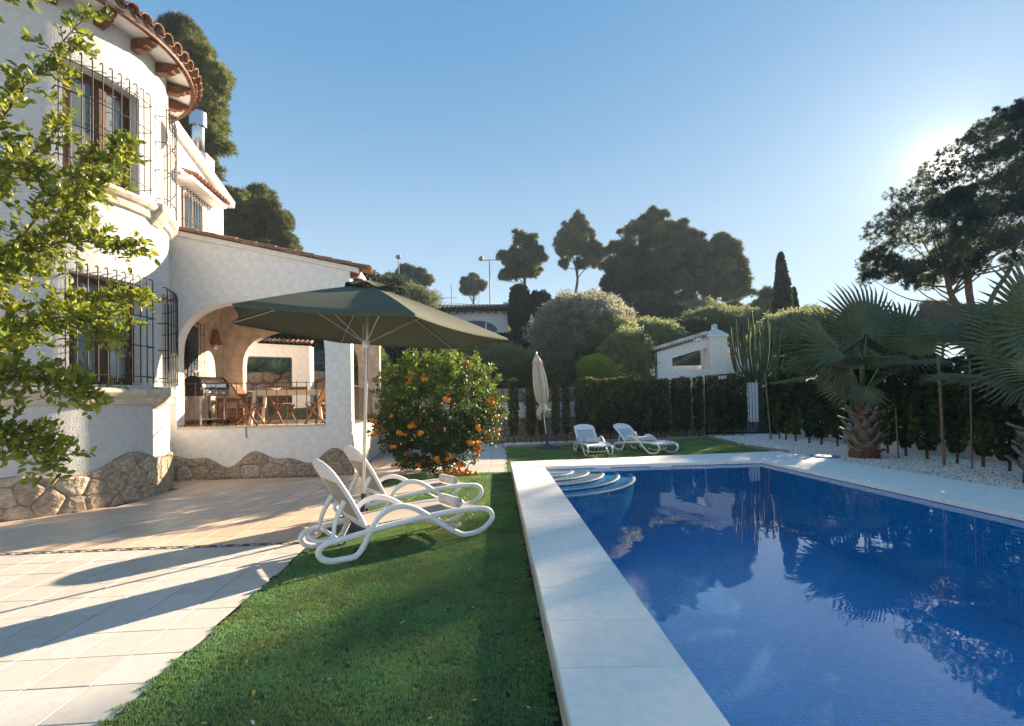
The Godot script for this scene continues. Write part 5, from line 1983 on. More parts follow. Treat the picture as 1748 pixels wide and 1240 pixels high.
# shell: how near the surface leaves keep (0 all through, 1 surface only)
func shrub(called: String, label: String, category: String, at: Vector3, r: Vector3, n: int, mesh: Mesh, size: float, c0: Color, c1: Color, bumps: float, shell := 0.6, up := 0.5, group := "", mat := "dull_leaf", flat_bottom := true) -> Node3D:
	var t := thing(called, label, category, at, 0.0, group)
	var b := B.new()
	for i in 6:
		var a := TAU * i / 6.0 + rnd(-0.3, 0.3)
		var tip := Vector3(cos(a) * r.x * rnd(0.3, 0.7), r.y * rnd(1.0, 1.6), sin(a) * r.z * rnd(0.3, 0.7))
		b.tube([Vector3(cos(a) * 0.06, -0.1, sin(a) * 0.06), tip * 0.4 + Vector3(0, 0.1, 0), tip], [0.035 + r.y * 0.012, 0.025 + r.y * 0.008, 0.008], 5)
	part("stems", b.done(), M.bark, t)
	var places: Array = []
	var tints: Array = []
	var nz := FastNoiseLite.new()
	nz.seed = rng.randi()
	nz.frequency = 1.1 / maxf(r.x, r.y) * 1.2
	for i in n:
		var d := on_sphere()
		if flat_bottom and d.y < -0.6:
			d.y = -d.y
		var q := 1.0 - pow(rng.randf(), 1.5) * (1.0 - shell)
		var k := 1.0 + bumps * nz.get_noise_3dv(d * r * 1.5)
		var p := d * r * q * k + Vector3(0, r.y, 0)
		if p.y < 0.02:
			continue
		places.append(Transform3D(along(d + Vector3(0, up, 0) + on_sphere() * 0.7, rnd(0, TAU), size * rnd(0.7, 1.3)), p))
		var v := rnd(0.75, 1.25)
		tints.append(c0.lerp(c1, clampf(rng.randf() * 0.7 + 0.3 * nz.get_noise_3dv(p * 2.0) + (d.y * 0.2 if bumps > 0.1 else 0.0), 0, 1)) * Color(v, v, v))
	many("foliage", mesh, M[mat], places, tints, t)
	return t


func build_garden_plants() -> void:
	rng.seed = 4242
	var grey0 := Color(0.20, 0.205, 0.155)
	var grey1 := Color(0.40, 0.40, 0.31)
	var olea0 := Color(0.14, 0.18, 0.075)
	var olea1 := Color(0.34, 0.38, 0.18)
	shrub("olive_bush", "big round silver-grey bush on the slope in the middle", "bush", Vector3(3.75, 2.6, -26), Vector3(2.55, 2.05, 2.2), 5200, sprig_mesh, 0.42, grey0, grey1, 0.35, 0.35, 0.9)
	shrub("olive_bush", "upright silver-grey shoots at the right edge of the big grey bush", "bush", Vector3(5.4, 2.5, -26.5), Vector3(1.1, 2.0, 1.1), 2600, sprig_mesh, 0.42, grey0, grey1, 0.3, 0.35, 1.0)
	shrub("clipped_bush", "dark clipped dome bush behind the closed parasol", "bush", Vector3(1.45, 1.85, -20.3), Vector3(1.22, 0.78, 1.0), 4600, tuft_mesh, 0.075, Color(0.082, 0.109, 0.054), Color(0.177, 0.190, 0.109), 0.02, 0.93, 0.2)
	shrub("clipped_bush", "long dark clipped bush left of the dome bush", "bush", Vector3(-0.4, 1.85, -20.8), Vector3(1.3, 0.62, 1.0), 3600, tuft_mesh, 0.075, Color(0.082, 0.109, 0.054), Color(0.204, 0.231, 0.109), 0.08, 0.9, 0.2)
	shrub("yellow_bush", "small rounded yellow-green bush right of the dark dome bush", "bush", Vector3(3.4, 1.85, -20.2), Vector3(0.82, 0.66, 0.8), 3600, sprig_mesh, 0.16, Color(0.163, 0.299, 0.082), Color(0.340, 0.374, 0.043), 0.12, 0.8, 0.8)  # brighter yellow, weighted to the top, paints sunlight on the bush
	shrub("oleander_bush", "leafy oleander between the grey bush and the white archway", "bush", Vector3(5.2, 1.8, -22.4), Vector3(1.05, 1.30, 1.0), 2200, sprig_mesh, 0.30, olea0, olea1, 0.3, 0.45, 0.9)
	shrub("oleander_bush", "pale leafy shrub rising above the oleander beside the archway", "bush", Vector3(5.2, 2.4, -24.4), Vector3(1.0, 1.5, 1.0), 1700, sprig_mesh, 0.32, olea0, olea1, 0.3, 0.4, 0.9)
	var row := [["leafy shrub at the left end of the slope, beside the orange tree top", -2.9, -22.5, 1.3, 1.1], ["pale leafy shrub behind the orange tree top", -1.5, -22.2, 1.15, 1.1], ["pale leafy shrub just left of the dark dome bush", -0.1, -22.6, 1.2, 1.0]]
	for e in row:
		shrub("oleander_bush", e[0], "bush", Vector3(e[1], 1.8, e[2]), Vector3(e[3], e[4], 0.9), 2000, sprig_mesh, 0.30, olea0, Color(0.256, 0.296, 0.136), 0.3, 0.45, 0.9)
	# dark hedge and shrubs by the neighbour's house
	for e in [["dark cypress bush right of the bungalow wall", 0.75, -39.5, 0.9, 2.2], ["dark bush below the bungalow, above the pale shrubs", 1.9, -36.5, 1.6, 1.3], ["dark bush at the foot of the lollipop pine", 2.3, -40.0, 1.3, 1.9], ["dark bushes under the bungalow window", -3.6, -35.0, 2.4, 0.5], ["dark rounded bush below the bungalow corner", -0.6, -33.5, 1.7, 0.6]]:
		shrub("dark_bush", e[0], "bush", Vector3(e[1], hill_height(e[1], e[2]) - 0.2, e[2]), Vector3(e[3], e[4], 1.4), 2600, tuft_mesh, 0.22, Color(0.035, 0.051, 0.026), Color(0.072, 0.093, 0.042), 0.25, 0.7, 0.5)
	shrub("citrus_bush", "yellow-green bush topping the parasol's right slope before the bungalow", "bush", Vector3(-5.6, 5.0, -33), Vector3(1.3, 1.1, 1.2), 2200, sprig_mesh, 0.4, Color(0.080, 0.136, 0.032), Color(0.208, 0.256, 0.048), 0.4, 0.4, 0.8)
	# greenery of the slope that fills in behind, each its own shrub
	var fill := [[8.5, -31, 2.0, 1.0], [11.5, -33, 2.2, 1.1], [14.5, -36, 2.4, 1.3], [18.0, -38, 2.4, 1.4], [12.5, -44, 3.0, 1.4], [7.0, -44, 3.0, 1.5], [17.5, -46, 3.0, 1.6], [21.5, -46, 2.6, 1.5], [19.5, -33, 2.2, 1.6], [16.5, -29, 2.0, 1.4], [18, -26, 1.8, 1.3], [22.5, -36, 2.0, 1.5], [15.5, -22, 1.8, 1.2], [-7.5, -30, 2.2, 1.6], [-8.0, -40, 2.6, 2.0], [-11, -46, 3.0, 2.4], [13.5, -18, 1.5, 1.0], [16.5, -15, 1.5, 0.9], [-4.5, -24.6, 1.6, 1.2], [4.5, -33, 2.0, 1.3], [24.5, -44, 2.2, 1.6]]
	for i in fill.size():
		var e: Array = fill[i]
		var y: float = hill_height(e[0], e[1]) - 0.2
		var kind := i % 3
		shrub("slope_shrub", ["green shrub in the dense planting beyond the hedge", "dark shrub in the dense planting beyond the hedge", "pale shrub in the dense planting beyond the hedge"][kind], "bush", Vector3(e[0], y, e[1]), Vector3(e[2], e[3], e[2] * 0.8), 2200, sprig_mesh if kind != 1 else tuft_mesh, 0.48 if kind != 1 else 0.30, [olea0, Color(0.040, 0.058, 0.027), Color(0.112, 0.136, 0.056)][kind], [olea1, Color(0.080, 0.104, 0.048), Color(0.256, 0.272, 0.128)][kind], 0.35, 0.5, 0.7, "shrubs planted beyond the hedge")
	small_palm("small feather palm rising before the trunk of the big pine", Vector3(10.2, 4.9, -32), 1.9, 16)
	small_palm("low feather palm above the tiled archway top", Vector3(10.8, 3.3, -27), 1.5, 14)
	build_euphorbia()
	build_agaves()
	build_orange_tree()
	build_near_shrub()
	build_palms()


func small_palm(label: String, at: Vector3, len_: float, n: int) -> void:
	var t := thing("feather_palm", label, "palm", at)
	var b := B.new()
	b.tube([Vector3(0, -1.5, 0), Vector3(0, 0.3, 0)], 0.14, 8)
	part("trunk", b.done(), M.bark, t)
	for i in n:
		b = B.new()
		var a := i * 2.4
		var el := lerpf(1.25, 0.15, float(i) / n)
		var o := Vector3(cos(a), 0, sin(a))
		var prev := Vector3(0, 0.3, 0)
		for k in 14:
			var s := (k + 1) / 14.0
			var p := Vector3(0, 0.3, 0) + o * len_ * s * cos(el * (1.0 - s * 0.5)) + Vector3.UP * (len_ * (s * sin(el) - 0.45 * s * s))
			b.bar(prev, p, 0.02, 0.015)
			var side := o.cross(Vector3.UP)
			var w := 0.42 * len_ * sin(PI * minf(s * 0.85 + 0.12, 1.0)) * 0.5
			for e in [-1.0, 1.0]:
				var tip: Vector3 = p + side * e * w + (p - prev).normalized() * w * 0.8 + Vector3(0, 0.12 * w, 0)
				var h := (p - prev) * 0.32
				b.tri(p - h, p + h, tip)
			prev = p
		part("frond", b.done(), M.petiole, t)


func build_euphorbia() -> void:
	var t := thing("candelabra_cactus", "tall many-armed candelabra cactus right of the white archway", "cactus", Vector3(9.95, 1.5, -20.3))
	for i in 46:
		var b := B.new()
		var a := rnd(0, TAU)
		var d := rnd(0.15, 1.0)
		var h := rnd(1.5, 3.1) * (1.0 - d * 0.12)
		var base := Vector3(cos(a) * 0.15, rnd(0.1, 0.7), sin(a) * 0.15)
		var o := Vector3(cos(a) * d * 0.95, 0, sin(a) * d * 0.7)
		var line := spline([base, base + o * 0.75 + Vector3(0, h * 0.3, 0), base + o + Vector3(rnd(-0.06, 0.06), h * 0.65, 0), base + o * rnd(0.95, 1.2) + Vector3(rnd(-0.1, 0.1), h, 0)], 4)
		var rr: Array = []
		for k in line.size():
			rr.append(0.033 if k < line.size() - 1 else 0.015)
		b.tube(line, rr, 5)
		part("arm", b.done(), M.cactus, t)


func build_agaves() -> void:
	# rock wall behind the porch, agaves on it
	var rocks := thing("rock_wall", "rough brown boulder wall behind the porch arch", "wall", Vector3(-13.5, 0.9, -20.6))
	var b := B.new()
	b.box(Vector3(4.5, 0.8, -0.5), Vector3(11.5, 2.2, 0.8))
	part("core", b.done(), M.mortar, rocks)
	var on := func(u: float, v: float, out: float) -> Vector3: return Vector3(u, v, out - 0.12)
	lay_stones("boulder", PackedVector2Array([Vector2(-1, 0), Vector2(10.2, 0), Vector2(10.2, 2.0), Vector2(-1, 2.0)]), Vector2(0.85, 0.5), 0.02, 0.25, on, ["rock_0", "rock_1", "rock_2"], rocks)
	var spots := [["large blue-green agave seen left in the porch arch, upper row", Vector3(-10.9, 2.95, -21.0), 1.05], ["bright green agave low in the middle of the porch arch", Vector3(-9.55, 2.75, -20.4), 0.95], ["agave on the boulders just left of the white porch pillar", Vector3(-7.15, 2.95, -20.9), 1.1], ["agave at the left edge of the porch arch", Vector3(-11.9, 2.9, -20.8), 0.95], ["small dark agave between the two agaves in the porch arch", Vector3(-10.2, 2.95, -21.3), 0.8]]
	for s in spots:
		var t := thing("agave_plant", s[0], "agave", s[1])
		for i in 30:
			b = B.new()
			b.smooth()
			var a := i * 2.39996
			var q := i / 30.0
			var el := lerpf(1.35, 0.12, pow(q, 0.8))
			var o := Vector3(cos(a), 0, sin(a))
			var side := o.cross(Vector3.UP)
			var l: float = s[2] * rnd(0.85, 1.05)
			var pl := Vector3.ZERO
			var wl := 0.05
			for k in 5:
				var f := (k + 1) / 5.0
				var p := o * l * f * cos(el) + Vector3.UP * l * (f * sin(el) - 0.18 * f * f * cos(el))
				var w: float = [0.085, 0.085, 0.065, 0.035, 0.002][k] * l
				var up := o.rotated(side, -el) * 0.0 + Vector3.UP.rotated(side, 0.0) * 0.02
				b.quad(pl - side * wl + up, pl, p, p - side * w + up)
				b.quad(pl, pl + side * wl + up, p + side * w + up, p)
				pl = p
				wl = w
			part("blade", b.done(), M.agave, t)
	# white frame with a tiled top beyond the porch
	var f := thing("garden_portal", "white garden portal with a tiled top seen through the porch arch", "gateway", Vector3(-7.55, 0.9, -17.8), 0.12)
	b = B.new()
	b.slab(PackedVector2Array([Vector2(-4.0, 2.42), Vector2(-0.30, 2.30), Vector2(-0.30, 0), Vector2(0.32, 0), Vector2(0.32, 2.70), Vector2(-4.0, 2.95)]), 0.5)
	part("frame", b.done(), M.smooth_white, f)
	var tm := roof_tile_mesh(0.34, 0.07)
	for i in 27:
		var p := part("roof_tile", tm, M["roof_%d" % (rng.randi() % 3)], f)
		p.position = Vector3(0.36 - i * 0.16, 2.75 + i * 0.0095, 0.16)
		p.rotation.x = 0.4
	for e in [["dense dark trees behind the garden portal", Vector3(-10.5, 3.2, -25.0), Vector3(3.6, 2.4, 1.6)], ["dark greenery right of the porch pillar behind the side railing", Vector3(-6.2, 2.2, -22.6), Vector3(2.0, 2.6, 1.4)]]:
		shrub("dark_bush", e[0], "bush", e[1], e[2], 4200, tuft_mesh, 0.26, Color(0.035, 0.054, 0.026), Color(0.072, 0.096, 0.042), 0.3, 0.6, 0.5)
	shrub("citrus_bush", "light green bush between the porch pillar and the peach pier", "bush", Vector3(-4.75, 0.9, -16.4), Vector3(0.75, 1.25, 0.7), 2000, sprig_mesh, 0.22, Color(0.072, 0.128, 0.032), Color(0.208, 0.272, 0.064), 0.3, 0.5, 0.8)


func build_orange_tree() -> void:
	rng.seed = 515
	var t := thing("orange_tree", "dense orange tree full of ripe fruit beside the porch", "tree", Vector3(-1.52, 0, -10.75))
	var b := B.new()
	b.tube([Vector3(0.12, -0.05, 0.15), Vector3(0.05, 0.3, 0.1), Vector3(0, 0.9, 0), Vector3(-0.1, 1.6, 0)], [0.085, 0.075, 0.06, 0.03], 9)
	part("trunk", b.done(), M.bark, t)
	b = B.new()
	for i in 11:
		var a := TAU * i / 11.0
		var o := Vector3(cos(a), 0, sin(a))
		b.tube(spline([Vector3(0, 0.5 + 0.05 * i, 0), o * 0.5 + Vector3(0, 0.9 + 0.07 * i, 0), o * 0.95 + Vector3(0, 1.0 + 0.1 * i, 0)], 4), [0.03, 0.029, 0.027, 0.025, 0.023, 0.02, 0.017, 0.013, 0.008], 6)
	part("branches", b.done(), M.bark, t)
	var nz := FastNoiseLite.new()
	nz.seed = 8
	nz.frequency = 0.9
	var places: Array = []
	var tints: Array = []
	var shape := func(d: Vector3) -> Vector3:
		# crown: broad, a little wider low on the left, reaching the ground
		var r := Vector3(1.30, 1.24, 1.2) * (1.0 + 0.30 * nz.get_noise_3dv(d * 1.6) + 0.26 * nz.get_noise_3dv(d * 4.2 + Vector3(9, 0, 0)))
		return d * r + Vector3(-0.06 + 0.06 * d.y, 1.30, 0)
	for i in 1550:
		var d := on_sphere()
		var p: Vector3 = shape.call(d)
		p = p.lerp(Vector3(0, 1.3, 0), pow(rng.randf(), 1.6) * 0.45)
		if p.y < 0.06 or (p.y < 0.40 and p.x > 0.35 and rng.randf() < 0.85):
			continue
		var lead := (d + Vector3(0, 0.55, 0) + on_sphere() * 0.5).normalized()
		# a shoot of leaves
		var top_yellow := clampf(d.y * 0.8 + 0.1 + nz.get_noise_3dv(p * 3.0) * 0.9, 0.0, 1.0)  # leaf colour turns yellower towards the top, broken by noise
		for k in 12:
			var a := k * 2.4 + i
			var q := p + lead * (k - 4) * 0.016
			var side := lead.cross(Vector3(sin(a), cos(a * 1.3), cos(a))).normalized()
			places.append(Transform3D(along(lead * 0.55 + side, rnd(0, TAU), rnd(0.075, 0.12)), q))
			var v := rnd(0.7, 1.25)
			tints.append(Color(0.038, 0.074, 0.019).lerp(Color(0.192, 0.264, 0.029), top_yellow * rnd(0.45, 1.1)) * Color(v, v, v))
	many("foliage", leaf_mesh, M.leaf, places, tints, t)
	b = B.new()
	b.blob(Vector3.ZERO, Vector3(0.047, 0.045, 0.047), 0.05, 3, 8, 12)
	var fruit := b.done()
	var spots := 0
	while spots < 100:
		var d := on_sphere()
		if d.z < -0.15 or (d.y > 0.45 and rng.randf() < 0.8) or (d.y < -0.1 and rng.randf() < 0.15):
			continue
		# fruit hang in twos and threes
		var p: Vector3 = shape.call(d)
		p = p.lerp(Vector3(0, 1.2, 0), rnd(-0.02, 0.06))
		if p.x < -0.2 and p.y > 1.3 and rng.randf() < 0.7:
			continue
		if p.y < 0.2:
			continue
		for k in rng.randi_range(1, 3):
			var f := part("orange", fruit, M.orange_peel, t)
			f.position = p + on_sphere() * 0.075 * (0 if k == 0 else 1)
			f.rotation = Vector3(rnd(0, 3), rnd(0, 3), 0)
			f.scale = Vector3.ONE * rnd(0.75, 1.25)
			spots += 1
	# fallen fruit beneath it, on the right
	for i in 34:
		var o := single("fallen_orange", fruit, M.orange_peel, "fallen orange lying in the heap on the ground under the orange tree", "orange", "fallen oranges under the tree")
		var a := rnd(0, TAU)
		var r := sqrt(rng.randf())
		o.position = Vector3(-1.12 + cos(a) * r * 0.42, 0.045 + (0.06 if r < 0.5 and i % 3 == 0 else 0.0), -10.15 + sin(a) * r * 0.17)
		o.rotation = Vector3(rnd(0, 3), rnd(0, 3), 0)
		o.scale = Vector3.ONE * rnd(0.85, 1.1)


# arching, leafy shrub close by on the left
func build_near_shrub() -> void:
	rng.seed = 616
	var base := Vector3(-5.3, 0, -3.9)
	var t := thing("leafy_shrub", "tall arching shrub with glossy yellow-green leaves at the left edge", "shrub", base)
	var stems := [
		[Vector3(-0.1, 0, 0), Vector3(0.3, 1.6, 0.2), Vector3(0.9, 2.4, 0.1), Vector3(1.7, 2.8, 0), Vector3(2.2, 2.8, -0.1)],
		[Vector3(0, 0, 0.05), Vector3(0.4, 1.3, 0), Vector3(1.0, 2.2, 0), Vector3(1.7, 2.95, 0), Vector3(2.05, 3.35, -0.1)],
		[Vector3(0.05, 0, 0), Vector3(0.5, 1.2, 0.2), Vector3(1.1, 1.9, 0.2), Vector3(1.8, 2.2, 0.1), Vector3(2.2, 2.1, 0)],
		[Vector3(0.05, 0, 0.1), Vector3(0.5, 1.0, 0.3), Vector3(1.1, 1.55, 0.3), Vector3(1.7, 1.75, 0.2), Vector3(2.1, 1.62, 0.15)],
		[Vector3(0.1, 0, 0.0), Vector3(0.5, 0.9, 0.3), Vector3(1.1, 1.35, 0.3), Vector3(1.6, 1.35, 0.25), Vector3(1.9, 1.12, 0.2)],
		[Vector3(0, 0, 0), Vector3(0.3, 1.9, 0.1), Vector3(0.8, 3.0, 0), Vector3(1.4, 3.95, 0), Vector3(1.95, 4.6, 0.0)],
		[Vector3(-0.1, 0, 0), Vector3(0.2, 2.0, 0), Vector3(0.7, 3.3, 0.2), Vector3(1.0, 4.0, 0.2), Vector3(1.25, 4.6, 0.2)],
		[Vector3(-0.1, 0, 0), Vector3(0.2, 2.2, 0.2), Vector3(0.6, 3.4, 0.3), Vector3(0.95, 4.3, 0.3), Vector3(1.7, 4.75, 0.2)],
		[Vector3(-0.1, 0, 0), Vector3(0.2, 2.0, 0.3), Vector3(0.6, 3.0, 0.4), Vector3(0.9, 3.7, 0.5), Vector3(1.2, 4.0, 0.5)],
		[Vector3(0, 0, 0), Vector3(0.3, 1.4, 0.3), Vector3(0.7, 2.2, 0.5), Vector3(1.1, 2.7, 0.5), Vector3(1.4, 2.8, 0.5)],
		[Vector3(0, 0, -0.1), Vector3(0.4, 1.7, -0.3), Vector3(1.0, 2.9, -0.4), Vector3(1.6, 3.6, -0.4), Vector3(2.0, 3.75, -0.4)],
		[Vector3(0, 0, 0), Vector3(0.4, 1.4, -0.2), Vector3(0.9, 2.0, -0.3), Vector3(1.5, 2.4, -0.4), Vector3(2.0, 2.45, -0.5)],
		[Vector3(0.1, 0, 0), Vector3(0.4, 1.0, 0.4), Vector3(0.8, 1.5, 0.4), Vector3(1.3, 1.55, 0.4), Vector3(1.55, 1.3, 0.35)],
		[Vector3(0, 0, 0), Vector3(0.3, 1.6, 0.3), Vector3(0.8, 2.6, 0.4), Vector3(1.3, 3.2, 0.4), Vector3(1.8, 3.3, 0.3)],
		[Vector3(0, 0, 0), Vector3(0.4, 1.5, 0.2), Vector3(0.9, 2.1, 0.4), Vector3(1.4, 2.5, 0.4), Vector3(1.8, 2.5, 0.4)],
		[Vector3(0, 0, 0), Vector3(0.3, 1.2, 0.3), Vector3(0.8, 1.7, 0.5), Vector3(1.3, 2.0, 0.5), Vector3(1.7, 2.0, 0.5)],
		[Vector3(0, 0, 0), Vector3(0.3, 1.7, -0.1), Vector3(0.7, 2.8, -0.1), Vector3(1.1, 3.4, -0.2), Vector3(1.6, 3.85, -0.2)]]
	var leaves: Array = []
	for s in stems:
		var line := spline(s, 8)
		var rr: Array = []
		for i in line.size():
			rr.append(lerpf(0.020, 0.0035, float(i) / (line.size() - 1)))
		var b := B.new()
		b.tube(line, rr, 6)
		part("stem", b.done(), M.twig, t)
		# side twigs
		var tw := B.new()
		for i in range(9, line.size()):
			var along_ := float(i) / (line.size() - 1)
			for k in (5 if i < line.size() - 2 else 3):
				var dir: Vector3 = ((line[i] - line[i - 1]) as Vector3).normalized()
				var o := (dir * 0.6 + on_sphere() * 0.9 + Vector3(0.15, 0.05, 0)).normalized()
				var l := rnd(0.16, 0.38) * lerpf(1.15, 0.6, along_)
				var p0: Vector3 = line[i]
				var p1 := p0 + o * l * 0.5 + Vector3(0, 0.01, 0)
				var p2 := p0 + o * l + Vector3(0, -0.03, 0)
				tw.tube([p0, p1, p2], [0.0035, 0.0028, 0.0015], 4)
				var n := int(l / 0.019)
				for j in n:
					var f := (j + 1.5) / (n + 0.5)
					var p := p0.lerp(p1, f * 2.0) if f < 0.5 else p1.lerp(p2, f * 2.0 - 1.0)
					var side := o.cross(on_sphere()).normalized()
					leaves.append(Transform3D(along(o * 0.7 + side + Vector3(0, 0.15, 0), rnd(0, TAU), rnd(0.042, 0.082)), p))
		part("twigs", tw.done(), M.twig, t)
	# the leaves that show largest are parts, the rest one mass
	var order: Array = range(leaves.size())
	order.sort_custom(func(p: int, q: int) -> bool: return (leaves[p].origin as Vector3).z + leaves[p].origin.x * 0.8 > (leaves[q].origin as Vector3).z + leaves[q].origin.x * 0.8)
	var tones: Array = []
	for c in [Color(0.19, 0.25, 0.03), Color(0.27, 0.31, 0.035), Color(0.12, 0.18, 0.026), Color(0.36, 0.37, 0.045)]:
		var m: StandardMaterial3D = M.leaf.duplicate()
		m.vertex_color_use_as_albedo = false
		m.albedo_color = c.linear_to_srgb()
		m.albedo_texture = T.soft
		m.uv1_triplanar = true
		m.uv1_scale = Vector3.ONE * 3.0
		tones.append(m)
	var places: Array = []
	var tints: Array = []
	for k in order.size():
		var x: Transform3D = leaves[order[k]]
		if k < 290:
			part("leaf", broad_mesh, tones[rng.randi() % 4], t).transform = x
		else:
			places.append(x)
			var v := rnd(0.75, 1.25)
			tints.append(Color(0.12, 0.18, 0.024).lerp(Color(0.33, 0.35, 0.04), rng.randf()) * Color(v, v, v))
	many("foliage", broad_mesh, M.leaf, places, tints, t)


# ---------------------------------------------------------------- fan palms
func fan_mesh(radius: float, n: int, spread: float, droop: float) -> ArrayMesh:
	# pleated blade in the x-y plane, hub at the origin, middle ray along +y
	var b := B.new()
	for i in n:
		var c := (float(i) / (n - 1) - 0.5) * spread
		var da := spread / (n - 1) * 0.5
		var l := radius * (1.0 - 0.22 * pow(absf(c) / (spread * 0.5), 2.0)) * rnd(0.93, 1.05)
		var join := radius * 0.56
		var f := func(an: float, r: float, z: float) -> Vector3: return Vector3(sin(an) * r, cos(an) * r, z - droop * r * r / radius)
		var hub := 0.04
		var cup := 0.10 * absf(c)
		var mid0: Vector3 = f.call(c, hub, 0.0)
		var mid1: Vector3 = f.call(c, join, -0.022)
		var le: Vector3 = f.call(c - da, join, 0.018)
		var ri: Vector3 = f.call(c + da, join, 0.018)
		var l0: Vector3 = f.call(c - da, hub, 0.0)
		var r0: Vector3 = f.call(c + da, hub, 0.0)
		b.quad(l0, mid0, mid1, le)
		b.quad(mid0, r0, ri, mid1)
		# free tip: narrows to a point, often drooping
		var bend := rnd(-0.01, 0.10) * radius + cup * 0.05
		var sway := rnd(-0.02, 0.02)
		var k := lerpf(join, l, 0.55)
		var le2: Vector3 = f.call(c - da * 0.42 + sway * 0.4, k, 0.012 - bend * 0.25)
		var ri2: Vector3 = f.call(c + da * 0.42 + sway * 0.4, k, 0.012 - bend * 0.25)
		var mi2: Vector3 = f.call(c + sway * 0.4, k, -0.012 - bend * 0.25)
		var tip: Vector3 = f.call(c + sway, l, -bend)
		b.quad(le, mid1, mi2, le2)
		b.quad(mid1, ri, ri2, mi2)
		b.tri(le2, mi2, tip)
		b.tri(mi2, ri2, tip)
	return b.done()


# one frond: petiole from "from" to the hub, blade facing "face"
func frond(t: Node3D, blade: Mesh, from: Vector3, hub: Vector3, dir: Vector3, face: Vector3, size: float) -> void:
	var b := B.new()
	var mid := from.lerp(hub, 0.5) + Vector3(0, 0.06, 0)
	b.tube(spline([from, mid, hub], 5), [0.028, 0.026, 0.024, 0.022, 0.020, 0.018, 0.017, 0.016, 0.015, 0.014, 0.012], 6, Vector2(0.6, 1.3), Vector3.UP)
	var p := part("frond_stalk", b.done(), M.petiole, t)
	var y := dir.normalized()
	var z := (face - y * face.dot(y)).normalized()
	var m := part("blade", blade, M.frond, p)
	m.transform = Transform3D(Basis(y.cross(z) * size, y * size, z * size), hub)


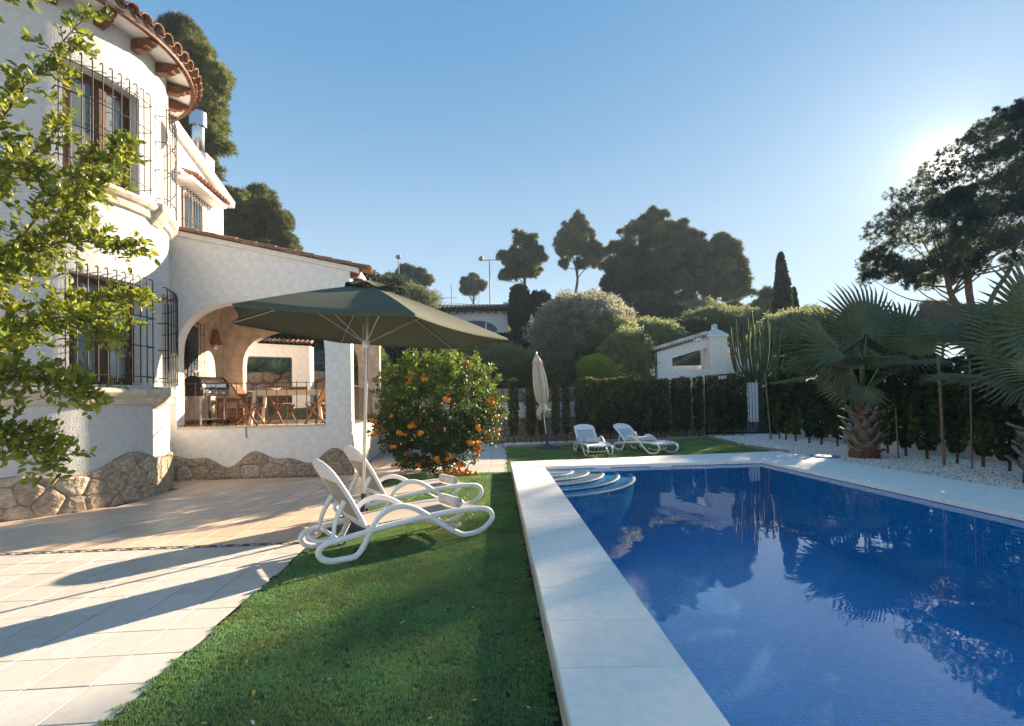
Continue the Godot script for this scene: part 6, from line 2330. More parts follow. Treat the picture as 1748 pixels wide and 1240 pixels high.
func build_palms() -> void:
	rng.seed = 717
	var blades := [fan_mesh(1.0, 38, 4.1, 0.10), fan_mesh(1.0, 36, 3.7, 0.22), fan_mesh(1.0, 34, 4.3, 0.04)]
	var t := thing("fan_palm", "stout fan palm standing in the white gravel before the hedge", "palm", Vector3(7.95, 0.03, -11.3))
	var b := B.new()
	b.lathe([Vector2(0.30, -0.05), Vector2(0.31, 0.12), Vector2(0.27, 0.3), Vector2(0.22, 0.8), Vector2(0.17, 1.2), Vector2(0.13, 1.6), Vector2(0.0, 1.65)], 16)
	part("trunk", b.done(), M.boot_brown, t)
	leaf_bases(t)
	var c := Vector3(0, 1.55, 0)
	# [hub offset from crown, ray direction, facing, size]
	var fr := [
		[Vector3(-0.05, 1.22, 0.25), Vector3(0.0, 1, -0.05), Vector3(0.1, 0.12, 1), 1.34],
		[Vector3(0.85, 1.12, 0.0), Vector3(0.72, 0.8, 0.0), Vector3(-0.35, 0.25, 0.95), 1.28],
		[Vector3(-0.72, 0.92, 0.35), Vector3(-0.9, 0.40, 0.2), Vector3(0.25, 0.45, 0.95), 1.20],
		[Vector3(-0.45, 0.55, 0.75), Vector3(-0.35, 0.25, 0.9), Vector3(-0.1, 0.9, 0.3), 1.0],
		[Vector3(0.45, 0.62, 0.7), Vector3(0.55, 0.1, 0.75), Vector3(0.1, 0.9, 0.3), 1.0],
		[Vector3(0.95, 0.55, 0.25), Vector3(0.95, -0.05, 0.2), Vector3(0.2, 0.8, 0.55), 1.0],
		[Vector3(-0.55, 0.95, -0.35), Vector3(-0.6, 0.8, -0.3), Vector3(0.4, 0.2, 0.9), 1.25],
		[Vector3(0.45, 1.05, -0.45), Vector3(0.5, 0.85, -0.4), Vector3(-0.3, 0.3, 0.9), 1.1],
		[Vector3(-0.9, 0.35, -0.25), Vector3(-1, -0.1, -0.2), Vector3(0.2, 0.95, 0.1), 0.95],
		[Vector3(0.6, 0.55, -0.75), Vector3(0.6, 0.3, -0.8), Vector3(0, 0.9, 0.2), 1.0],
		[Vector3(-0.3, 0.65, -0.85), Vector3(-0.3, 0.5, -0.8), Vector3(0, 0.8, 0.4), 1.0],
		[Vector3(-0.62, 0.12, 0.55), Vector3(-0.75, -0.45, 0.5), Vector3(-0.2, 0.6, 0.7), 0.85],
		[Vector3(0.1, 1.1, -0.2), Vector3(-0.05, 1, -0.25), Vector3(0, 0.2, 1), 0.9]]
	for i in fr.size():
		var e: Array = fr[i]
		frond(t, blades[i % 3], c + Vector3(e[0].x * 0.08, 0, e[0].z * 0.08), c + e[0], e[1], e[2], e[3])
	# the second palm, mostly outside the frame
	t = thing("fan_palm", "fan palm cut off by the right edge, its fans reaching into view", "palm", Vector3(8.15, 0.03, -7.6))
	b = B.new()
	b.lathe([Vector2(0.30, -0.05), Vector2(0.26, 0.4), Vector2(0.2, 1.0), Vector2(0.14, 1.6), Vector2(0.0, 1.65)], 14)
	part("trunk", b.done(), M.boot_brown, t)
	leaf_bases(t)
	fr = [
		[Vector3(-0.50, 0.42, 0.20), Vector3(-0.93, 0.40, 0.1), Vector3(0.35, 0.1, 0.95), 0.98],
		[Vector3(-0.15, 0.9, 0.1), Vector3(-0.25, 1, 0), Vector3(0.2, 0.1, 1), 1.2],
		[Vector3(-0.55, 0.14, -0.35), Vector3(-0.98, 0.10, -0.2), Vector3(0.1, 0.97, 0.25), 0.85],
		[Vector3(-0.4, 0.1, 0.5), Vector3(-0.7, -0.45, 0.5), Vector3(0.1, 0.5, 0.8), 0.75],
		[Vector3(0.1, 0.6, 0.7), Vector3(0.1, 0.3, 0.9), Vector3(0, 0.9, 0.3), 1.0],
		[Vector3(0.7, 0.7, 0.1), Vector3(0.9, 0.5, 0.1), Vector3(-0.3, 0.5, 0.8), 1.1],
		[Vector3(0.2, 0.9, -0.5), Vector3(0.2, 0.8, -0.6), Vector3(0, 0.5, 0.8), 1.1],
		[Vector3(-0.35, 0.7, -0.6), Vector3(-0.5, 0.6, -0.6), Vector3(0.3, 0.6, 0.7), 1.05],
		[Vector3(0.6, 0.2, 0.5), Vector3(0.7, -0.2, 0.6), Vector3(0, 0.8, 0.5), 0.95]]
	for i in fr.size():
		var e: Array = fr[i]
		frond(t, blades[(i + 1) % 3], c + Vector3(e[0].x * 0.08, 0, e[0].z * 0.08), c + e[0], e[1], e[2], e[3])


func leaf_bases(t: Node3D) -> void:
	var b: B
	# cut leaf bases, grey and flared low down, short and brown above
	for i in 64:
		var q := i / 64.0
		var y := 0.14 + q * 1.42
		var a := i * 2.39996
		var o := Vector3(cos(a), 0, sin(a))
		var s := o.cross(Vector3.UP)
		var r := lerpf(0.27, 0.12, q)
		var low := q < 0.66
		var l := rnd(0.20, 0.36) if low else rnd(0.10, 0.17)
		var w := rnd(0.085, 0.12) if low else rnd(0.06, 0.08)
		var el := rnd(0.15, 0.9) if low else rnd(0.9, 1.25)
		b = B.new()
		b.smooth()
		var d := o * cos(el) + Vector3.UP * sin(el)
		var nrm := -o * sin(el) + Vector3.UP * cos(el)
		var prev: Array[Vector3] = []
		for k in 4:
			var f := k / 3.0
			var c := o * r * 0.8 + Vector3(0, y, 0) + d * l * f + nrm * 0.05 * f * f * (1.0 if low else 0.4)
			var ww: float = w * [1.25, 0.95, 0.75, 0.7][k]
			var ring: Array[Vector3] = [c - s * ww - nrm * 0.012, c - nrm * 0.035, c + s * ww - nrm * 0.012, c + s * ww * 0.9 + nrm * 0.008, c - nrm * 0.004, c - s * ww * 0.9 + nrm * 0.008]
			if k > 0:
				for e in 6:
					var g := (e + 1) % 6
					b.quad(prev[e], prev[g], ring[g], ring[e])
			prev = ring
		b.smooth(false)
		for e in range(1, 5):
			b.tri(prev[0], prev[e], prev[e + 1])
		part("leaf_base", b.done(), M.boot_grey if low else M.boot_brown, t)


# ---------------------------------------------------------------- garden furniture
func build_furniture() -> void:
	rng.seed = 818
	build_parasol()
	build_closed_parasol()
	# two loungers under the parasol, two at the far end
	var a := lounger("near white sun lounger standing on the lawn edge in front of the parasol pole", 0.0, "sling")
	a.position = Vector3(-1.225, 0.0, -5.387)
	a.rotation.y = 0.632
	var b := copy(a, "sun_lounger", "second white sun lounger, standing behind the parasol pole next to the orange tree", Vector3(-1.435, 0.0, -6.94), 0.66, "white sun loungers")
	b.scale = Vector3.ONE
	var c := lounger("left one of the two white sun loungers facing the pool's far end", 0.40, "sling_pale")
	c.position = Vector3(2.17, 0.0, -13.75)
	c.rotation.y = -1.50
	var d := copy(c, "sun_lounger", "right one of the two white sun loungers facing the pool's far end, turned sideways", Vector3(3.66, 0.0, -13.95), -1.12, "white sun loungers")
	d.scale = Vector3.ONE
	towel_roll("rolled white towel lying across the foot of the near lounger", Vector3(-0.735, 0.372, -5.715), 0.632)
	towel_roll("rolled white towel lying across the foot of the lounger beside the orange tree", Vector3(-0.955, 0.372, -7.285), 0.66)
	folded_towel("folded white towel on the seat of the left far lounger", Vector3(2.18, 0.335, -13.75), -1.50)
	folded_towel("folded white towel on the seat of the right far lounger", Vector3(3.68, 0.335, -13.93), -1.12)
	build_porch_things()


func build_parasol() -> void:
	var foot := Vector3(-1.83, 0, -6.02)
	var t := thing("parasol", "open dark olive-green parasol on a slim pole between the two near loungers", "parasol", foot)
	var top := Vector3(-1.70, 2.93, -5.95) - foot
	var b := B.new()
	b.tube([Vector3(0, 0.05, 0), top], 0.020, 12)
	part("pole", b.done(), M.aluminium, t)
	b = B.new()
	b.tube([Vector3(0, 0.08, 0), Vector3(0.02, 0.42, 0)], 0.030, 12)
	b.lathe([Vector2(0.0, 0.0), Vector2(0.26, 0.0), Vector2(0.26, 0.03), Vector2(0.22, 0.055), Vector2(0.05, 0.09), Vector2(0.035, 0.12), Vector2(0.0, 0.12)], 28)
	part("base", b.done(), M.base_plastic, t)
	var tip := func(k: int) -> Vector3:
		var a := deg_to_rad(30.0 + 60.0 * k)
		return Vector3(top.x + sin(a) * 1.66, 2.37 - 0.12 * sin(a) + (0.02 if k == 4 else 0.0), top.z + cos(a) * 1.66)
	var peak := top + Vector3(0, 0.0, 0)
	b = B.new()
	b.smooth()
	var n := 8
	var m := 8
	var under := Vector3(0, -0.006, 0)
	for k in 6:
		b.st.set_smooth_group(1 + k % 2)
		var p0: Vector3 = tip.call(k)
		var p1: Vector3 = tip.call((k + 1) % 6)
		var g: Array = []
		for i in n + 1:
			var f := lerpf(0.10, 1.0, float(i) / n)
			var row: Array[Vector3] = []
			for j in m + 1:
				var s := float(j) / m
				var r0 := peak.lerp(p0, f) + Vector3(0, 0.018 * sin(PI * f), 0)
				var r1 := peak.lerp(p1, f) + Vector3(0, 0.018 * sin(PI * f), 0)
				var q := r0.lerp(r1, s)
				var bow := 4.0 * s * (1.0 - s)
				var mid := Vector3(top.x, q.y, top.z)
				q = q.lerp(mid, bow * 0.045 * f * f) + Vector3(0, -0.035 * bow * sin(PI * f * 0.85), 0)
				row.append(q)
			g.append(row)
		for i in n:
			for j in m:
				b.quad(g[i][j], g[i + 1][j], g[i + 1][j + 1], g[i][j + 1])
		# hem
		for j in m:
			b.quad(g[n][j], g[n][j] + Vector3(0, -0.025, 0), g[n][j + 1] + Vector3(0, -0.025, 0), g[n][j + 1])
	part("canopy", b.done(), M.canopy, t)
	# small vent cap, rippled at its hem
	b = B.new()
	b.smooth()
	for i in 36:
		var a0 := TAU * i / 36.0
		var a1 := TAU * (i + 1) / 36.0
		var h := func(a: float) -> Vector3: return peak + Vector3(sin(a) * 0.27, -0.045 + 0.022 * sin(a * 6.0 + 0.8) - 0.02 * sin(a), cos(a) * 0.27)
		b.tri(peak + Vector3(0, 0.055, 0), h.call(a0), h.call(a1))
	part("vent_cap", b.done(), M.canopy, t)
	b = B.new()
	b.lathe([Vector2(0.0, 0.09), Vector2(0.022, 0.08), Vector2(0.028, 0.05), Vector2(0.02, 0.0)], 12, Transform3D(Basis.IDENTITY, peak))
	part("finial", b.done(), M.black_rubber, t)
	var run := Vector3(0.085, 2.22, 0.045)
	b = B.new()
	b.lathe([Vector2(0.022, -0.05), Vector2(0.045, -0.05), Vector2(0.05, -0.02), Vector2(0.04, 0.05), Vector2(0.022, 0.06)], 14, Transform3D(Basis.IDENTITY, run))
	part("runner", b.done(), M.resin, t)
	for k in 6:
		var p: Vector3 = tip.call(k)
		b = B.new()
		var line: Array = []
		for i in 7:
			var f := lerpf(0.03, 1.0, i / 6.0)
			line.append(peak.lerp(p, f) + Vector3(0, 0.018 * sin(PI * f) - 0.022, 0))
		b.tube(line, 0.0085, 6)
		var rib := part("rib", b.done(), M.aluminium, t)
		b = B.new()
		b.tube([run, peak.lerp(p, 0.48) + Vector3(0, -0.01, 0)], 0.006, 6)
		part("strut", b.done(), M.aluminium, rib)
	b = B.new()
	b.tube([Vector3(0.055, 2.45, 0.05), Vector3(0.045, 2.1, 0.055), Vector3(0.03, 1.95, 0.05)], 0.003, 5)
	part("cord", b.done(), M.resin, t)


func build_closed_parasol() -> void:
	var t := thing("closed_parasol", "closed beige parasol tied up on a leaning pole at the far lawn", "parasol", Vector3(1.08, 0, -15.5))
	var lean := Vector3(-0.30, 2.95, 0.0)
	var b := B.new()
	b.tube([Vector3(0, 0.05, 0), lean], 0.024, 10)
	part("pole", b.done(), M.aluminium, t)
	b = B.new()
	b.tube([Vector3(0, 0.05, 0), Vector3(-0.045, 0.46, 0)], 0.036, 10)
	b.lathe([Vector2(0.0, 0.0), Vector2(0.40, 0.0), Vector2(0.40, 0.04), Vector2(0.36, 0.065), Vector2(0.08, 0.10), Vector2(0.05, 0.14), Vector2(0.0, 0.14)], 28)
	part("base", b.done(), M.base_plastic, t)
	# folds of cloth, gathered by a strap
	b = B.new()
	b.smooth()
	var prof := [Vector2(0.355, 0.215), Vector2(0.39, 0.20), Vector2(0.44, 0.13), Vector2(0.465, 0.095), Vector2(0.50, 0.155), Vector2(0.56, 0.195), Vector2(0.68, 0.205), Vector2(0.80, 0.18), Vector2(0.88, 0.145), Vector2(0.905, 0.17), Vector2(0.93, 0.15), Vector2(0.97, 0.08), Vector2(1.0, 0.015)]
	var rings := 52
	var prev: Array[Vector3] = []
	for i in rings + 1:
		var s := i / float(rings) * (prof.size() - 1)
		var n := mini(int(s), prof.size() - 2)
		var q: Vector2 = (prof[n] as Vector2).cubic_interpolate(prof[n + 1], prof[maxi(n - 1, 0)], prof[mini(n + 2, prof.size() - 1)], s - n)
		var c := lean * q.x
		var deep := 0.24 * (1.0 - smoothstep(0.86, 0.97, q.x))
		var ring: Array[Vector3] = []
		for k in 72:
			var a := TAU * k / 72.0
			var fold := 1.0 + deep * sin(a * 7.0 + q.x * 1.2) + deep * 0.35 * sin(a * 2.0 + q.x * 3.0)
			var hem := (0.06 * sin(a * 7.0 + 1.0) + 0.12 * cos(a - 0.6)) * (1.0 - smoothstep(0.355, 0.42, q.x))
			ring.append(c + Vector3(cos(a) * q.y * 0.86 * fold, hem, sin(a) * q.y * 0.86 * fold))
		if i > 0:
			for k in 72:
				var l := (k + 1) % 72
				b.quad(prev[l], prev[k], ring[k], ring[l])
		prev = ring
	part("canopy", b.done(), M.beige_cloth, t)
	b = B.new()
	b.lathe([Vector2(0.10, -0.025), Vector2(0.105, 0.0), Vector2(0.10, 0.025)], 24, Transform3D(Basis.IDENTITY, lean * 0.465))
	part("strap", b.done(), M.beige_cloth, t)
	b = B.new()
	b.lathe([Vector2(0.0, 0.07), Vector2(0.02, 0.05), Vector2(0.025, 0.0)], 10, Transform3D(Basis.IDENTITY, lean))
	part("finial", b.done(), M.aluminium, t)


# axes: x towards the foot end, origin under the middle of the seat
func lounger(label: String, recline: float, sling: String) -> Node3D:
	var t := thing("sun_lounger", label, "sun lounger", Vector3.ZERO, 0.0, "white sun loungers")
	var hw := 0.315
	var o := -0.75
	var path := [Vector2(1.56, .30), Vector2(1.28, .315), Vector2(1.0, .31), Vector2(.72, .295), Vector2(.36, .27), Vector2(.20, .245), Vector2(.01, .225), Vector2(-.085, .215), Vector2(-.16, .19), Vector2(-.19, .14), Vector2(-.16, .08), Vector2(-.08, .042), Vector2(.03, .036), Vector2(.145, .04), Vector2(.215, .10), Vector2(.30, .255), Vector2(.38, .37), Vector2(.49, .44), Vector2(.63, .455), Vector2(.77, .41), Vector2(.94, .30), Vector2(1.13, .165), Vector2(1.31, .055), Vector2(1.42, .036), Vector2(1.55, .05), Vector2(1.66, .10), Vector2(1.725, .18), Vector2(1.685, .26)]
	for z in [hw, -hw]:
		var line: Array = []
		for q in path:
			line.append(Vector3(q.x + o, q.y, z))
		var b := B.new()
		b.tube(spline(line, 3, true), 0.031, 10, Vector2(0.62, 1.0), Vector3.BACK, true)
		part("side_frame", b.done(), M.resin, t)
	# seat: cross rails and a stretched sling
	var b := B.new()
	for x in [0.30, 1.60]:
		b.tube([Vector3(x + o, 0.285, hw), Vector3(x + o, 0.272, 0), Vector3(x + o, 0.285, -hw)], 0.022, 8)
	b.tube([Vector3(0.02 + o, 0.20, hw), Vector3(0.02 + o, 0.20, -hw)], 0.02, 8)
	b.tube([Vector3(1.30 + o, 0.17, hw), Vector3(1.32 + o, 0.12, 0.2), Vector3(1.32 + o, 0.11, -0.2), Vector3(1.30 + o, 0.17, -hw)], 0.02, 8)
	part("cross_rails", b.done(), M.resin, t)
	b = B.new()
	b.smooth()
	for i in 12:
		for k in 6:
			var f := func(ii: int, kk: int) -> Vector3:
				var s := ii / 12.0
				var z := lerpf(hw - 0.02, -hw + 0.02, kk / 6.0)
				var sag := (1.0 - pow(z / hw, 2.0)) * 0.022
				return Vector3(lerpf(0.27, 1.64, s) + o, 0.315 + 0.012 * sin(s * PI) - sag - 0.02 * smoothstep(0.9, 1.0, s), z)
			b.quad(f.call(i, k), f.call(i + 1, k), f.call(i + 1, k + 1), f.call(i, k + 1))
			b.quad(f.call(i, k) - Vector3(0, 0.004, 0), f.call(i, k + 1) - Vector3(0, 0.004, 0), f.call(i + 1, k + 1) - Vector3(0, 0.004, 0), f.call(i + 1, k) - Vector3(0, 0.004, 0))
	part("seat_sling", b.done(), M[sling], t)
	# backrest, hinged at the seat
	var hinge := Vector3(0.26 + o, 0.31, 0)
	var up := Vector3(-0.36, 0.61, 0).normalized().rotated(Vector3.BACK, -recline * -1.0)
	var l := 0.71
	var nrm := up.cross(Vector3.BACK)
	var bw := 0.27
	var fl: Array = []
	for q in [Vector2(-bw, 0), Vector2(-bw, 0.3), Vector2(-bw, 0.55), Vector2(-bw * 0.92, 0.64), Vector2(-bw * 0.6, l - 0.015), Vector2(0, l + 0.015), Vector2(bw * 0.6, l - 0.015), Vector2(bw * 0.92, 0.64), Vector2(bw, 0.55), Vector2(bw, 0.3), Vector2(bw, 0)]:
		fl.append(hinge + up * q.y + Vector3.BACK * q.x + nrm * (0.02 * sin(q.y * 4.0)))
	b = B.new()
	b.tube(spline(fl, 3), 0.030, 8, Vector2(0.75, 1.15), nrm)
	b.tube([hinge + up * 0.03 + Vector3(0, 0, -bw), hinge + up * 0.03 + Vector3(0, 0, bw)], 0.022, 8)
	var back := part("backrest", b.done(), M.resin, t)
	# solid head panel
	b = B.new()
	var at := Transform3D(Basis(Vector3.BACK, up, Vector3.BACK.cross(up)), hinge)
	b.slab(PackedVector2Array([Vector2(-bw, 0.52), Vector2(bw, 0.52), Vector2(bw * 0.93, 0.63), Vector2(bw * 0.6, l - 0.01), Vector2(-bw * 0.6, l - 0.01), Vector2(-bw * 0.93, 0.63)]), 0.018, at * Transform3D(Basis.IDENTITY, Vector3(0, 0, 0.009)))
	part("head_panel", b.done(), M.resin, back)
	b = B.new()
	b.slab(PackedVector2Array([Vector2(-bw + 0.02, 0.04), Vector2(bw - 0.02, 0.04), Vector2(bw - 0.02, 0.53), Vector2(-bw + 0.02, 0.53)]), 0.006, at * Transform3D(Basis.IDENTITY, Vector3(0, 0, 0.003)))
	part("back_sling", b.done(), M[sling], back)
	# ratchet arms behind the back
	for z in [-0.2, 0.2]:
		var p0 := hinge + up * 0.30 + Vector3(0, 0, z) + Vector3(-0.02, -0.01, 0)
		var e := Vector3(-0.08 + o, 0.215, z * 1.25)
		b = B.new()
		b.tube(spline([p0, p0.lerp(e, 0.35) + Vector3(-0.03, -0.05, 0), p0.lerp(e, 0.7) + Vector3(0.0, -0.05, 0), e + Vector3(0.03, 0.02, 0), e], 4), [0.030, 0.028, 0.026, 0.024, 0.023, 0.022, 0.021, 0.02, 0.02, 0.02, 0.022, 0.024, 0.024, 0.024, 0.024, 0.024, 0.024], 8)
		part("support_arm", b.done(), M.resin, t)
	b = B.new()
	b.tube(spline([Vector3(-0.08 + o, 0.215, 0.25), Vector3(-0.15 + o, 0.20, 0.15), Vector3(-0.17 + o, 0.20, 0), Vector3(-0.15 + o, 0.20, -0.15), Vector3(-0.08 + o, 0.215, -0.25)], 4), 0.022, 8)
	part("support_loop", b.done(), M.resin, t)
	for z in [-hw + 0.05, hw - 0.05]:
		b = B.new()
		b.lathe([Vector2(0.0, -0.018), Vector2(0.042, -0.018), Vector2(0.05, -0.01), Vector2(0.05, 0.01), Vector2(0.042, 0.018), Vector2(0.0, 0.018)], 16, Transform3D(Basis(Vector3.RIGHT, PI / 2), Vector3(0.20 + o, 0.06, z)))
		part("wheel", b.done(), M.black_rubber, t)
	return t


func towel_roll(label: String, at: Vector3, turn: float) -> void:
	var t := thing("rolled_towel", label, "towel", at, turn, "white pool towels")
	# a spiral of cloth seen at the ends
	var b := B.new()
	b.smooth()
	var n := 72
	var pts: Array[Vector2] = []
	for i in n + 1:
		var f := float(i) / n
		var a := f * TAU * 3.4
		var r := 0.014 + 0.050 * f
		pts.append(Vector2(cos(a), sin(a)) * r)
	for i in n:
		var p := pts[i]
		var q := pts[i + 1]
		b.quad(Vector3(p.x, p.y, 0.19), Vector3(q.x, q.y, 0.19), Vector3(q.x, q.y, -0.19), Vector3(p.x, p.y, -0.19))
	b.smooth(false)
	for i in n:
		var p := pts[i]
		var q := pts[i + 1]
		for e in [0.19, -0.19]:
			b.quad(Vector3(p.x, p.y, e), Vector3(q.x, q.y, e), Vector3(q.x, q.y, e) * Vector3(0.86, 0.86, 1), Vector3(p.x, p.y, e) * Vector3(0.86, 0.86, 1))
	b.lathe([Vector2(0.0, -0.17), Vector2(0.052, -0.17), Vector2(0.054, 0.17), Vector2(0.0, 0.17)], 24, Transform3D(Basis(Vector3.RIGHT, PI / 2), Vector3.ZERO))
	part("cloth", b.done(), M.towel, t)


func folded_towel(label: String, at: Vector3, turn: float) -> void:
	var t := thing("folded_towel", label, "towel", at, turn, "white pool towels")
	for i in 3:
		var b := B.new()
		b.prism(PackedVector2Array([Vector2(-0.12, -0.22), Vector2(0.12, -0.22), Vector2(0.12, 0.22), Vector2(-0.12, 0.22)]), i * 0.035, i * 0.035 + 0.034, 0.014)
		part("fold", b.done(), M.towel, t)


# ---------------------------------------------------------------- on the porch
func build_porch_things() -> void:
	var F := hf()
	var fl := 1.07
	var on := func(x: float, z: float) -> Vector3: return Vector3(x, fl - 0.03, z)
	# barbecue: half-barrel lid, cart with two wheels
	var t := thing("barbecue", "black and silver barrel-lidded barbecue on a cart behind the railing", "barbecue", on.call(-7.25, -11.75), 1.35)
	var b := B.new()
	var lid := PackedVector2Array()
	for i in 13:
		var a := PI * i / 12.0
		lid.append(Vector2(cos(a) * 0.28, sin(a) * 0.27))
	b.slab(lid, 0.04, Transform3D(Basis(Vector3.UP, -PI / 2), Vector3(-0.36, 0.90, 0)))
	b.slab(lid, 0.04, Transform3D(Basis(Vector3.UP, -PI / 2), Vector3(0.40, 0.90, 0)))
	part("lid_end", b.done(), M.bbq_black, t)
	b = B.new()
	b.smooth()
	for i in 12:
		var a0 := PI * i / 12.0
		var a1 := PI * (i + 1) / 12.0
		b.quad(Vector3(-0.36, 0.90 + sin(a0) * 0.265, cos(a0) * 0.275), Vector3(0.36, 0.90 + sin(a0) * 0.265, cos(a0) * 0.275), Vector3(0.36, 0.90 + sin(a1) * 0.265, cos(a1) * 0.275), Vector3(-0.36, 0.90 + sin(a1) * 0.265, cos(a1) * 0.275))
	part("lid", b.done(), M.steel, t)
	b = B.new()
	b.tube([Vector3(-0.25, 1.02, 0.26), Vector3(-0.25, 1.03, 0.33), Vector3(0.25, 1.03, 0.33), Vector3(0.25, 1.02, 0.26)], 0.012, 8)
	part("handle", b.done(), M.steel, t)
	b = B.new()
	b.box(Vector3(0, 0.80, 0), Vector3(0.82, 0.19, 0.56))
	part("fire_box", b.done(), M.bbq_black, t)
	b = B.new()
	b.box(Vector3(0, 0.78, 0.29), Vector3(0.72, 0.14, 0.03))
	for k in 3:
		b.lathe([Vector2(0, 0.06), Vector2(0.026, 0.06), Vector2(0.03, 0.0)], 12, Transform3D(Basis(Vector3.RIGHT, PI / 2), Vector3(-0.22 + k * 0.22, 0.78, 0.30)))
	part("control_panel", b.done(), M.steel, t)
	for s in [Vector2(-0.36, -0.22), Vector2(-0.36, 0.22), Vector2(0.36, -0.22), Vector2(0.36, 0.22)]:
		b = B.new()
		b.box(Vector3(s.x, 0.36, s.y), Vector3(0.04, 0.72, 0.04))
		part("leg", b.done(), M.bbq_black if s.y < 0 else M.steel, t)
	b = B.new()
	b.box(Vector3(0, 0.16, 0), Vector3(0.74, 0.025, 0.46))
	part("shelf", b.done(), M.steel, t)
	for z in [-0.25, 0.25]:
		b = B.new()
		b.lathe([Vector2(0.0, -0.02), Vector2(0.07, -0.02), Vector2(0.07, 0.02), Vector2(0.0, 0.02)], 16, Transform3D(Basis(Vector3.RIGHT, PI / 2), Vector3(0.38, 0.07, z)))
		part("wheel", b.done(), M.black_rubber, t)
	# wooden crate and side table behind it
	t = thing("wooden_crate", "small orange-brown wooden crate on the floor below the barbecue", "crate", on.call(-7.05, -12.5), 0.3)
	for k in 4:
		b = B.new()
		b.box(Vector3(0, 0.06 + k * 0.10, 0.18), Vector3(0.5, 0.08, 0.02))
		b.box(Vector3(0, 0.06 + k * 0.10, -0.18), Vector3(0.5, 0.08, 0.02))
		b.box(Vector3(0.25, 0.06 + k * 0.10, 0.0), Vector3(0.02, 0.08, 0.34))
		b.box(Vector3(-0.25, 0.06 + k * 0.10, 0.0), Vector3(0.02, 0.08, 0.34))
		part("slat", b.done(), M.teak, t)
	t = thing("side_table", "small square wooden side table against the back wall beside the barbecue", "table", F * Vector3(-0.35, fl - 0.03, -3.75), 0.13)
	b = B.new()
	b.box(Vector3(0, 0.66, 0), Vector3(0.62, 0.035, 0.5))
	b.box(Vector3(0, 0.60, 0.21), Vector3(0.54, 0.08, 0.02))
	part("table_top", b.done(), M.teak, t)
	for s in [Vector2(-0.27, -0.2), Vector2(-0.27, 0.2), Vector2(0.27, -0.2), Vector2(0.27, 0.2)]:
		b = B.new()
		b.box(Vector3(s.x, 0.32, s.y), Vector3(0.045, 0.64, 0.045))
		part("leg", b.done(), M.teak, t)
	# dining table and folding chairs
	t = thing("dining_table", "pale wooden dining table with splayed legs on the porch", "table", on.call(-5.35, -12.05), 0.13)
	b = B.new()
	b.prism(PackedVector2Array([Vector2(-0.85, -0.45), Vector2(0.85, -0.45), Vector2(0.85, 0.45), Vector2(-0.85, 0.45)]), 0.775, 0.81, 0.006)
	b.box(Vector3(0, 0.735, 0.36), Vector3(1.5, 0.08, 0.025))
	b.box(Vector3(0, 0.735, -0.36), Vector3(1.5, 0.08, 0.025))
	part("table_top", b.done(), M.pale_wood, t)
	for s in [Vector2(-1, -1), Vector2(-1, 1), Vector2(1, -1), Vector2(1, 1)]:
		b = B.new()
		b.bar(Vector3(s.x * 0.70, 0.77, s.y * 0.34), Vector3(s.x * 0.80, 0.0, s.y * 0.38), 0.065, 0.065, Vector3.RIGHT)
		part("leg", b.done(), M.pale_wood, t)
	var chair := folding_chair("slatted wooden folding chair at the left end of the porch table, seat facing right")
	chair.position = on.call(-6.12, -11.62)
	chair.rotation.y = 0.12
	copy(chair, "folding_chair", "slatted wooden folding chair behind the left one, partly hidden by it", on.call(-5.9, -12.75), -0.35, "slatted wooden folding chairs")
	copy(chair, "folding_chair", "slatted wooden folding chair at the right end of the porch table beside the white pillar", on.call(-4.55, -11.75), PI - 0.15, "slatted wooden folding chairs")
	copy(chair, "folding_chair", "slatted wooden folding chair furthest right, half behind the white pillar", on.call(-4.35, -12.55), PI + 0.35, "slatted wooden folding chairs")
	t = thing("fruit_tray", "low brown tray standing on the porch table", "tray", on.call(-5.15, -12.05) + Vector3(0, 0.812, 0), 0.2)
	b = B.new()
	b.box(Vector3(0, 0.01, 0), Vector3(0.42, 0.02, 0.26))
	for e in [[Vector3(0, 0.045, 0.13), Vector3(0.42, 0.07, 0.015)], [Vector3(0, 0.045, -0.13), Vector3(0.42, 0.07, 0.015)], [Vector3(0.21, 0.045, 0), Vector3(0.015, 0.07, 0.25)], [Vector3(-0.21, 0.045, 0), Vector3(0.015, 0.07, 0.25)]]:
		b.box(e[0], e[1])
	part("tray", b.done(), M.teak, t)
	t = thing("white_bowl", "shallow white bowl on the porch table left of the tray", "bowl", on.call(-5.75, -12.0) + Vector3(0, 0.812, 0))
	b = B.new()
	b.lathe([Vector2(0.0, 0.0), Vector2(0.08, 0.0), Vector2(0.17, 0.055), Vector2(0.175, 0.06), Vector2(0.165, 0.058), Vector2(0.08, 0.012), Vector2(0.0, 0.01)], 24)
	part("bowl", b.done(), M.white_ceramic, t)
	# clay lamp shade on the inner wall, a hanging heart, a bottle-green bulb below
	t = thing("wall_lamp", "cone-shaped terracotta wall lamp high on the inner porch wall", "lamp", F * Vector3(-0.68, 3.20, -3.64))
	b = B.new()
	b.lathe([Vector2(0.15, 0.0), Vector2(0.055, 0.40), Vector2(0.045, 0.42), Vector2(0.0, 0.42)], 18)
	b.lathe([Vector2(0.14, 0.0), Vector2(0.05, 0.39)], 18)
	part("lamp_shade", b.done(), M.clay, t)
	b = B.new()
	b.blob(Vector3(0, -0.07, 0), Vector3(0.06, 0.08, 0.06), 0.0, 1, 8, 12)
	b.tube([Vector3(0, 0.0, 0), Vector3(0, 0.3, 0)], 0.02, 6)
	part("bulb", b.done(), M.white_ceramic, t)
	t = thing("hanging_heart", "small white wire heart hanging on the porch window bars", "ornament", F * Vector3(-0.60, 2.28, -2.3))
	b = B.new()
	var line: Array = []
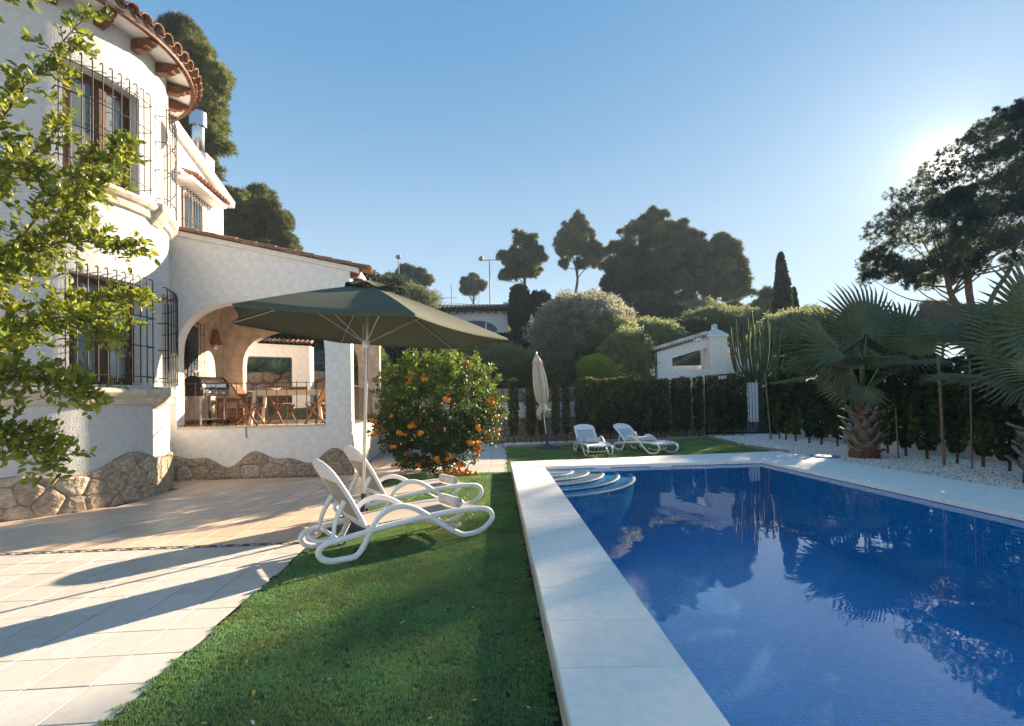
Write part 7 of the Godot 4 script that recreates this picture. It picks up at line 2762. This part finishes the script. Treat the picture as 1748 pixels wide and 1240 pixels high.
	for i in 25:
		var a := TAU * i / 24.0
		line.append(Vector3(0.02, (13.0 * cos(a) - 5.0 * cos(2 * a) - 2.0 * cos(3 * a) - cos(4 * a)) * 0.0095, 16.0 * pow(sin(a), 3.0) * 0.0095))
	b.tube(line, 0.016, 6)
	part("heart", b.done(), M.pale_wood, t)
	t = thing("dried_wreath", "bundle of dried brown flowers hanging on the porch window bars", "ornament", F * Vector3(-0.60, 2.75, -1.85))
	var places: Array = []
	var tints: Array = []
	for i in 260:
		places.append(Transform3D(along(on_sphere(), rnd(0, TAU), rnd(0.05, 0.11)), on_sphere() * Vector3(0.06, 0.42, 0.16) * rnd(0.3, 1.0)))
		var v := rnd(0.6, 1.3)
		tints.append(Color(0.11 * v, 0.065 * v, 0.04 * v))
	many("flowers", leaf_mesh, M.dull_leaf, places, tints, t)


# faces +x
func folding_chair(label: String) -> Node3D:
	var t := thing("folding_chair", label, "chair", Vector3.ZERO, 0.0, "slatted wooden folding chairs")
	for z in [-0.22, 0.22]:
		var b := B.new()
		b.bar(Vector3(0.24, 0.0, z), Vector3(-0.32, 0.95, z), 0.045, 0.022, Vector3(0.86, 0.5, 0))
		part("leg", b.done(), M.teak, t)
		b = B.new()
		b.bar(Vector3(-0.27, 0.0, z * 0.88), Vector3(0.23, 0.47, z * 0.88), 0.045, 0.022, Vector3(-0.7, 0.7, 0))
		part("leg", b.done(), M.teak, t)
	for i in 7:
		var b := B.new()
		b.box(Vector3(-0.16 + i * 0.062, 0.475 + i * 0.004, 0), Vector3(0.048, 0.018, 0.42))
		part("seat_slat", b.done(), M.teak, t)
	var d := Vector3(-0.56, 0.95, 0).normalized()
	for i in 7:
		var b := B.new()
		var p := Vector3(0.24, 0, 0).lerp(Vector3(-0.32, 0.95, 0), 0.56)
		b.bar(p + Vector3(0.012, 0, -0.165 + i * 0.055), p + d * 0.44 + Vector3(0.012, 0, -0.165 + i * 0.055), 0.034, 0.014, Vector3.BACK)
		part("back_slat", b.done(), M.teak, t)
	for f in [0.54, 0.97]:
		var b := B.new()
		var p := Vector3(0.24, 0, 0).lerp(Vector3(-0.32, 0.95, 0), f)
		b.bar(p + Vector3(0, 0, -0.21), p + Vector3(0, 0, 0.21), 0.05, 0.022, d)
		part("back_rail", b.done(), M.teak, t)
	return t


# ---------------------------------------------------------------- small things
func build_small_things() -> void:
	rng.seed = 919
	var b := B.new()
	b.lathe([Vector2(0.0, 0.022), Vector2(0.26, 0.022), Vector2(0.28, 0.012), Vector2(0.28, 0.0)], 28)
	single("skimmer_lid", b.done(), M.blue_lid, "round blue plastic lid lying at the edge of the white gravel", "lid").position = Vector3(6.47, 0.222, -10.35)
	# stakes in the right hedge
	for e in [["pale bamboo stake leaning in the hedge, nearest the right edge", Vector3(8.42, 0, -9.75), Vector3(-0.10, 2.25, 0.06), 0.026], ["thin stake in the hedge beside the pale bamboo stake", Vector3(8.5, 0, -9.25), Vector3(0.0, 2.1, 0.03), 0.015], ["pale bamboo stake in the hedge near the black gate", Vector3(8.45, 0, -16.3), Vector3(-0.15, 2.3, 0.0), 0.03], ["thin pale stake in the hedge just right of the stout palm", Vector3(8.42, 0, -10.9), Vector3(-0.03, 1.2, 0.0), 0.016]]:
		b = B.new()
		b.tube([Vector3(0, -0.1, 0), e[2]], e[3], 8)
		single("hedge_stake", b.done(), M.bamboo, e[0], "stake", "stakes in the hedge").position = e[1]
	# fallen leaves on the lawn
	var tones := [Color(0.55, 0.50, 0.38), Color(0.45, 0.33, 0.06), Color(0.50, 0.48, 0.40), Color(0.30, 0.19, 0.08)]
	var mats: Array = []
	for c in tones:
		var m: StandardMaterial3D = M.litter.duplicate()
		m.vertex_color_use_as_albedo = false
		m.albedo_color = (c as Color).linear_to_srgb()
		mats.append(m)
	var spots := [Vector2(-1.37, -2.62), Vector2(-1.45, -2.35), Vector2(-1.22, -2.33), Vector2(-1.0, -2.7), Vector2(-0.92, -2.15), Vector2(-0.62, -2.05), Vector2(-0.42, -2.35), Vector2(-0.2, -2.5), Vector2(0.02, -2.75), Vector2(0.06, -2.42), Vector2(-0.15, -3.1), Vector2(0.05, -3.6), Vector2(0.02, -4.1), Vector2(-0.4, -4.4), Vector2(-0.75, -3.4), Vector2(-1.2, -3.0), Vector2(0.1, -2.1), Vector2(-0.05, -2.12), Vector2(-1.55, -2.9), Vector2(-0.85, -2.45), Vector2(-0.3, -3.6), Vector2(0.08, -5.2)]
	for p in spots:
		var o := single("fallen_leaf", leaf_mesh, mats[rng.randi() % 4], "small dry fallen leaf lying on the dark turf of the near lawn", "leaf", "dry leaves fallen on the near lawn")
		var s := rnd(0.028, 0.05)
		o.transform = Transform3D(Basis.from_euler(Vector3(-PI / 2 + rnd(-0.3, 0.3), rnd(0, TAU), rnd(-0.3, 0.3))).scaled(Vector3.ONE * s), Vector3(p.x, 0.021, p.y))
	for i in 16:
		var o := single("fallen_leaf", leaf_mesh, mats[rng.randi() % 4], "pale fallen leaf lying on the far lawn behind the pool", "leaf", "dry leaves fallen on the far lawn")
		o.transform = Transform3D(Basis.from_euler(Vector3(-PI / 2 + rnd(-0.3, 0.3), rnd(0, TAU), 0)).scaled(Vector3.ONE * rnd(0.05, 0.09)), Vector3(rnd(4.0, 6.6), 0.02, rnd(-15.5, -12.6)))
